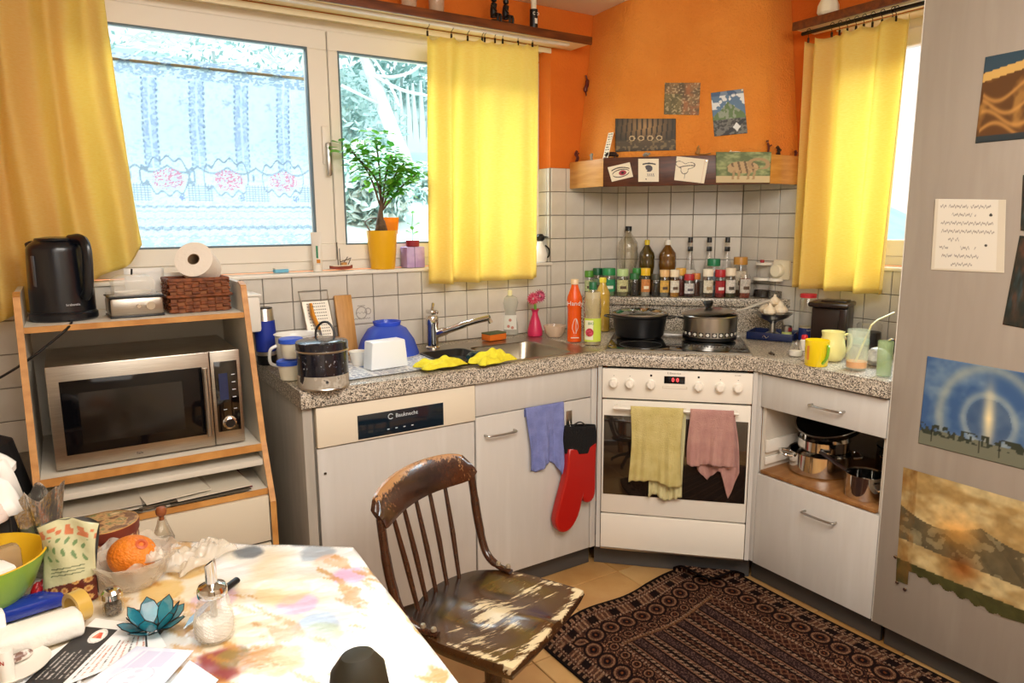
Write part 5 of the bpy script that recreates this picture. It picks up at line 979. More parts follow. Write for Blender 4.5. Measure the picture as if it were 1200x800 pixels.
bm = new(); rect(bm, lambda p: Vector((p.x, p.z, p.y)), -.094, .094, -.072, .072, .010, .100, .112, .003); finish(bm, 'rim', M_wk, bk); bm = new(); rect(bm, lambda p: Vector((p.x, p.z, p.y)), -.100, .100, -.078, .078, .006, .050, .060, .003); finish(bm, 'rim', M_wk, bk)
tr_ = T('paper_roll', 'big white toilet roll leaning on top of the wicker basket', 'paper roll', (-2.475, -.24, UZ+.150), 0)
bm = new(); lathe(bm, [(.060, -.05), (.060, .05), (.019, .0505), (.019, -.0505), (.060, -.05)], 48); M_tp = mat('tissue', '#f1e7da', .9, bump=.15, bscale=90); o = finish(bm, 'roll', M_tp, tr_); o.rotation_euler = (1.15, 0, -.45)
bm = new(); lathe(bm, [(.0188, -.0508), (.0188, .0508), (.017, .0508), (.017, -.0508), (.0188, -.0508)], 28); o = finish(bm, 'cardboard_core', mat('cardboard', '#8a6f50', .9), tr_); o.rotation_euler = (1.15, 0, -.45)
q0 = Vector((-2.59, -.18, UZ+.006)); t = T('paper_sheets', 'loose white paper sheets tucked behind the egg cooker', 'paper', q0, 0)
for k, (dx, rz) in enumerate(((-.04, .1), (.03, -.12))): o = sh('sheet', lambda u, v: Vector(((u-.5)*.12, .02*math.sin(v*2)+.02*k, v*(.135-.02*k))), 8, 8, M_paper, t, thick=.0006); o.location = (dx, 0, 0); o.rotation_euler = (0, 0, rz)
t = T('plastic_tub', 'white plastic tub wedged behind the unit beneath the sill', 'tub', (-2.318, -.115, 1.10)); bx('tub', (0, 0, .07), (.09, .16, .13), M_white, t, bev=.01); bx('rim', (0, 0, .138), (.10, .17, .008), M_white, t, bev=.003)
for n_ in ('bracket',): bx(n_, (0, .08, .0), (.02, .06, .2), M_carcass, t)
# brush and bag behind the table at far left
t = T('black_bag', 'black bag with spiky brush on top left of the shelf unit', 'bag', (-3.11, -.45, .0)); lt('bag', [(0, 0), (.12, 0), (.125, .3), (.115, .75), (.085, .90), (.03, .93), (0, .93)], mat('matt_black', '#0b0a0c', .8, bump=.3, bscale=15), t, 32, wob=lambda a: 1+.05*math.sin(a*31))
bm = new(); random.seed(4)
for k in range(60): a = random.uniform(0, 2*PI); e_ = random.uniform(.2, 1); tube(bm, [(0, 0, .92), (.07*math.cos(a)*e_, .07*math.sin(a)*e_, .94+.07*(1.15-e_))], .003, 4)
finish(bm, 'bristles', M_black, t)['kind'] = 'stuff'
# ------------------------------------------------------------ towels and mitt
def towel(name, label, m, P0, ax, wd, L, seed, out=.018, skew=0, bot=None, loc0=None, drop=.09, group=None):
    """a cloth folded over a bar: hangs in front with a short fall behind"""
    def f(u, v):
        a = (u-.5)*wd*(1+.05*math.sin(v*5+seed)); ph = u*2*PI*2.1+seed
        if v < .12: d = -.012+.0; zz_ = -drop*.3*(1-v/.12); d = .003
        else:
            k = (v-.12)/.88; zz_ = -L*k*((bot(u) if bot else 1)); d = out+.010*k*math.sin(ph+2*k)+.004*math.sin(u*40+seed)*k
        if .08 < v < .16: d = out*((v-.08)/.08)+.002; zz_ = .010*math.sin((v-.08)/.08*PI)-(.003 if v < .12 else 0)
        return Vector((a+skew*max(0, v-.12), -d, zz_))
    o = sh(name, f, 44, 46, m, None, thick=.003); o.location = P0; o.rotation_euler = (0, 0, ax); return tag(o, label, 'towel', group)
M_tb = mat('blue_towel', '#8d97d6', .95, bump=.8, bscale=260, c2='#7f89c8', scale=25); M_ty = mat('yellow_towel', '#e2d28c', .95, bump=.8, bscale=260, c2='#d8c67c', scale=20); M_tp2 = mat('pink_towel', '#cf9f94', .95, bump=.8, bscale=260, c2='#c4928a', scale=20)
towel('kitchen_towel', 'crumpled lilac-blue towel clamped over the sink cabinet door', M_tb, (-1.307, -.583, .768), 0, .175, .245, 1.0, out=.012, skew=.02, bot=lambda u: 1+.22*max(0, u-.7)/.3-.0*u+.06*math.sin(u*9))
ovm = ov.matrix_basis
def ol(x, y, z): return ovm @ Vector((x, y, z))
towel('kitchen_towel', 'yellow towel folded over the oven rail', M_ty, ol(-.072, -.0455, .742), -PI/4, .205, .315, 2.2, out=.016, bot=lambda u: 1-.04*math.sin(u*5)-.02*u)
towel('kitchen_towel', 'shorter yellow cloth hanging behind the yellow towel on the oven rail', mat('pale_towel', '#e6dca4', .95, bump=.8, bscale=260), ol(-.030, -.0300, .735), -PI/4, .14, .375, .4, out=.004, bot=lambda u: 1-.03*math.sin(u*8))
towel('kitchen_towel', 'dusty pink towel over the right half of the oven rail', M_tp2, ol(.142, -.0455, .742), -PI/4, .175, .22, 4.1, out=.016, bot=lambda u: 1+.02*math.sin(u*9))
towel('kitchen_towel', 'long pointed tail of a dusty pink cloth under the pink towel', M_tp2, ol(.150, -.0300, .735), -PI/4, .165, .30, 5.0, out=.004, skew=.03, bot=lambda u: .80+.42*max(0, 1-abs(u-.78)/.22)+.15*max(0, 1-abs(u-.25)/.25))
hk = T('magnetic_hook', 'oval steel hook stuck on the sink cabinet door', 'hook', (-1.178, -.5805, .70)); bx('plate', (0, -.002, 0), (.030, .004, .066), M_steel, hk, bev=.0019); tb('hook', smoothp([(0, -.004, -.01), (0, -.012, -.04), (0, -.022, -.05), (0, -.028, -.038)], 4), .003, M_steel, hk, 6)
mi = T('oven_mitt', 'red silicone oven mitt with black cuff hanging from the steel hook', 'oven mitt', (-1.150, -.6085, .655)); L0 = Vector(mi.location)
def outline(bm, pts, d0, d1, m=None, puff=.012):
    P_ = [Vector(p) for p in pts]; n = len(P_); c_ = sum(P_, Vector())/n; rings = []
    for k, dd in ((.0, d0), (.55, d0), (.93, (d0*.75+d1*.25)), (1, (d0+d1)/2), (.93, (d0*.25+d1*.75)), (.55, d1), (0, d1)):
        rings.append([bm.verts.new(((c_.x+(p.x-c_.x)*k), dd, c_.y+(p.y-c_.y)*k)) for p in P_])
    for a, b in zip(rings, rings[1:]):
        for i in range(n): bm.faces.new((a[i], a[(i+1) % n], b[(i+1) % n], b[i]))
    bmesh.ops.remove_doubles(bm, verts=bm.verts, dist=1e-5)
hand = smoothp([(.0, -.10, 0), (-.055, -.17, 0), (-.10, -.28, 0), (-.125, -.36, 0), (-.100, -.405, 0), (-.055, -.405, 0), (-.010, -.36, 0), (.012, -.285, 0), (.018, -.26, 0)][0:9], 4)
hand = smoothp([(-.055, -.08, 0), (-.070, -.18, 0), (-.105, -.28, 0), (-.128, -.36, 0), (-.105, -.405, 0), (-.060, -.405, 0), (-.018, -.36, 0), (.008, -.285, 0), (.022, -.262, 0), (.030, -.30, 0), (.055, -.310, 0), (.078, -.285, 0), (.080, -.20, 0), (.082, -.08, 0)], 3)
bm = new(); n_hand = [(p.x, p.y) for p in hand]
# built as a strip so that the concave thumb keeps its shape
tri = bpy.data.curves.new('m', 'CURVE'); tri.dimensions = '2D'; tri.fill_mode = 'BOTH'; tri.extrude = .010; tri.bevel_depth = .010; tri.bevel_resolution = 3; s_ = tri.splines.new('POLY'); s_.points.add(len(n_hand)-1)
for i, (x, y) in enumerate(n_hand): s_.points[i].co = (x*.9-.0, y, 0, 1)
s_.use_cyclic_u = True; ob = bpy.data.objects.new('m', tri); C.objects.link(ob); bpy.context.view_layer.update(); me = bpy.data.meshes.new_from_object(ob.evaluated_get(bpy.context.evaluated_depsgraph_get())); bpy.data.objects.remove(ob); me.name = 'hand'
me.materials.clear(); me.materials.append(mat('red_silicone', '#b0160e', .35, coat=.2)); link('hand', me, mi, (0, .0, 0), (PI/2, 0, 0))
def cuff(u, v): a = u*2*PI; return Vector((.012+(.075+.008*math.sin(v*3))*math.cos(a)*(1+.04*math.sin(a*3)), .0+(.019+.004*v)*math.sin(a), -.10+.115*v-.01*math.cos(a)))
sh('cuff', cuff, 32, 10, mat('black_fleece', '#0c0b0c', .95, bump=.6, bscale=150), mi, thick=.004); tb('hanging_loop', smoothp([(-.03, 0, .0), (-.028, -.004, .022), (.01, -.002, .03), (.05, 0, .0)], 5), .003, M_black, mi, 6)
# ------------------------------------------------------------ rug
M_rug = mat('rug', attr=1, rough=.95, c2='#ffffff', scale=400, bump=.5, bscale=500); 
M_rug.node_tree.nodes['Principled BSDF'].inputs['Specular IOR Level'].default_value = .1
RX0, RX1, RY1, RY0 = -1.555, -.562, -.80, -2.35
def rugc(U, V):
    w_, l_ = (RX1-RX0), (RY1-RY0); x = U*w_; y = V*l_; D = H('#24120f'); B = H('#5a2f22'); T_ = H('#a8765a'); L_ = H('#c7a184'); O = H('#a85a30')
    im = np.ones(U.shape+(3,))*H('#4a271d'); e = np.minimum(np.minimum(x, w_-x), np.minimum(y, l_-y))
    n = vn(x*260, y*260, 5)
    def dia(a, b, p, q, ph=0): return np.abs(((a/p+ph) % 1)-.5)+np.abs(((b/q) % 1)-.5)
    # field: fine lattice
    d = dia(x, y, .032, .032); im = paint(im, (np.abs(d-.5) < .10), '#9a6a50'); im = paint(im, d < .16, D); im = paint(im, (np.abs(d-.30) < .05), '#7d4a34')
    # ribs running along y with pointed ends, in the middle
    for cx, y0, y1 in ((.30, .30, 1.33), (.40, .30, 1.33), (.52, .30, 1.33), (.66, .30, 1.33)):
        yy = y-(l_-.30); inside = (y > l_-1.0) & (y < l_-.25)
        k = np.abs(x-cx); tip = np.maximum(0, (l_-.86)-y)*.9; kk = k+tip; m = (y > l_-.95) & (y < l_-.25) & (kk < .052)
        im = paint(im, m, D); im = paint(im, m & (np.abs(kk-.040) < .005) & (np.sin((y+x)*260) > -.3), L_); im = paint(im, m & (np.abs(kk-.030) < .004), T_); im = paint(im, m & (kk < .018), '#4a3230'); im = paint(im, m & (kk < .018) & (n > .6), '#7a5a50')
    m = (np.abs(y-(l_-.235)) < .012) & (e > .2); im = paint(im, m, '#a0714a')
    # main border with octagons
    m = (e > .085) & (e < .235); a = np.where((np.minimum(x, w_-x) < np.minimum(y, l_-y)), y, x)
    im = paint(im, m, '#6e4434'); oc = np.hypot(((a/.078) % 1)-.5, (e-.135)/.078)*.82; oc = np.minimum(oc, np.hypot(((a/.060+.5) % 1)-.5, (e-.205)/.060)*1.15)
    im = paint(im, m & (np.abs(oc-.40) < .05), D); im = paint(im, m & (np.abs(oc-.29) < .04), '#b98765'); im = paint(im, m & (oc < .17), D); im = paint(im, m & (oc < .06), O)
    xx = np.abs(np.abs(((a/.039+.5) % 1)-.5)-np.abs(((e/.05) % 1)-.5)); im = paint(im, m & (xx < .09) & (oc > .47), D); im = paint(im, m & (n > .72) & (oc > .45), '#b98765')
    # guard borders
    m = (e > .045) & (e <= .085); im = paint(im, m, '#7a4f3c'); im = paint(im, m & (((a/.11) % 1) < .35), D); im = paint(im, m & (((a/.022) % 1) < .4) & (((a/.11) % 1) > .4), '#c2946f')
    for c_ in (.045, .085, .235, .030): im = paint(im, (np.abs(e-c_) < .0045) & (np.sin(a*420) > -.2), L_)
    m = (e > .012) & (e < .028); im = paint(im, m, D); im = paint(im, m & (np.abs(((a/.03) % 1)-.5) < .22), '#b98a68'); im = paint(im, e < .012, '#1c0f0e')
    return im*(.66+.34*n[..., None])
def rugz(x, y):
    z = .006; z += .020*math.exp(-((x+1.25)/.25)**2-((y+.86)/.06)**2); z += .018*max(0, 1-abs(y-x*.5+.35)/.06)*max(0, 1-abs(x+.80)/.35); z += .004*(1+math.sin(x*14+y*5)); return z
def rug3(u, v):
    x = RX0+(RX1-RX0)*u; top = RY1+.0-.13*(1-u)**2.2+.02*math.sin(u*9)+.07*max(0, u-.35)*0; y = RY0+(top-RY0)*v
    s = x+y; lim = -1.560
    if s > lim:           # the corner pushes up against the plinth and folds back on itself
        o_ = (s-lim)/2; x -= o_*1.75; y -= o_*1.75; return Vector((x, y, rugz(x, y)+.014+.035*min(1, o_/.03)*math.exp(-o_*7)))
    return Vector((x, y, rugz(x, y)))
o = printed('rug', rug3, rugc, 400, 620, M_rug, None, thick=.004); tag(o, 'dark red-brown patterned oriental rug wrinkled against the oven plinth', 'rug')
# ------------------------------------------------------------ chair
ch = T('swivel_chair', 'worn dark wooden chair with spindle back and scratched saddle seat', 'chair', (-1.954, -1.266, 0), 0)
CH = Vector(ch.location); cx = Vector((.884, .467, 0)); cy = Vector((-.467, .884, 0))   # seat right, seat back
cx = Vector((.885, .466, 0)).normalized(); cy = Vector((-cx.y, cx.x, 0))
def cp(a, b, z): return cx*a+cy*b+Vector((0, 0, z))
M_ch = mat('worn_wood', '#2c1509', .30, c2=['#2c1509', '#43220e', '#8a5e36'], scale=9, stretch=(1.2, 3.0, 1.2), mixc=.57, contrast=.10, detail=9, coat=.3, bump=.06)
M_seat = mat('worn_seat', '#2a1508', .24, c2=['#2e180b', '#4a2c12', '#b89a6e', '#e0cfa9'], scale=7, stretch=(1, 3.2, 1), mixc=.60, contrast=.12, detail=11, coat=.35, bump=.05)
def worn(name, dark, mid, pale, sc_, st, rough=.25):
    m = mat(name, dark, rough, coat=.3); nt = m.node_tree; N = nt.nodes; L = nt.links; b = N['Principled BSDF']
    a = N.new('ShaderNodeAttribute'); a.attribute_name = 'col'; tc = N.new('ShaderNodeTexCoord'); mp = N.new('ShaderNodeMapping'); mp.inputs['Rotation'].default_value = (0, 0, -.50); mp.inputs['Scale'].default_value = st
    n = N.new('ShaderNodeTexNoise'); n.inputs['Scale'].default_value = sc_; n.inputs['Detail'].default_value = 10; n.inputs['Roughness'].default_value = .80
    L.new(tc.outputs['Object'], mp.inputs[0]); L.new(mp.outputs[0], n.inputs['Vector'])
    ad = N.new('ShaderNodeMath'); ad.operation = 'ADD'; L.new(n.outputs['Fac'], ad.inputs[0]); L.new(a.outputs['Fac'], ad.inputs[1])
    r = N.new('ShaderNodeValToRGB'); L.new(ad.outputs[0], r.inputs[0]); e = r.color_ramp.elements
    e[0].position = .50; e[0].color = (*lin(dark), 1); e[1].position = 1.0; e[1].color = (*lin(pale), 1)
    for p, c in ((.66, mid), (.80, mid), (.84, pale)): q = e.new(p); q.color = (*lin(c), 1)
    L.new(r.outputs[0], b.inputs['Base Color'])
    bp = N.new('ShaderNodeBump'); bp.inputs['Strength'].default_value = .15; bp.inputs['Distance'].default_value = .01; L.new(r.outputs[0], bp.inputs['Height']); L.new(bp.outputs[0], b.inputs['Normal']); return m
def wearattr(o, fn):
    me = o.data; a = me.color_attributes.new('col', 'FLOAT_COLOR', 'POINT')
    for i, v in enumerate(me.vertices): w_ = fn(v.co); a.data[i].color = (w_, w_, w_, 1)
M_ch = worn('worn_wood_frame', '#1f0e06', '#3d2010', '#a9794a', 60, (1.5, 1.5, .8))
M_seat = worn('worn_wood_seat', '#231207', '#4a2e15', '#d2bd95', 34, (.34, 1.9, 1))
SEAT = .445
def seatf(u, v):
    a = u*2-1; b = v*2-1       # a: left-right, b: front(-1)..back(1)
    # map disc-like square to a seat outline: straight front, rounded back
    k = math.sqrt(max(0, 1-a*a*.5)); kk = math.sqrt(max(0, 1-b*b*.5)); X = a*kk; Y = b*k
    sq = .85 if b < 0 else .12; X = X*(1-sq)+a*sq; Y = Y*(1-sq)+b*sq
    hw = .208-.006*Y; z = SEAT+.004-.016*math.exp(-((abs(X)-.42)/.30)**2-((Y-.05)/.55)**2)+.010*math.exp(-(X/.14)**2-((Y+.8)/.5)**2)-.012*max(0, -Y-.85)
    return cp(X*hw, Y*.198+.012, z)
bm = new(); sheet(bm, seatf, 40, 40); bnd = [e for e in bm.edges if e.is_boundary]; top_faces = bm.faces[:]
ex = bmesh.ops.extrude_edge_only(bm, edges=bnd); vs = [g for g in ex['geom'] if isinstance(g, bmesh.types.BMVert)]
for v in vs: c_ = v.co.copy(); c_.z = 0; v.co = Vector((v.co.x*1.018, v.co.y*1.018, v.co.z-.014))
e2 = [g for g in ex['geom'] if isinstance(g, bmesh.types.BMEdge)]; ex = bmesh.ops.extrude_edge_only(bm, edges=e2); vs = [g for g in ex['geom'] if isinstance(g, bmesh.types.BMVert)]
for v in vs: v.co = Vector((v.co.x*.95, v.co.y*.95, SEAT-.034))
bmesh.ops.holes_fill(bm, edges=[e for e in bm.edges if e.is_boundary], sides=0); bmesh.ops.recalc_face_normals(bm, faces=bm.faces); so_ = finish(bm, 'seat', M_seat, ch, ang=60)
def seatwear(c):
    a = c.dot(cx)/.208; b = (c.dot(cy)-.012)/.198; w_ = .085
    w_ += .29*math.exp(-((a+.05)/.62)**2-((b+.10)/.50)**2)+.05*math.sin(a*9+b*5)*math.sin(b*8); w_ += .29*max(0, 1-abs(b+.95)/.16); w_ += .20*max(0, 1-abs(abs(a)-.95)/.10)*(b < .3) + .16*math.exp(-((abs(a)-.72)/.2)**2-((b+.5)/.45)**2); return (w_-.16*(b > .45)) if c.z > SEAT-.011 else .05
wearattr(so_, seatwear)
CR = CH
def cpix(u, v, b): # pixel -> point of the chair frame on the plane cy = b
    n_ = cy; P = pl(u, v, n_, n_.dot(CH)+b); return P-CH
# side posts: bent, from the seat sides back and up to the crest rail
Lt, Rt = cp(-.205, .345, .88), cp(.205, .345, .88)
for s in (-1, 1):
    pts = [cp(s*.186, .050, SEAT+.010), cp(s*.194, .105, SEAT+.016), cp(s*.204, .150, SEAT+.045), cp(s*.210, .176, SEAT+.12), cp(s*.212, .192, SEAT+.20), cp(s*.211, .206, SEAT+.30)]
    tb('post', smoothp(pts, 6), [.010]*7+[.013]*10+[.0145]*8+[.013]*6, M_ch, ch, 12, flat=.85)
    for b in (.062, .096): lt('bolt_cap', [(0, .010), (.006, .009), (.008, .004), (.008, 0)], mat('worn_metal', '#b3a58c', .35, .7), ch, 14, loc=cp(s*.190, b, SEAT+.020))
def crest(u, v):
    a = (u*2-1); X = a*.218; back = .258-.050*a*a; zt = SEAT+.350+.014*(1-a*a); zb = SEAT+.262+.010*(1-a*a)
    return X, back, zb+(zt-zb)*v
bm = new(); R_ = []
for i in range(33):
    u = i/32; X, bk_, zb = crest(u, 0); _, _, zt = crest(u, 1); rnd = .35+.65*math.sqrt(max(0, 1-abs(u*2-1)**8)); zm = (zb+zt)/2; hh = (zt-zb)/2*(rnd if rnd > 0 else 1); ring = []
    for ang in np.linspace(0, 2*PI, 17)[:-1]: ring.append(bm.verts.new(cp(X, bk_+.011*math.cos(ang)+.020*(math.sin(ang)), zm+hh*max(-1, min(1, 1.15*math.sin(ang))))))
    R_.append(ring)
for a, b in zip(R_, R_[1:]):
    for k in range(16): bm.faces.new((a[k], a[(k+1) % 16], b[(k+1) % 16], b[k]))
bm.faces.new(R_[0][::-1]); bm.faces.new(R_[-1]); bmesh.ops.recalc_face_normals(bm, faces=bm.faces); cr_ = finish(bm, 'crest_rail', M_ch, ch)
wearattr(cr_, lambda c: .14+.34*max(0, (c.z-SEAT-.335)/.028)+.10*math.sin(c.x*20))
for i in range(5):
    a = (i-2)/2; X0 = a*.100-.006; b0 = .186-.012*a*a; X1 = a*.122; b1 = .256-.050*(X1/.218)**2
    tb('spindle', [cp(X0, b0, SEAT-.005), cp((X0+X1)/2*1.0, (b0+b1)/2-.003, SEAT+.13), cp(X1, b1, SEAT+.272)], [.006, .008, .006], M_ch, ch, 10)
lt('pedestal', [(0, .40), (.09, .41), (.09, .395), (.03, .37), (.026, .22), (.045, .20), (.05, .12), (0, .11)], M_ch, ch, 20, loc=(.0, 0, .0)); bx('seat_block', (0, 0, .400), (.20, .20, .018), M_ch, ch, bev=.004, rot=.5)
for k in range(4):
    a = k*PI/2+.9; d = Vector((math.cos(a), math.sin(a), 0)); tb('leg', smoothp([d*.03+Vector((0, 0, .17)), d*.13+Vector((0, 0, .13)), d*.25+Vector((0, 0, .035))], 5), [.022]*5+[.018]*5+[.014], M_ch, ch, 10, flat=1.2); lt('caster', [(0, 0), (.012, 0), (.016, .012), (.012, .025), (0, .027)], M_black, ch, 14, loc=d*.25+Vector((0, 0, 0)))
for o_ in ch.children:
    if o_.name.startswith(('post', 'spindle', 'pedestal', 'leg')): wearattr(o_, lambda c: .17 if o_.name[0] != 'l' else .05)
# ------------------------------------------------------------ table
TZ = .750
poly = [(-2.352, -1.300), (-2.385, -2.03), (-3.55, -2.03), (-3.55, -.90), (-2.80, -.955)]
tbn = T('kitchen_table', 'kitchen table under a patterned cloth in the foreground', 'table', (-2.95, -1.7, 0)); L0 = -Vector(tbn.location)
sc_ = lambda k: [(-2.92+(x+2.92)*k, -1.5+(y+1.5)*k) for x, y in poly]
bm = new(); prism(bm, sc_(.985), .715, TZ-.006, .003); finish(bm, 'tabletop', mat('table_wood', '#a06a38', .5), tbn).location = L0
for x, y in ((-2.60, -1.45), (-2.48, -1.94), (-3.4, -1.94), (-3.35, -1.1)): bx('leg', Vector((x, y, .357))+L0, (.06, .06, .715), mat('table_wood'), tbn, bev=.004)
def clothc(U, V):
    X = -3.56+U*1.22; Y = -2.46+V*1.58; im = np.ones(U.shape+(3,))*H('#ebe7e2'); n = fbm(X*6, Y*6, 2)
    im = paint(im, np.clip((n-.48)*3.4, 0, .6), '#dfc490'); n2 = fbm(X*5+7, Y*5, 8); im = paint(im, np.clip((n2-.62)*5, 0, .55), '#c9d9e4')
    def blob(px, c, r, a): 
        P = onz(px[0], px[1], TZ); d = np.hypot(X-P.x, Y-P.y)/r+.5*(fbm(X*30, Y*30, 5)-.5); return paint(im, np.clip((1-d)*3, 0, a), c)
    for px, c, r, a in (((348, 706), '#d9a8cc', .045, .8), ((410, 672), '#d9a6cf', .045, .8), ((372, 728), '#a9bcd6', .05, .8), ((370, 745), '#b5bd94', .05, .7), ((372, 645), '#8e949c', .045, .7), ((385, 655), '#e3b08a', .035, .7), ((262, 775), '#8a2f32', .055, .9), ((275, 768), '#8f7d2e', .035, .8), ((355, 630), '#4d5560', .045, .8), ((290, 645), '#5c646c', .04, .8), ((190, 690), '#d9a43c', .05, .6), ((225, 665), '#cf9a3c', .05, .6), ((330, 690), '#e6c078', .06, .6), ((250, 700), '#c790b8', .05, .5), ((440, 770), '#d9b85a', .05, .7), ((320, 770), '#dca65a', .06, .7), ((425, 700), '#bcd6e6', .06, .6), ((470, 745), '#c6dfe9', .05, .6)): im = blob(px, c, r, a)
    st = fbm(X*50+Y*26, X*10-Y*12, 4); im = paint(im, np.clip((st-.57)*7, 0, .65)*(fbm(X*4, Y*4, 9) > .42), '#c08232'); return im  # creases of the plastic cover, painted on as gold streaks
def inpoly(x, y, P_):
    c_ = False; n = len(P_)
    for i in range(n):
        x0, y0 = P_[i]; x1, y1 = P_[(i+1) % n]
        if (y0 > y) != (y1 > y) and x < (x1-x0)*(y-y0)/(y1-y0)+x0: c_ = not c_
    return c_
M_cloth = mat('table_cloth', attr=1, rough=.22, coat=.55, bump=.35, bscale=16, stretch=(1, 1.6, 1))
def clz(x, y): return TZ-.0035+.0022*math.sin(x*38+y*17+2*math.sin(y*9))*math.sin(y*13+1)**2
NU, NV = 244, 316
big = sc_(1.0)
def cl3(u, v): x = -3.56+u*1.22; y = -2.46+v*1.58; return Vector((x, y, clz(x, y)))
o = printed('tablecloth', cl3, clothc, NU, NV, M_cloth, None, mask=lambda u, v: inpoly(-3.56+u*1.22, -2.46+v*1.58, big)); 
# trim the jagged grid edge by snapping boundary vertices to the outline, then let the hem drop
bm = bmesh.new(); bm.from_mesh(o.data); bmesh.ops.delete(bm, geom=[v for v in bm.verts if not v.link_faces], context='VERTS')
segs = [(Vector((*big[i], 0)), Vector((*big[(i+1) % len(big)], 0))) for i in range(len(big))]
def near(p):
    best = None
    for a, b in segs:
        t_ = max(0, min(1, (p-a).dot(b-a)/(b-a).length_squared)); q = a+(b-a)*t_; d = (q-p).length
        if best is None or d < best[0]: best = (d, q)
    return best[1]
for v in bm.verts:
    if v.is_boundary: q = near(Vector((v.co.x, v.co.y, 0))); v.co.x, v.co.y = q.x, q.y
ex = bmesh.ops.extrude_edge_only(bm, edges=[e for e in bm.edges if e.is_boundary]); hv = [g for g in ex['geom'] if isinstance(g, bmesh.types.BMVert)]
for v in hv: d = Vector((v.co.x+2.92, v.co.y+1.5, 0)).normalized(); v.co += d*.004+Vector((0, 0, -.018))
bm.to_mesh(o.data); bm.free()
for p in o.data.polygons: p.use_smooth = True
tag(o, 'shiny plastic-covered tablecloth with faded flowers and gold streaks', 'tablecloth')
TT = TZ+.0005
def TB(u, vb, vt, wp, z=TT): return spot(u, vb, vt, wp, z)
# sugar dispenser
P, r, h = TB(254, 756, 690, 45); t = T('sugar_dispenser', 'cut-glass sugar dispenser with steel spout', 'dispenser', (P.x, P.y, TT), FACE)
M_cut = mat('cut_glass', '#e9e2d2', .05, alpha=.30, coat=1, bump=0); bm = new(); pr = [(0, 0), (.75, 0), (.92, .05), (1.0, .22), (.97, .45), (.80, .75), (.66, .95), (.66, 1)]
NR = 14
rings = []
for j in range(NR*2+1):
    z = j/(NR*2); rr = np.interp(z, [b for a, b in pr[1:]], [a for a, b in pr[1:]])*r
    rings.append([bm.verts.new(((rr*(1+.045*(((i+j) % 2)*2-1)))*math.cos(2*PI*i/40), (rr*(1+.045*(((i+j) % 2)*2-1)))*math.sin(2*PI*i/40), z*h*.93)) for i in range(40)])
for a, b in zip(rings, rings[1:]):
    for i in range(40): bm.faces.new((a[i], a[(i+1) % 40], b[(i+1) % 40], b[i]))
bm.faces.new(rings[0][::-1]); finish(bm, 'glass', M_cut, t, smooth=False)
lt('sugar', [(0, .003), (r*.72, .003), (r*.90, h*.2), (r*.86, h*.40), (0, h*.42)], mat('sugar', '#f4f0e6', .9, bump=.4, bscale=300), t, 28)
lt('cap', [(r*.66, h*.90), (r*.73, h*.90), (r*.74, h*1.02), (r*.66, h*1.08), (r*.3, h*1.14), (0, h*1.15)], M_chrome, t, 40); bm = new(); lathe(bm, [(.0, 0), (.010, 0), (.010, .040), (.008, .040), (.008, .004)], 20)
for v in bm.verts:
    if v.co.z > .02: v.co.z += v.co.x*.7
finish(bm, 'spout', M_chrome, t, (0, 0, h*1.12)); tb('inner_tube', [(0, 0, h*1.0), (0, 0, h*.45)], .006, M_steel, t, 10)
# knife
a, b, c_ = onz(160, 795, TT+.004), onz(252, 699, TT+.004), onz(278, 679, TT+.008); t = T('table_knife', 'table knife with black handle lying behind the sugar dispenser', 'knife', b); k0 = Vector(b); tb('handle', [(0, 0, 0), (c_-k0)*.5, c_-k0], [.006, .0085, .008], M_black, t, 10, flat=.8)
kd = (onz(215, 737, TT+.003)-k0); n_ = Vector((-kd.y, kd.x, 0)).normalized()*.008; bm = new(); vs = [bm.verts.new(q) for q in (n_*.6, -n_*.6, kd*.7-n_, kd, kd*.6+n_)]; f_ = bm.faces.new(vs); rr = bmesh.ops.extrude_face_region(bm, geom=[f_]); [setattr(g.co, 'z', g.co.z+.0015) for g in rr['geom'] if isinstance(g, bmesh.types.BMVert)]; bmesh.ops.recalc_face_normals(bm, faces=bm.faces); finish(bm, 'blade', M_chrome, t, smooth=False)
# lotus tealight holder
P = onz(181, 738, TT); t = T('lotus_candle_holder', 'teal glass lotus candle holder with dark leaded edges', 'candle holder', (P.x, P.y, TT), FACE); t.scale = (.78, .78, .78); bx('base', (0, 0, .003), (.05, .05, .004), M_black, t, bev=.001)
M_teal = mat('teal_glass', '#147a92', .2, c2='#3aa2b4', scale=20, alpha=.9, tl=.35, coat=.4)
for ring_, (k, tilt, L_, wd) in enumerate(((7, .75, .066, .021), (7, .30, .070, .021))):
    for i in range(k):
        a = 2*PI*(i+.5*ring_)/k; d = Vector((math.cos(a), math.sin(a), 0)); out = d*math.sin(tilt+.35)+Vector((0, 0, math.cos(tilt+.35))); s_ = Vector((-d.y, d.x, 0)); base = d*.016+Vector((0, 0, .004)); pts = [base]
        for f1, f2 in ((.25, .65), (.5, 1), (.78, .7), (1, 0), (.78, -.7), (.5, -1), (.25, -.65)): pts.append(base+out*L_*f1+s_*wd*f2+d*.004*abs(f2))
        bm = new(); bm.faces.new([bm.verts.new(q) for q in pts]); p_ = finish(bm, 'petal', M_teal, t, smooth=False); bm = new(); tube(bm, pts+[pts[0]], .0011, 5); finish(bm, 'lead_edge', M_darkmetal, p_)
# shaker
P, r, h = TB(134, 722, 699, 20); t = T('salt_shaker', 'glass shaker with shiny cap between the bag and the lotus', 'shaker', (P.x, P.y, TT)); lt('glass', [(0, 0), (.016, 0), (.019, .004), (.016, .035)], M_clear, t, 14); lt('contents', [(0, .002), (.014, .002), (.015, .02), (0, .02)], mat('pepper', '#8a7a64', .9, c2='#3a3028', scale=300), t, 14); lt('cap', [(0, .052), (.014, .050), (.019, .044), (.019, .033)], M_chrome, t, 28)
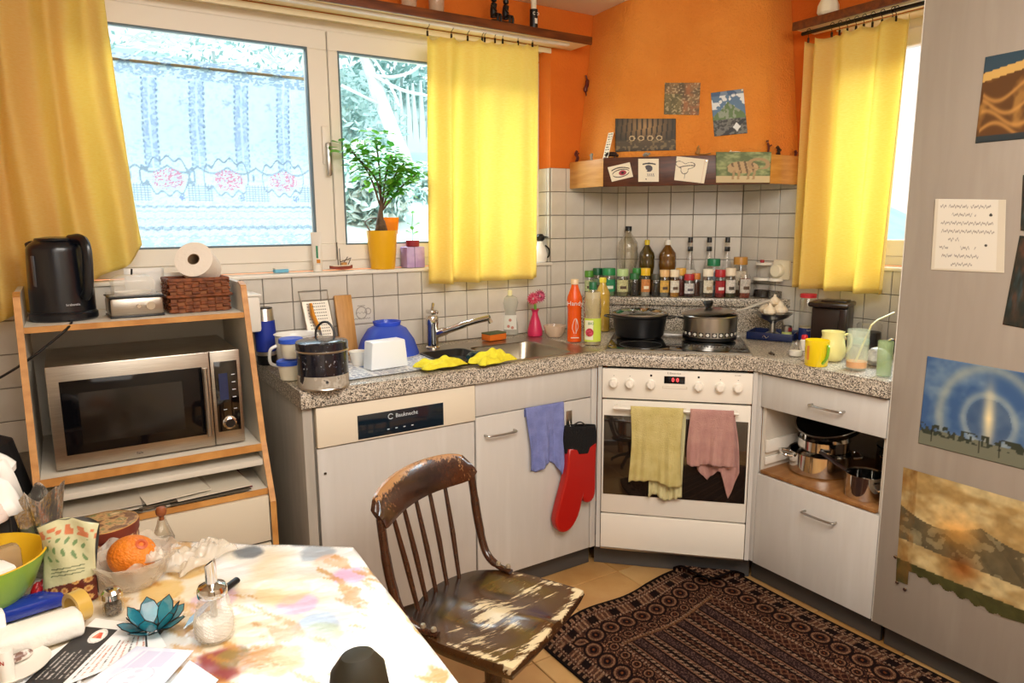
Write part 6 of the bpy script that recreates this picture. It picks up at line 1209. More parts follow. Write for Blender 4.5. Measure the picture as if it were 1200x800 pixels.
# bowl with orange in thin plastic
P, r, h = TB(160, 699, 640, 88); t = T('glass_bowl', 'crinkled clear bowl lined with a thin plastic bag, an orange inside', 'bowl', (P.x, P.y, TT)); M_bag = mat('cloudy_plastic', '#ece0cc', .18, alpha=.38, coat=.6, bump=.5, bscale=60); hb_ = .062
lt('bowl', [(0, 0), (r*.55, 0), (r*.8, hb_*.35), (r*.98, hb_), (r*.94, hb_), (r*.74, hb_*.35), (r*.5, .006), (0, .006)], M_bag, t, 56, wob=lambda a: 1+.025*math.sin(a*2*PI*11)); 
bm = new(); sheet(bm, lambda u, v: Vector(((r*(.85+.24*v)+.006*math.sin(u*60+v*3))*math.cos(u*2*PI), (r*(.85+.24*v)+.006*math.sin(u*60+v*3))*math.sin(u*2*PI), hb_*.75+.022*v+.008*math.sin(u*2*PI*7)*v)), 90, 6); finish(bm, 'bag_rim', M_bag, t)
og = T('orange', 'big navel orange with a red-brown navel in the clear bowl', 'orange', (P.x+.0, P.y, TT+.016), FACE); ro = .043
def orf(u, v): a = u*2*PI; b = v*PI; q = 1+.04*math.cos(b); return Vector((ro*1.12*math.sin(b)*math.cos(a)*q, ro*math.sin(b)*math.sin(a)*q, ro*math.cos(b)*.98+ro))
bm = new(); sheet(bm, orf, 40, 24); bmesh.ops.remove_doubles(bm, verts=bm.verts, dist=.0004); finish(bm, 'fruit', mat('orange_peel', '#e2811c', .42, c2='#d87212', scale=30, bump=.5, bscale=170), og); lt('navel', [(.011, 0), (.012, .003), (.007, .005), (.005, .002), (0, .001)], mat('navel_red', '#c0562a', .5), og, 20, loc=(.028, -.012, ro*1.70), rot=(.35, .55, 0))
c = onz(180, 672, TT); o = crumple('plastic_scrap', 'torn clear plastic bag poking out of the orange bowl', 'plastic bag', (P.x+.028, P.y-.022, TT+.05), .032, .022, .03, M_bag, 21, n=24, lobes=4)
c = onz(232, 655, TT); crumple('plastic_bag', 'flat crumpled clear plastic bag on the table behind the knife', 'plastic bag', (c.x, c.y, TT+.001), .075, .045, .035, M_bag, 5, rz=.5, lobes=3.5)
P, r, h = TB(192, 634, 602, 12); t = T('stopper_bottle', 'small clear flask with round wooden stopper at the far table edge', 'bottle', (P.x, P.y, TT)); lt('flask', [(0, 0), (.024, 0), (.025, .004), (.012, .04), (.008, .055)], M_clear2, t, 24); lt('stopper', [(.006, .05), (.0055, .058), (.011, .064), (.0125, .072), (.009, .081), (0, .084)], mat('stopper_wood', '#8a4a24', .45), t, 20)
# tin
P, r, h = TB(115, 668, 606, 52); t = T('biscuit_tin', 'round dark-red floral tin with a picture lid behind the paper bag', 'tin', (-2.835, -1.055, TT), FACE); r = .066; h = .082
M_tin = mat('floral_tin', '#5a1f18', .3, c2=['#5a1f18', '#8c3a28', '#caa06a', '#e6d3ac'], scale=60, mixc=.56, contrast=.12, detail=6, coat=.3)
lt('tin', [(0, 0), (r, 0), (r, h*.8), (r*.96, h*.8)], M_tin, t, 48); lt('lid_band', [(r*1.03, h*.78), (r*1.04, h), (r*1.03, h*1.03), (r*.98, h*1.04)], mat('tin_band', '#7a3626', .3, .3), t, 48); lt('lid_rim', [(r*.99, h*1.045), (r*1.02, h*1.045), (r*1.03, h*1.02)], mat('gold_rim', '#d9a860', .3, .6), t, 48)
lt('lid_picture', [(0, h*1.035), (r*.98, h*1.035)], mat('lid_picture', '#7d5a34', .35, c2=['#6e4426', '#c99a62', '#5f6e3a', '#e0b98a'], scale=34, mixc=.5, contrast=.16, coat=.3), t, 40)
# paper bag of nuts
P = onz(84, 706, TT); bw, bh = .052, .150; t = T('paper_bag', 'pale green printed food bag, folded open at the top', 'bag', (P.x, P.y+.02, TT), FACE+.12)
def bagc(U, V):
    im = np.ones(U.shape+(3,))*H('#c9c49a'); w_ = (V > .52) & (V < .80); g_ = (np.sin(U*38+3*np.sin(V*12))+.6*np.sin(V*46+U*9)) > .75; im = paint(im, w_ & g_ & (U > .12) & (U < .9), '#6f8a5a'); im = paint(im, (V > .82) & (V < .93) & (vn(U*14, V*22, 3) > .55), '#c9764e')
    for c_ in (.40, .36, .44): im = paint(im, (np.abs(V-c_-.08*(U-.5)) < .006) & (U > .2) & (U < .85), '#5f6a4a')
    m = (V < .22+.14*(U-.3)) & (U > .05); im = paint(im, m, '#5e2216'); im = paint(im, m & (np.hypot((U*5 % 1)-.5, (V*9 % 1)-.5) < .34), '#c99a5a'); return paint(im, m & (np.hypot((U*5 % 1)-.5, (V*9 % 1)-.5) < .15), '#a8642c')
def bagf(side):
    def f(u, v):
        w_ = bw*(1-.10*math.sin(v*2.6)+.14*v*v); x = (u*2-1)*w_; d = .026*(1-v)**.6*math.cos((u*2-1)*PI/2)**.5+.006*math.sin(u*9+v*7)*v+.003; return Vector((x+.006*v, -d*side+(.012*v), bh*v*(1+.10*math.sin(u*3.1))+.001))
    return f
printed('front', bagf(1), bagc, 60, 90, mat('bag_print', attr=1, rough=.35, coat=.2, bump=.4, bscale=25), t); sh('back', bagf(-1), 20, 30, mat('bag_inside', '#8d8b86', .35, .5), t); 
# foil bag behind with silver inside
c = onz(78, 660, TT); t = T('foil_bag', 'opened snack bag with crumpled silver lining, behind the printed bag', 'bag', (-2.950, -1.065, TT)); bm = new(); random.seed(7)
def ff_(u, v): a = u*2*PI; k = .030+.014*v+.008*math.sin(u*40+v*5)*v+.004*math.sin(u*17); return Vector((k*math.cos(a), k*.6*math.sin(a), .185*v*(1+.07*math.sin(u*31)*v)))
sheet(bm, ff_, 60, 14); finish(bm, 'bag', mat('foil', '#b9b2a8', .25, .9, bump=.6, bscale=30), t, smooth=False)
# green bowl with packets
BC = onz(-30, 655, TT+.112).xy; t = T('salad_bowl', 'lime green bowl, yellow inside, full of white packets', 'bowl', (*BC, TT)); r = .118
lt('outside', [(0, 0), (.05, 0), (.055, .006), (r*.78, .05), (r*.97, .105), (r, .112)], mat('lime_green', '#8fb83c', .3, coat=.3), t, 56); lt('inside', [(r, .112), (r*.97, .113), (r*.93, .105), (r*.74, .05), (.05, .012), (0, .011)], mat('bowl_yellow', '#e3b21c', .35), t, 56)
k = T('plastic_lid_box', 'clear brownish plastic box standing in the green bowl', 'box', (BC.x+.035, BC.y+.03, TT+.055), .3); bx('box', (0, 0, .03), (.07, .04, .055), mat('smoke_box', '#b59a78', .15, alpha=.6, coat=.5), k, bev=.010)
k = T('paper_packet', 'white paper packet lying in the green bowl', 'packet', (BC.x-.0, BC.y-.02, TT+.058), .5); bx('packet', (0, 0, .02), (.11, .08, .035), M_paper, k, bev=.008)
# dark crate and crumpled papers behind
t = T('black_bin', 'black box behind the green bowl, heaped with crumpled wrappers', 'box', (-3.10, -1.03, TT), .05); bx('box', (0, 0, .075), (.19, .09, .148), mat('matt_black2', '#0d0c0e', .7), t, bev=.006)
for i, (x, y, z, s, m_, l) in enumerate(((-3.055, -1.06, .150, .075, M_paper, 'big crumpled white paper wrapper standing on the black box'), (-3.14, -1.03, .15, .05, mat('grey_paper', '#b0a89a', .7), 'greyish crumpled wrapper on the black box, at the far left'), (-3.02, -1.09, .148, .04, mat('pink_paper', '#d9c6bb', .7), 'pinkish crumpled paper at the front edge of the black box'))):
    crumple('paper_wrapper', l, 'paper', (x, y, TT+z), s, s*.55, (.15, .08, .04)[i], m_, 30+i, n=14, rz=i*.6, lobes=2.2)
t = T('cleaner_bottle', 'white cleaning bottle with blue band lying behind the wrappers', 'bottle', (-3.085, -.975, TT+.24)); 
tb('body', smoothp([(-.06, 0, .03), (.0, 0, .028), (.06, 0, .0), (.09, 0, -.03)], 4), [.034]*4+[.03]*4+[.022]*4+[.012], M_enw, t, 18); tb('blue_band', [(-.012, 0, .0285), (.010, 0, .026)], .0348, dyed('label_navy', '#1f4a7a', .5), t, 24, cap=False)
bx('holder', (0, .0, -.12), (.12, .06, .235), M_black, t)
t = T('white_bottle', 'tall cream bottle at the far left edge of the table', 'bottle', (-3.135, -1.13, TT)); lt('body', [(0, 0), (.034, 0), (.036, .005), (.036, .18), (.028, .22), (.016, .235), (.016, .25)], M_wax, t, 32); lt('cap', [(0, .275), (.017, .272), (.018, .25)], M_white, t, 20)
# blue packet, red packet, tape, tissue, plates
c = onz(38, 716, TT); t = T('blue_packet', 'shiny dark blue packet lying in front of the green bowl', 'packet', (c.x-.01, c.y, TT), .15); bm = new(); box(bm, (0, 0, .014), (.125, .05, .026), .007); finish(bm, 'packet', mat('blue_foil', '#1a3498', .25, coat=.5, bump=.3, bscale=25), t); bx('end_seam', (.066, 0, .014), (.010, .05, .004), mat('blue_foil'), t)
c = onz(56, 700, TT); crumple('red_wrapper', 'scrap of bright red wrapper between the blue packet and the printed bag', 'wrapper', (c.x+.005, c.y+.012, TT+.002), .032, .014, .035, mat('red_foil', '#c01c26', .3, coat=.4), 12, n=14, rz=.2)
c = onz(93, 728, TT); t = T('tape_roll', 'roll of amber sticky tape standing on edge beside the blue packet', 'tape', (c.x, c.y, TT+.031), .5); bm = new(); lathe(bm, [(.022, -.012), (.030, -.012), (.030, .012), (.022, .012), (.022, -.012)], 36); Rm = Matrix.Rotation(PI/2, 3, 'Y')
for v in bm.verts: v.co = Rm @ v.co
finish(bm, 'tape', mat('amber_tape', '#c9a24a', .3, coat=.4), t)
c = onz(48, 757, TT); t = T('tissue_pack', 'soft white paper-wrapped loaf-shaped pack left of the leaflets', 'pack', (c.x-.0, c.y+.01, TT), .08); bm = new(); box(bm, (0, 0, .022), (.135, .065, .042), .014, seg=3)
for v in bm.verts: v.co.z += .003*math.sin(v.co.x*60); v.co.y += .003*math.sin(v.co.x*45)
finish(bm, 'pack', mat('soft_paper', '#efe9de', .8, bump=.4, bscale=40), t)
c = onz(24, 780, TT); t = T('saucer', 'white saucer with a chocolate on it in the bottom left corner', 'saucer', (c.x-.01, c.y-.01, TT)); lt('saucer', [(0, 0), (.035, 0), (.055, .010), (.056, .012), (.034, .005), (0, .004)], M_white, t, 44); cc = (c.x, c.y+.005, TT+.0065)
t = T('chocolate', 'wrapped brown and white sweet on the white saucer', 'sweet', cc, .4); bm = new(); tube(bm, [(-.02, 0, .008), (-.012, 0, .008), (.012, 0, .008), (.02, 0, .008)], [.003, .008, .008, .003], 10); finish(bm, 'sweet', mat('sweet_brown', '#7a5a4e', .35, c2='#e0d6cc', scale=80, contrast=.05), t)
c = onz(10, 792, TT); t = T('lip_balm', 'white stick tube with red letters at the bottom left edge', 'tube', (c.x+.002, c.y-.025, TT+.001), FACE); lt('tube', [(0, 0), (.010, 0), (.0105, .001), (.0105, .060), (0, .061)], M_white, t, 24); text('lettering', 'IN', .010, dyed('letter_red', '#b8452c', .5), t, (0, -.0108, .042), (PI/2, 0, 0))
c = onz(4, 760, TT); t = T('tea_packet', 'small white packet with a grey mesh pattern at the left edge', 'packet', (c.x-.015, c.y+.005, TT), .2); bx('packet', (0, 0, .035), (.045, .03, .07), M_paper, t, bev=.006); bx('mesh_print', (0, -.0155, .02), (.04, .0006, .025), mat('mesh_print', '#9a9690', .6, c2='#d0ccc4', scale=300), t)
# leaflets
def quad(name, label, cat, px, z, fnc, nu=100, nv=60, rise=.0, thick=.0006, m=None):
    """a flat leaflet lying on the table; px = its near-left, near-right, far-right, far-left corners"""
    q = [onz(u, v, z) for u, v in px]; o_ = sum(q, Vector())/4
    f = lambda u, v: (q[0]*(1-u)*(1-v)+q[1]*u*(1-v)+q[2]*u*v+q[3]*(1-u)*v)-o_+Vector((0, 0, rise*math.sin(u*PI)*v))
    o = printed(name, f, fnc, nu, nv, m or mat('glossy_print', attr=1, rough=.55), None, thick=thick); o.location = o_; return tag(o, label, cat)
def white_card(U, V): im = np.ones(U.shape+(3,))*H('#f0efee'); return paint(im, (np.sin(V*60) > .3) & (U > .1) & (U < .5) & (vn(U*60, V*20, 2) > .4)*(V < .5), '#b9c4cc')
def flyer(U, V):   # U along the long side (near -> far)
    im = np.ones(U.shape+(3,))*H('#2e2b2a'); im = paint(im, U > .86, '#f1ece4'); d = np.hypot((U-.74)*1.75, (V-.55)*1.0); im = paint(im, d < .20, '#f1ece4'); im = paint(im, (np.abs(d-.17) < .008), '#c9c2b8'); tri_ = (np.abs(V-.55)+(U-.74)*.9 < .10) & (U > .70) & (U < .80); im = paint(im, tri_, '#d9583c'); im = paint(im, tri_ & (V < .53), '#e88a6a')
    for k in range(7): im = paint(im, (np.abs(V-(.15+k*.11)) < .018) & (U > .12) & (U < .50+.05*math.sin(k*3)) & (vn(U*90, V*30, k) > .35), '#b5afa8')
    return im
def letter(U, V):
    im = np.ones(U.shape+(3,))*H('#f3f0ee')
    for k in range(9): im = paint(im, (np.abs(V-(.08+k*.085)) < .014) & (U > .08) & (U < .62-.04*(k % 3)) & (vn(U*110, V*30, k) > .4), ('#c9907c' if k % 3 else '#6a6462'))
    im = paint(im, (np.abs(V-.80) < .018) & (U > .1) & (U < .75), '#2c2c30'); im = paint(im, (U > .86) & (U < .97) & (np.sin(V*70) > .2) & (V > .5) & (V < .9) & (vn(U*30, V*60, 7) > .4), '#8c8a8c'); return im
def leaflet(U, V):
    im = np.ones(U.shape+(3,))*H('#ecebf6'); n = fbm(U*5, V*5, 3); im = paint(im, np.clip((n-.45)*2, 0, .5), '#cdd4ee'); d = np.hypot(U-.42, (V-.5)*.8); im = paint(im, (d < .22), '#f0eff8'); im = paint(im, (np.abs(d-.2) < .006), '#c9c6dd'); im = paint(im, (U > .60) & (U < .93) & (V > .2) & (V < .8) & (((V*4) % 1) > .15), '#d3d2ea')
    for k in range(3): im = paint(im, (np.hypot((U-(.30+k*.12))*1, (V-.5)*.7) < .035), '#d8d6e8')
    return im
def bluepaper(U, V): im = np.ones(U.shape+(3,))*H('#e3edf6'); return paint(im, np.clip((fbm(U*4, V*4, 6)-.4)*2, 0, .5), '#bcd6e8')
quad('postcard', 'plain white card peeping out left of the black leaflet', 'card', ((18, 800), (90, 815), (112, 738), (44, 770)), TT+.0012, white_card)
quad('leaflet', 'black leaflet with a round white badge with a red roof emblem', 'leaflet', ((20, 808), (152, 688+0), (146, 729), (60, 812))[0:1]+((112, 724), (150, 729), (85, 805)), TT+.003, flyer, 120, 70)
quad('letter', 'white printed letter in the middle of the papers', 'letter', ((68, 806), (146, 730), (176, 727), (196, 757)), TT+.0045, letter, 110, 110)
quad('brochure', 'pale lilac brochure with round faces lying uppermost on the papers', 'brochure', ((60, 830), (160, 757), (227, 762), (182, 812)), TT+.006, leaflet, 110, 90)
quad('sheet', 'pale blue sheet of paper right of the lilac brochure', 'paper', ((175, 830), (222, 773), (256, 796), (230, 830)), TT+.0025, bluepaper)
# the dark rounded knob in the foreground: top of a near chair back
t = T('chair', 'dark rounded chair-back knob rising in front of the table', 'chair', (-2.628, -2.108, 0), 0)
bm = new(); lathe(bm, [(0, 0), (.020, 0), (.024, .45), (.030, .70), (.036, .92), (.035, .975), (.030, 1.008), (.018, 1.024), (0, 1.028)], 36, sy=.8); finish(bm, 'back_post', mat('dark_olive', '#1e1a0c', .55, c2='#262110', scale=12), t)
M_do = mat('dark_olive'); lt('back_post', [(0, 0), (.020, 0), (.024, .45), (.030, .70), (.038, .90), (.031, .975), (0, .99)], M_do, t, 24, loc=(.05, -.42, 0))
for z in (.70, .86): tb('back_rail', [(.004, -.03, z), (.046, -.39, z)], .014, M_do, t, 8, flat=1.6)
bx('seat', (-.19, -.21, .44), (.40, .40, .03), M_do, t, bev=.01, rot=-.1)
for x, y in ((-.36, -.05), (-.33, -.40)): bx('leg', (x, y, .215), (.03, .03, .43), M_do, t)
# ------------------------------------------------------------ pictures on the hood
def card(name, label, cat, P4, nrm, fnc, nu=70, nv=70, m=None, off=.0012, curl=.0, parentpins=(), pinm=None):
    """P4: bottom-left, bottom-right, top-right, top-left world points"""
    o_ = sum(P4, Vector())/4+Vector(nrm)*off; q = [p+Vector(nrm)*off-o_ for p in P4]; nn = Vector(nrm)
    f = lambda u, v: q[0]*(1-u)*(1-v)+q[1]*u*(1-v)+q[2]*u*v+q[3]*(1-u)*v+nn*curl*(abs(u-.5)*2)**3*(v if curl > 0 else 1)
    t = T(name, label, cat, o_); printed('print', f, fnc, nu, nv, m or mat('glossy_print', attr=1, rough=.55), t, thick=.0004)
    for u, v in parentpins: lt('pin', [(0, .006), (.004, .005), (.0045, 0)], pinm or M_chrome, t, 12, loc=f(u, v)+nn*.001, rot=nn.to_track_quat('Z', 'Y').to_euler())
    return t
ND = (-R2, -R2, 0)
def hoodpt(u, v):   # on the sloping plaster front
    A_, B_, C_ = Vector((-.70, -.262, 1.72)), Vector((-.235, -.727, 1.72)), Vector((-.63, -.29, 2.459)); n_ = (B_-A_).cross(C_-A_).normalized(); 
    if n_.dot(cf) > 0: n_ = -n_
    return pl(u, v, n_, n_.dot(A_)), n_
NH = hoodpt(800, 100)[1]
hp4 = lambda *px: [hoodpt(u, v)[0] for u, v in px]
def forest(U, V):
    im = np.ones(U.shape+(3,))*H('#3a3020'); im = paint(im, np.clip(1-np.hypot(U-.5, (V-.75)*.9)*1.9, 0, 1), '#b08a58'); im = paint(im, (np.sin(U*75+np.sin(V*5)) > .55) & (V > .35), '#2e2618'); im = paint(im, (np.abs(V-.2) < .12)*.6, '#5a4c34'); im = paint(im, (vn(U*30, V*14, 2) > .7)*(V < .35)*.7, '#8a7650')
    for k in range(4): im = paint(im, (np.hypot((U-(.28+k*.15))*1.7, V-.40) < .085), '#cdb68a'); im = paint(im, (np.hypot((U-(.28+k*.15))*1.7, V-.395) < .055), '#4a3a26')
    return im
def collage(U, V):
    n = fbm(U*9, V*7, 3); im = np.ones(U.shape+(3,))*H('#5c4a2e'); im = paint(im, np.clip((n-.35)*2.2, 0, 1), '#98764c'); im = paint(im, (U > .55)*np.clip((fbm(U*6, V*6, 8)-.3)*1.6, 0, .8), '#b06a3a'); im = paint(im, (U < .5)*(V < .65)*.4, '#5f6a3c'); return paint(im, (vn(U*26, V*22, 4) > .72)*.6, '#d9c39a')
def mountain(U, V):
    im = np.ones(U.shape+(3,))*H('#5a7a9c'); im = paint(im, (fbm(U*5, V*8, 2) > .5) & (V > .6), '#e3e8ec'); im = paint(im, (V > .9)*.6, '#2f4a70'); hgt = .72-np.abs(U-.5)*.62+.05*vn(U*14, U*3, 4); im = paint(im, V < hgt, '#5f7a4a'); im = paint(im, (V < hgt) & (fbm(U*9, V*9, 6) > .58), '#8f9a86'); im = paint(im, V < .36, '#6f6f6a'); im = paint(im, (V < .36) & (fbm(U*14, V*22, 1) > .52), '#3c3c3a'); im = paint(im, (np.abs(V-.1-.5*(U-.5)) < .05) & (V < .33), '#2c2c30'); return paint(im, (np.abs(U-.70)+np.abs(V-.17)*1.2 < .12), '#e6ebee')
def fox(U, V):
    n = fbm(U*8, V*8, 3); im = np.ones(U.shape+(3,))*H('#5c6a3a'); im = paint(im, np.clip((n-.45)*3, 0, .9), '#a0a870'); im = paint(im, V < .22, '#c9b58a'); b = np.hypot((U-.50)*.9, (V-.50)*1.3) < .26; im = paint(im, b, '#b99a6c'); im = paint(im, b & (np.sin(U*52+V*8) > .5), '#6b5434'); im = paint(im, np.hypot((U-.30)*1.2, V-.42) < .10, '#b99a6c'); im = paint(im, (np.abs(np.hypot(U-.78, V-.6)-.17) < .04) & (V > .45), '#a98a5e')
    for k in (.32, .42, .60, .70): im = paint(im, (np.abs(U-k-.1*(V-.2)) < .022) & (V > .10) & (V < .40), '#a98a5e')
    return im
card('photo', 'sepia picture of animals among tall trees standing on the hood surround', 'picture', hp4((721, 178), (792, 176), (792, 139), (721, 139)), NH, forest, parentpins=())
card('photo', 'small brown collage-like print, upper left of the two on the orange hood', 'picture', hp4((778, 134), (819, 135), (821, 97), (779, 97)), NH, collage)
card('photo', 'tilted photo of a green mountain and a boat, upper right on the hood', 'picture', hp4((837, 160), (876, 156), (871, 104), (833, 109)), NH, mountain, parentpins=((.96, .97),), pinm=M_wax)
SB = -.9951-.0105*1.414
bd = lambda *px: [ond(u, v, SB) for u, v in px]
M_draw = mat('drawing_paper', attr=1, rough=.7)
def base_(U): return np.ones(U.shape+(3,))*H('#f1e8d4')
def eye(U, V):
    im = base_(U); d = np.hypot((U-.55)*1.3, (V-.42)*1.8); lens_ = (np.abs(V-.42) < .24*np.sqrt(np.clip(1-((U-.5)/.38)**2, 0, 1))); im = paint(im, (np.abs(np.abs(V-.42)-.24*np.sqrt(np.clip(1-((U-.5)/.38)**2, 0, 1))) < .03) & (np.abs(U-.5) < .38), '#4a3c3a'); im = paint(im, lens_ & (np.hypot(U-.58, V-.42) < .17), '#a8364a'); im = paint(im, lens_ & (np.hypot(U-.58, V-.42) < .07), '#1c1214'); return paint(im, (np.abs(V-.80+.9*(U-.45)**2) < .035) & (U > .12) & (U < .92), '#3a302e')
def sketch(U, V): im = base_(U); im = paint(im, (np.hypot((U-.5)*1.2, (V-.58)*1.6) < .24) & (vn(U*12, V*10, 2) > .3), '#55525c'); im = paint(im, (np.abs(V-.70-.10*np.sin(U*3)) < .03) & (U > .2) & (U < .85), '#3a3a44'); im = paint(im, (V > .24) & (V < .36) & (U > .4) & (U < .8) & (np.sin(U*70+V*20) > .3), '#77747c'); return paint(im, np.hypot(U-.38, V-.12) < .03, '#333333')
def sketch2(U, V): im = base_(U); im = paint(im, np.abs(np.hypot((U-.30)*1.0, (V-.60)*1.2)-.25-.10*np.sin(3*np.arctan2(V-.6, U-.3))) < .016, '#3f3b3a'); im = paint(im, (np.abs(V-.62-.3*(U-.25)+.5*(U-.35)**2) < .018) & (U > .1) & (U < .62), '#3f3b3a'); im = paint(im, (np.abs(U-.33) < .01) & (V < .35) & (V > .1), '#3f3b3a'); return paint(im, (np.abs(U-.9) < .008)*.6, '#c9a08c')
card('drawing', 'white card with a drawn red-brown eye on the hood band', 'drawing', bd((717, 213), (742, 207), (738, 190), (712, 196)), ND, eye, m=M_draw)
card('drawing', 'upright white card with a grey scribbled eye on the hood band', 'drawing', bd((748, 213), (772, 213), (772, 186), (748, 186)), ND, sketch, m=M_draw)
card('drawing', 'larger white card with a curved line drawing, pinned at its corner', 'drawing', bd((790, 211), (825, 215), (830, 187), (793, 183)), ND, sketch2, m=M_draw, parentpins=((.95, .93),))
card('photo', 'picture of a striped animal in greenery at the right of the hood band', 'picture', bd((839, 214), (902, 214), (904, 178), (839, 178)), ND, fox)
# little figures on the hood surround
HZ = Z1+.002+.0005
def fig(u, kind, label, m, s=1):
    P = ond(u, 180, SB+.02*1.4); P = Vector((P.x+.004, P.y+.004, HZ)); return P
def toy(u, label, m, pts, s_, side=0, cat='figurine', group='tiny figures on the hood surround', y=None):
    P = ond(u, 180, -.9951+.03) if not side else (onx(0, 0, 0) if 0 else (ony(u, 185, -.12) if side == 1 else onx(u, 182, -.12)))
    if side == 1: P = Vector((-.728, ony(u, 190, 0).y if 0 else y, HZ))
    if side == 2: P = Vector((y, -.748, HZ))
    t = T('figurine', label, cat, (P.x, P.y, Z1+.0005 if side else HZ), -PI/4 if not side else (-PI/2 if side == 1 else 0), group)
    for n_, pp, rr in pts: tb(n_, smoothp(pp, 3) if len(pp) > 2 else pp, rr, m, t, 8)
    return t
M_fd = mat('figure_dark', '#2a1c18', .4); M_fg = mat('figure_grey', '#9a9488', .5); M_ft2 = mat('figure_tan', '#a8783c', .5); M_fr = mat('figure_red', '#5a1c18', .4)
toy(717, 'dark tortoise-like figure at the left end of the dark band', M_fd, [('body', [(-.03, 0, .010), (-.01, 0, .018), (.015, 0, .016), (.03, 0, .008)], [.004]+[.010]*6+[.006]*2+[.004]), ('leg', [(-.015, 0, .01), (-.018, 0, 0)], .003), ('leg', [(.012, 0, .01), (.014, 0, 0)], .003)], 1)
toy(757, 'grey and dark little figure under the sepia picture', M_fg, [('body', [(-.012, 0, .006), (.0, 0, .016), (.012, 0, .008)], .006), ('leg', [(.0, 0, .008), (-.004, 0, 0)], .003), ('head', [(.012, 0, .012), (.018, 0, .018)], .004)], 1)
toy(822, 'tan figure of a sitting cat with long tail on the dark band', M_ft2, [('body', [(-.018, 0, .008), (-.014, 0, .022), (-.012, 0, .034)], [.010]*3+[.007]*3+[.005]), ('head', [(-.012, 0, .036), (-.018, 0, .040)], .007), ('tail', [(-.008, 0, .006), (.02, 0, .006), (.040, 0, .010)], .003)], 1)
toy(862, 'pale reclining figure above the striped animal picture', M_wax, [('body', [(-.02, 0, .008), (.0, 0, .010), (.02, 0, .007)], .006), ('head', [(-.02, 0, .014), (-.024, 0, .018)], .005)], 1)
toy(900, 'dark red upright figure at the right end of the dark band', M_fr, [('body', [(0, 0, 0), (.002, 0, .03), (-.004, 0, .048)], .005), ('arm', [(.0, 0, .03), (.014, 0, .038)], .003), ('head', [(-.004, 0, .05), (-.006, 0, .058)], .006)], 1)
toy(0, 'dark twisted figure at the wall end of the left light board', M_fr, [('body', [(0, 0, 0), (.01, 0, .02), (-.006, 0, .038), (.004, 0, .05)], .007), ('arm', [(.0, 0, .03), (.018, 0, .04)], .004)], 1, 1, y=-.035)
toy(0, 'grey figure in the middle of the left light board', M_fg, [('body', [(0, 0, 0), (.0, 0, .018), (.004, 0, .03)], .006), ('arm', [(.0, 0, .016), (-.012, 0, .024)], .003)], 1, 1, y=-.15)
toy(0, 'dark bushy figure near the front end of the right light board', M_fd, [('body', [(0, 0, 0), (.01, 0, .02), (-.004, 0, .034)], .007), ('arm', [(.0, 0, .02), (.022, 0, .022)], .005), ('leg', [(.014, 0, .01), (.018, 0, 0)], .003)], 1, 2, y=-.17)
toy(0, 'little dark red figure at the wall end of the right light board', M_fr, [('body', [(0, 0, 0), (.004, 0, .014), (-.002, 0, .024)], .006), ('arm', [(.0, 0, .012), (.014, 0, .016)], .003)], 1, 2, y=-.045)
def notec(U, V): im = base_(U); return paint(im, (np.sin(V*62) > .2) & (vn(U*9, V*20, 3) > .4) & (U > .15) & (U < .85), '#5f5a52')
card('message_card', 'narrow written card leaning against the left side of the hood', 'card', [Vector((-.722, -.225, HZ)), Vector((-.722, -.262, HZ)), Vector((-.690, -.262, HZ+.115)), Vector((-.690, -.225, HZ+.115))][0:4], (-1, 0, .3), notec, 30, 50, m=M_draw)
t = T('carved_lizard', 'small dark carved figure fixed to the orange wall left of the hood', 'ornament', ony(686, 100, -.004)); tb('body', smoothp([(0, -.008, -.05), (-.008, -.012, -.02), (.004, -.012, .01), (-.004, -.008, .045)], 4), [.003]*3+[.010]*7+[.004]*3, M_fr, t, 8)
# things on the north shelf
SHZ = 2.3135
def shx(u, v=30, y=-.10): return ony(u, v, y).x
for u, l, k in ((480, 'first clear tumbler on the shelf, left of the other', 1), (512, 'second clear tumbler on the shelf with a printed band', 2)):
    t = T('tumbler', l, 'glass', (shx(u), -.10, SHZ), 0, 'tumblers on the high shelf'); lt('glass', [(0, 0), (.028, 0), (.030, .003), (.034, .09), (.032, .09), (.028, .006), (0, .005)], mat('dusty_glass', '#e0c8ac', .1, alpha=.35, coat=.6), t, 32)
for i, u in enumerate((577, 591)):
    t = T('seated_figurine', ('left', 'right')[i]+' of two black carved figures sitting side by side on the high shelf', 'figurine', (shx(u), -.11, SHZ), 0)
    tb('torso', smoothp([(0, 0, .025), (-.002, 0, .055), (.004, 0, .08)], 3), .013, M_black, t, 10); lt('head', [(0, 0), (.012, .006), (.013, .016), (.007, .025), (0, .027)], M_black, t, 16, loc=(.0, -.004, .082)); tb('leg', smoothp([(0, -.005, .03), (.02, -.022, .034), (.022, -.022, .0)], 3), .006, M_black, t, 8); tb('leg', smoothp([(-.008, -.005, .03), (.004, -.026, .034), (.004, -.026, .0)], 3), .006, M_black, t, 8); tb('arm', [(-.012, -.004, .07), (.004, -.02, .045)], .004, M_black, t, 8)
t = T('carved_bench', 'small black bench under the two seated carved figures', 'figurine', (shx(588), -.10, SHZ), 0); bx('plank', (0.01, .02, .022), (.10, .018, .008), M_black, t)
for x in (-.035, .055): tb('leg', [(x, .02, .022), (x+.006, .02, 0)], .004, M_black, t, 6)
t = T('candle_holder', 'black owl-like candle holder with white eyes and a cream candle', 'candle holder', (shx(624), -.11, SHZ), 0); lt('body', [(0, 0), (.017, 0), (.018, .006), (.018, .085), (0, .086)], M_black, t, 24); lt('candle', [(0, .086), (.012, .086), (.012, .14), (0, .141)], M_wax, t, 20)
for x in (-.009, .009): lt('eye', [(.004, .0005), (.0065, .001), (.0065, 0)], M_white, t, 16, loc=(x, -.0165, .066), rot=(PI/2, 0, 0)); 
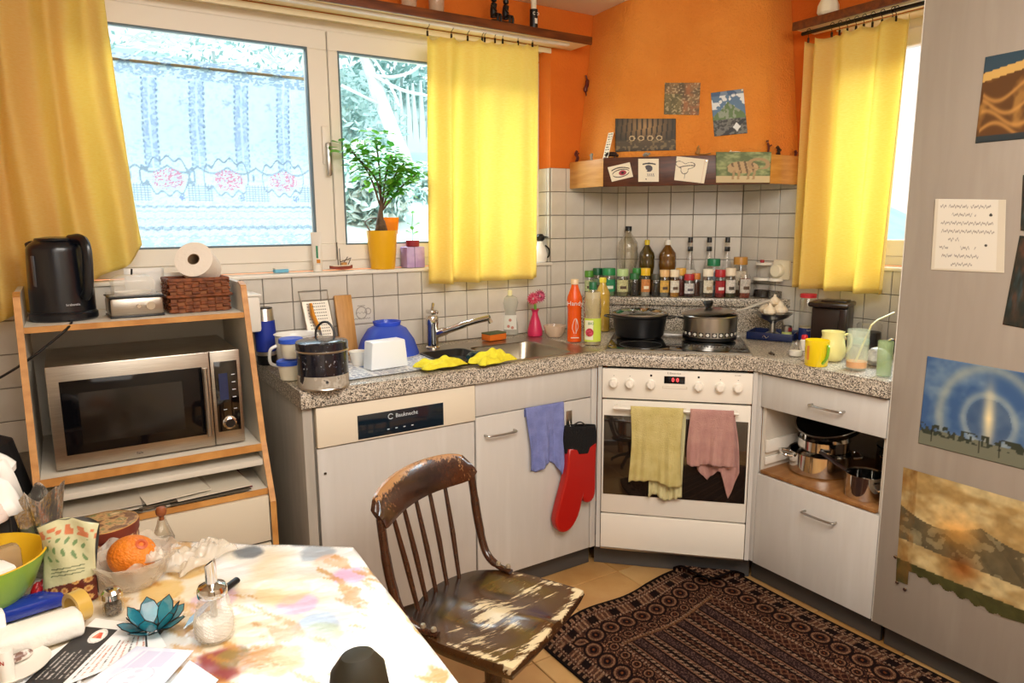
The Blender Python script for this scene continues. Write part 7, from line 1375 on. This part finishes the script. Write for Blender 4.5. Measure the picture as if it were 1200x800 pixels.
bx('bib', (0, -.0175, .036), (.013, .002, .022), M_white, t); bx('beak', (0, -.0185, .05), (.006, .002, .008), M_black, t)
t = T('white_vase', 'cream gourd-shaped vase on the right-hand high shelf', 'vase', (-.12, onx(970, 20, -.12).y, SHZ), 0); lt('vase', [(0, 0), (.032, 0), (.042, .012), (.040, .04), (.024, .075), (.020, .10), (.026, .12)], M_wax, t, 36, wob=lambda a: 1+.03*math.cos(a*2*PI*8))
# ------------------------------------------------------------ photographs on the tall cupboard
NE = (-1, 0, 0); XD = -.5822
cd = lambda *px: [onx(u, v, XD) for u, v in px]
def halo(U, V):
    im = np.ones(U.shape+(3,))*H('#3a5a86'); n = fbm(U*6, V*6, 3); im = paint(im, np.clip((n-.40)*1.8, 0, .7), '#7d93a4'); d = np.hypot((U-.62)*1.25, V-.42); im = paint(im, np.exp(-((d-.28)/.045)**2)*.5, '#b9bca8'); im = paint(im, np.exp(-((d-.56)/.06)**2)*.5, '#b9b698'); im = paint(im, (d < .24)*.6, '#3f5472'); im = paint(im, np.exp(-((U-.62)/.05)**2)*np.clip(1-np.abs(V-.45)*2, 0, 1), '#f0dca8'); im = paint(im, V < .16+.05*vn(U*9, U*2, 3), '#6f705e'); im = paint(im, (V < .26) & (V > .13) & (vn(U*40, V*30, 6) > .5), '#33392e')
    for k in (.55, .72, .12): im = paint(im, (np.abs(U-k) < .008) & (V > .05) & (V < .2), '#1e1c18')
    return im
def handsc(U, V):
    im = np.ones(U.shape+(3,))*H('#5a3a1e'); im = paint(im, V > .82, '#2c4452'); d = fbm(U*4, V*5, 5); im = paint(im, np.clip((d-.45)*3, 0, .8)*(V < .8), '#a8793c'); im = paint(im, (np.abs(V-.76-.1*U) < .05), '#c9a05a')
    for k in range(4): im = paint(im, np.exp(-((V-(.12+k*.15)-.10*np.sin(U*5+k))/.028)**2)*(U > .05)*.8, '#c08a48')
    return paint(im, (V < .08), '#2a3438')
def dark1(U, V): im = np.ones(U.shape+(3,))*H('#1c2420'); im = paint(im, np.clip((fbm(U*5, V*6, 7)-.5)*2.4, 0, .8), '#5c3a2a'); return paint(im, np.clip((fbm(U*6, V*4, 2)-.62)*3, 0, .8), '#3a5560')
def sunset(U, V):
    im = np.ones(U.shape+(3,))*H('#a98a56'); n = fbm(U*5, V*9, 3); im = paint(im, np.clip((n-.42)*3, 0, .8), '#d9c490'); m = (V < .68-.10*np.abs(np.sin(U*5))) & (V > .40-.12*U); im = paint(im, m, '#5f5640'); im = paint(im, m & (fbm(U*7, V*9, 1) > .55), '#857a5c'); im = paint(im, np.exp(-(np.hypot(U-.46, (V-.66)*1.3)/.10)**2), '#fff0c0'); im = paint(im, np.exp(-(np.hypot(U-.46, (V-.60)*1.0)/.16)**2)*.6, '#d98a2c'); im = paint(im, np.exp(-(np.hypot(U-.50, (V-.30))/.10)**2)*.8, '#8a4a1c'); im = paint(im, V < .22-.12*U, '#4a4828'); im = paint(im, (U < .12)*np.clip((fbm(U*20, V*10, 2)-.3)*2, 0, 1)*.7, '#7a5228'); return im*(.82+.30*fbm(U*16, V*16, 11)[..., None])
def hand_note(U, V):
    im = np.ones(U.shape+(3,))*H('#cfc3ae'); im = paint(im, (U > .05) & (U < .9) & (V > .03), '#d9d0c0')
    for k in range(8):
        y = .90-k*.115; a0 = (.08, .25, .10, .12, .22, .10, .14, .28)[k]; a1 = (.85, .60, .84, .86, .38, .62, .66, .58)[k]; wv = y+.022*np.sin(U*150+k*2)*np.sin(U*37+k)
        im = paint(im, (np.abs(V-wv) < .011) & (U > a0) & (U < a1) & (vn(U*16, V*0+k, 3) > .22), '#9a9188')
    im = paint(im, (np.hypot(U-.80, V-.79) < .022) | (np.hypot(U-.75, V-.37) < .02), '#3a3630'); return im
M_foto = mat('photo_gloss', attr=1, rough=.35, coat=.15)
card('photo', 'photo of brown hands, top right of the cupboard door', 'photograph', cd((1143, 168), (1207, 162), (1216, 55), (1155, 67)), NE, handsc, m=M_foto)
card('photo', 'photo of a sun halo over snow in blue sky, taped to the cupboard door', 'photograph', cd((1076, 519), (1212, 553), (1214, 439), (1087, 417)), NE, halo, 100, 80, m=M_foto)
card('photo', 'dark photo at the right edge of the cupboard door, upper of two', 'photograph', cd((1196, 270), (1225, 273), (1225, 203), (1199, 205)), NE, dark1, m=M_foto)
card('photo', 'dark tilted photo at the right edge of the cupboard door, lower of two', 'photograph', cd((1175, 380), (1220, 388), (1235, 278), (1195, 276)), NE, dark1, m=M_foto)
t = card('handwritten_note', 'handwritten note under clear tape on the cupboard door', 'note', cd((1091, 316), (1177, 320), (1180, 234), (1097, 233)), NE, hand_note, 150, 120, m=M_draw, curl=.004)
# torn poster: ragged lower edge
q = cd((1050, 682), (1215, 735), (1215, 592), (1059, 547)); o_ = sum(q, Vector())/4+Vector((-.001, 0, 0)); qq = [p+Vector((-.0012, 0, 0))-o_ for p in q]
t = T('torn_poster', 'torn glossy poster of sunlit clouds and mountains low on the cupboard door', 'poster', o_)
def pf(u, v): return qq[0]*(1-u)*(1-v)+qq[1]*u*(1-v)+qq[2]*u*v+qq[3]*(1-u)*v+Vector((-.002*abs(math.sin(u*14+v*9))*(1-v)-.0005, 0, 0))
def pm(u, v): e_ = .05+.09*math.sin(u*7+.5)-.02*math.sin(u*31); e_ = (.02 if u < .13 else (.16-.9*(u-.13) if u < .2 else .10-.10*math.sin((u-.2)*4))); e_ = .02 if u < .10 else (.13 if u < .16 else max(-.1, .13-.22*(u-.16)+.015*math.sin(u*60))); return v > e_
o = printed('print', pf, sunset, 160, 120, mat('poster_gloss', attr=1, rough=.18, coat=.5), t, mask=pm)
for u_, v_ in ((1050, 652), (1052, 682), (1061, 690)): P = onx(u_, v_, XD-.001)-o_; lt('pin', [(0, .006), (.006, .005), (.0065, 0)], M_chrome, t, 14, loc=P, rot=(0, -PI/2, 0))
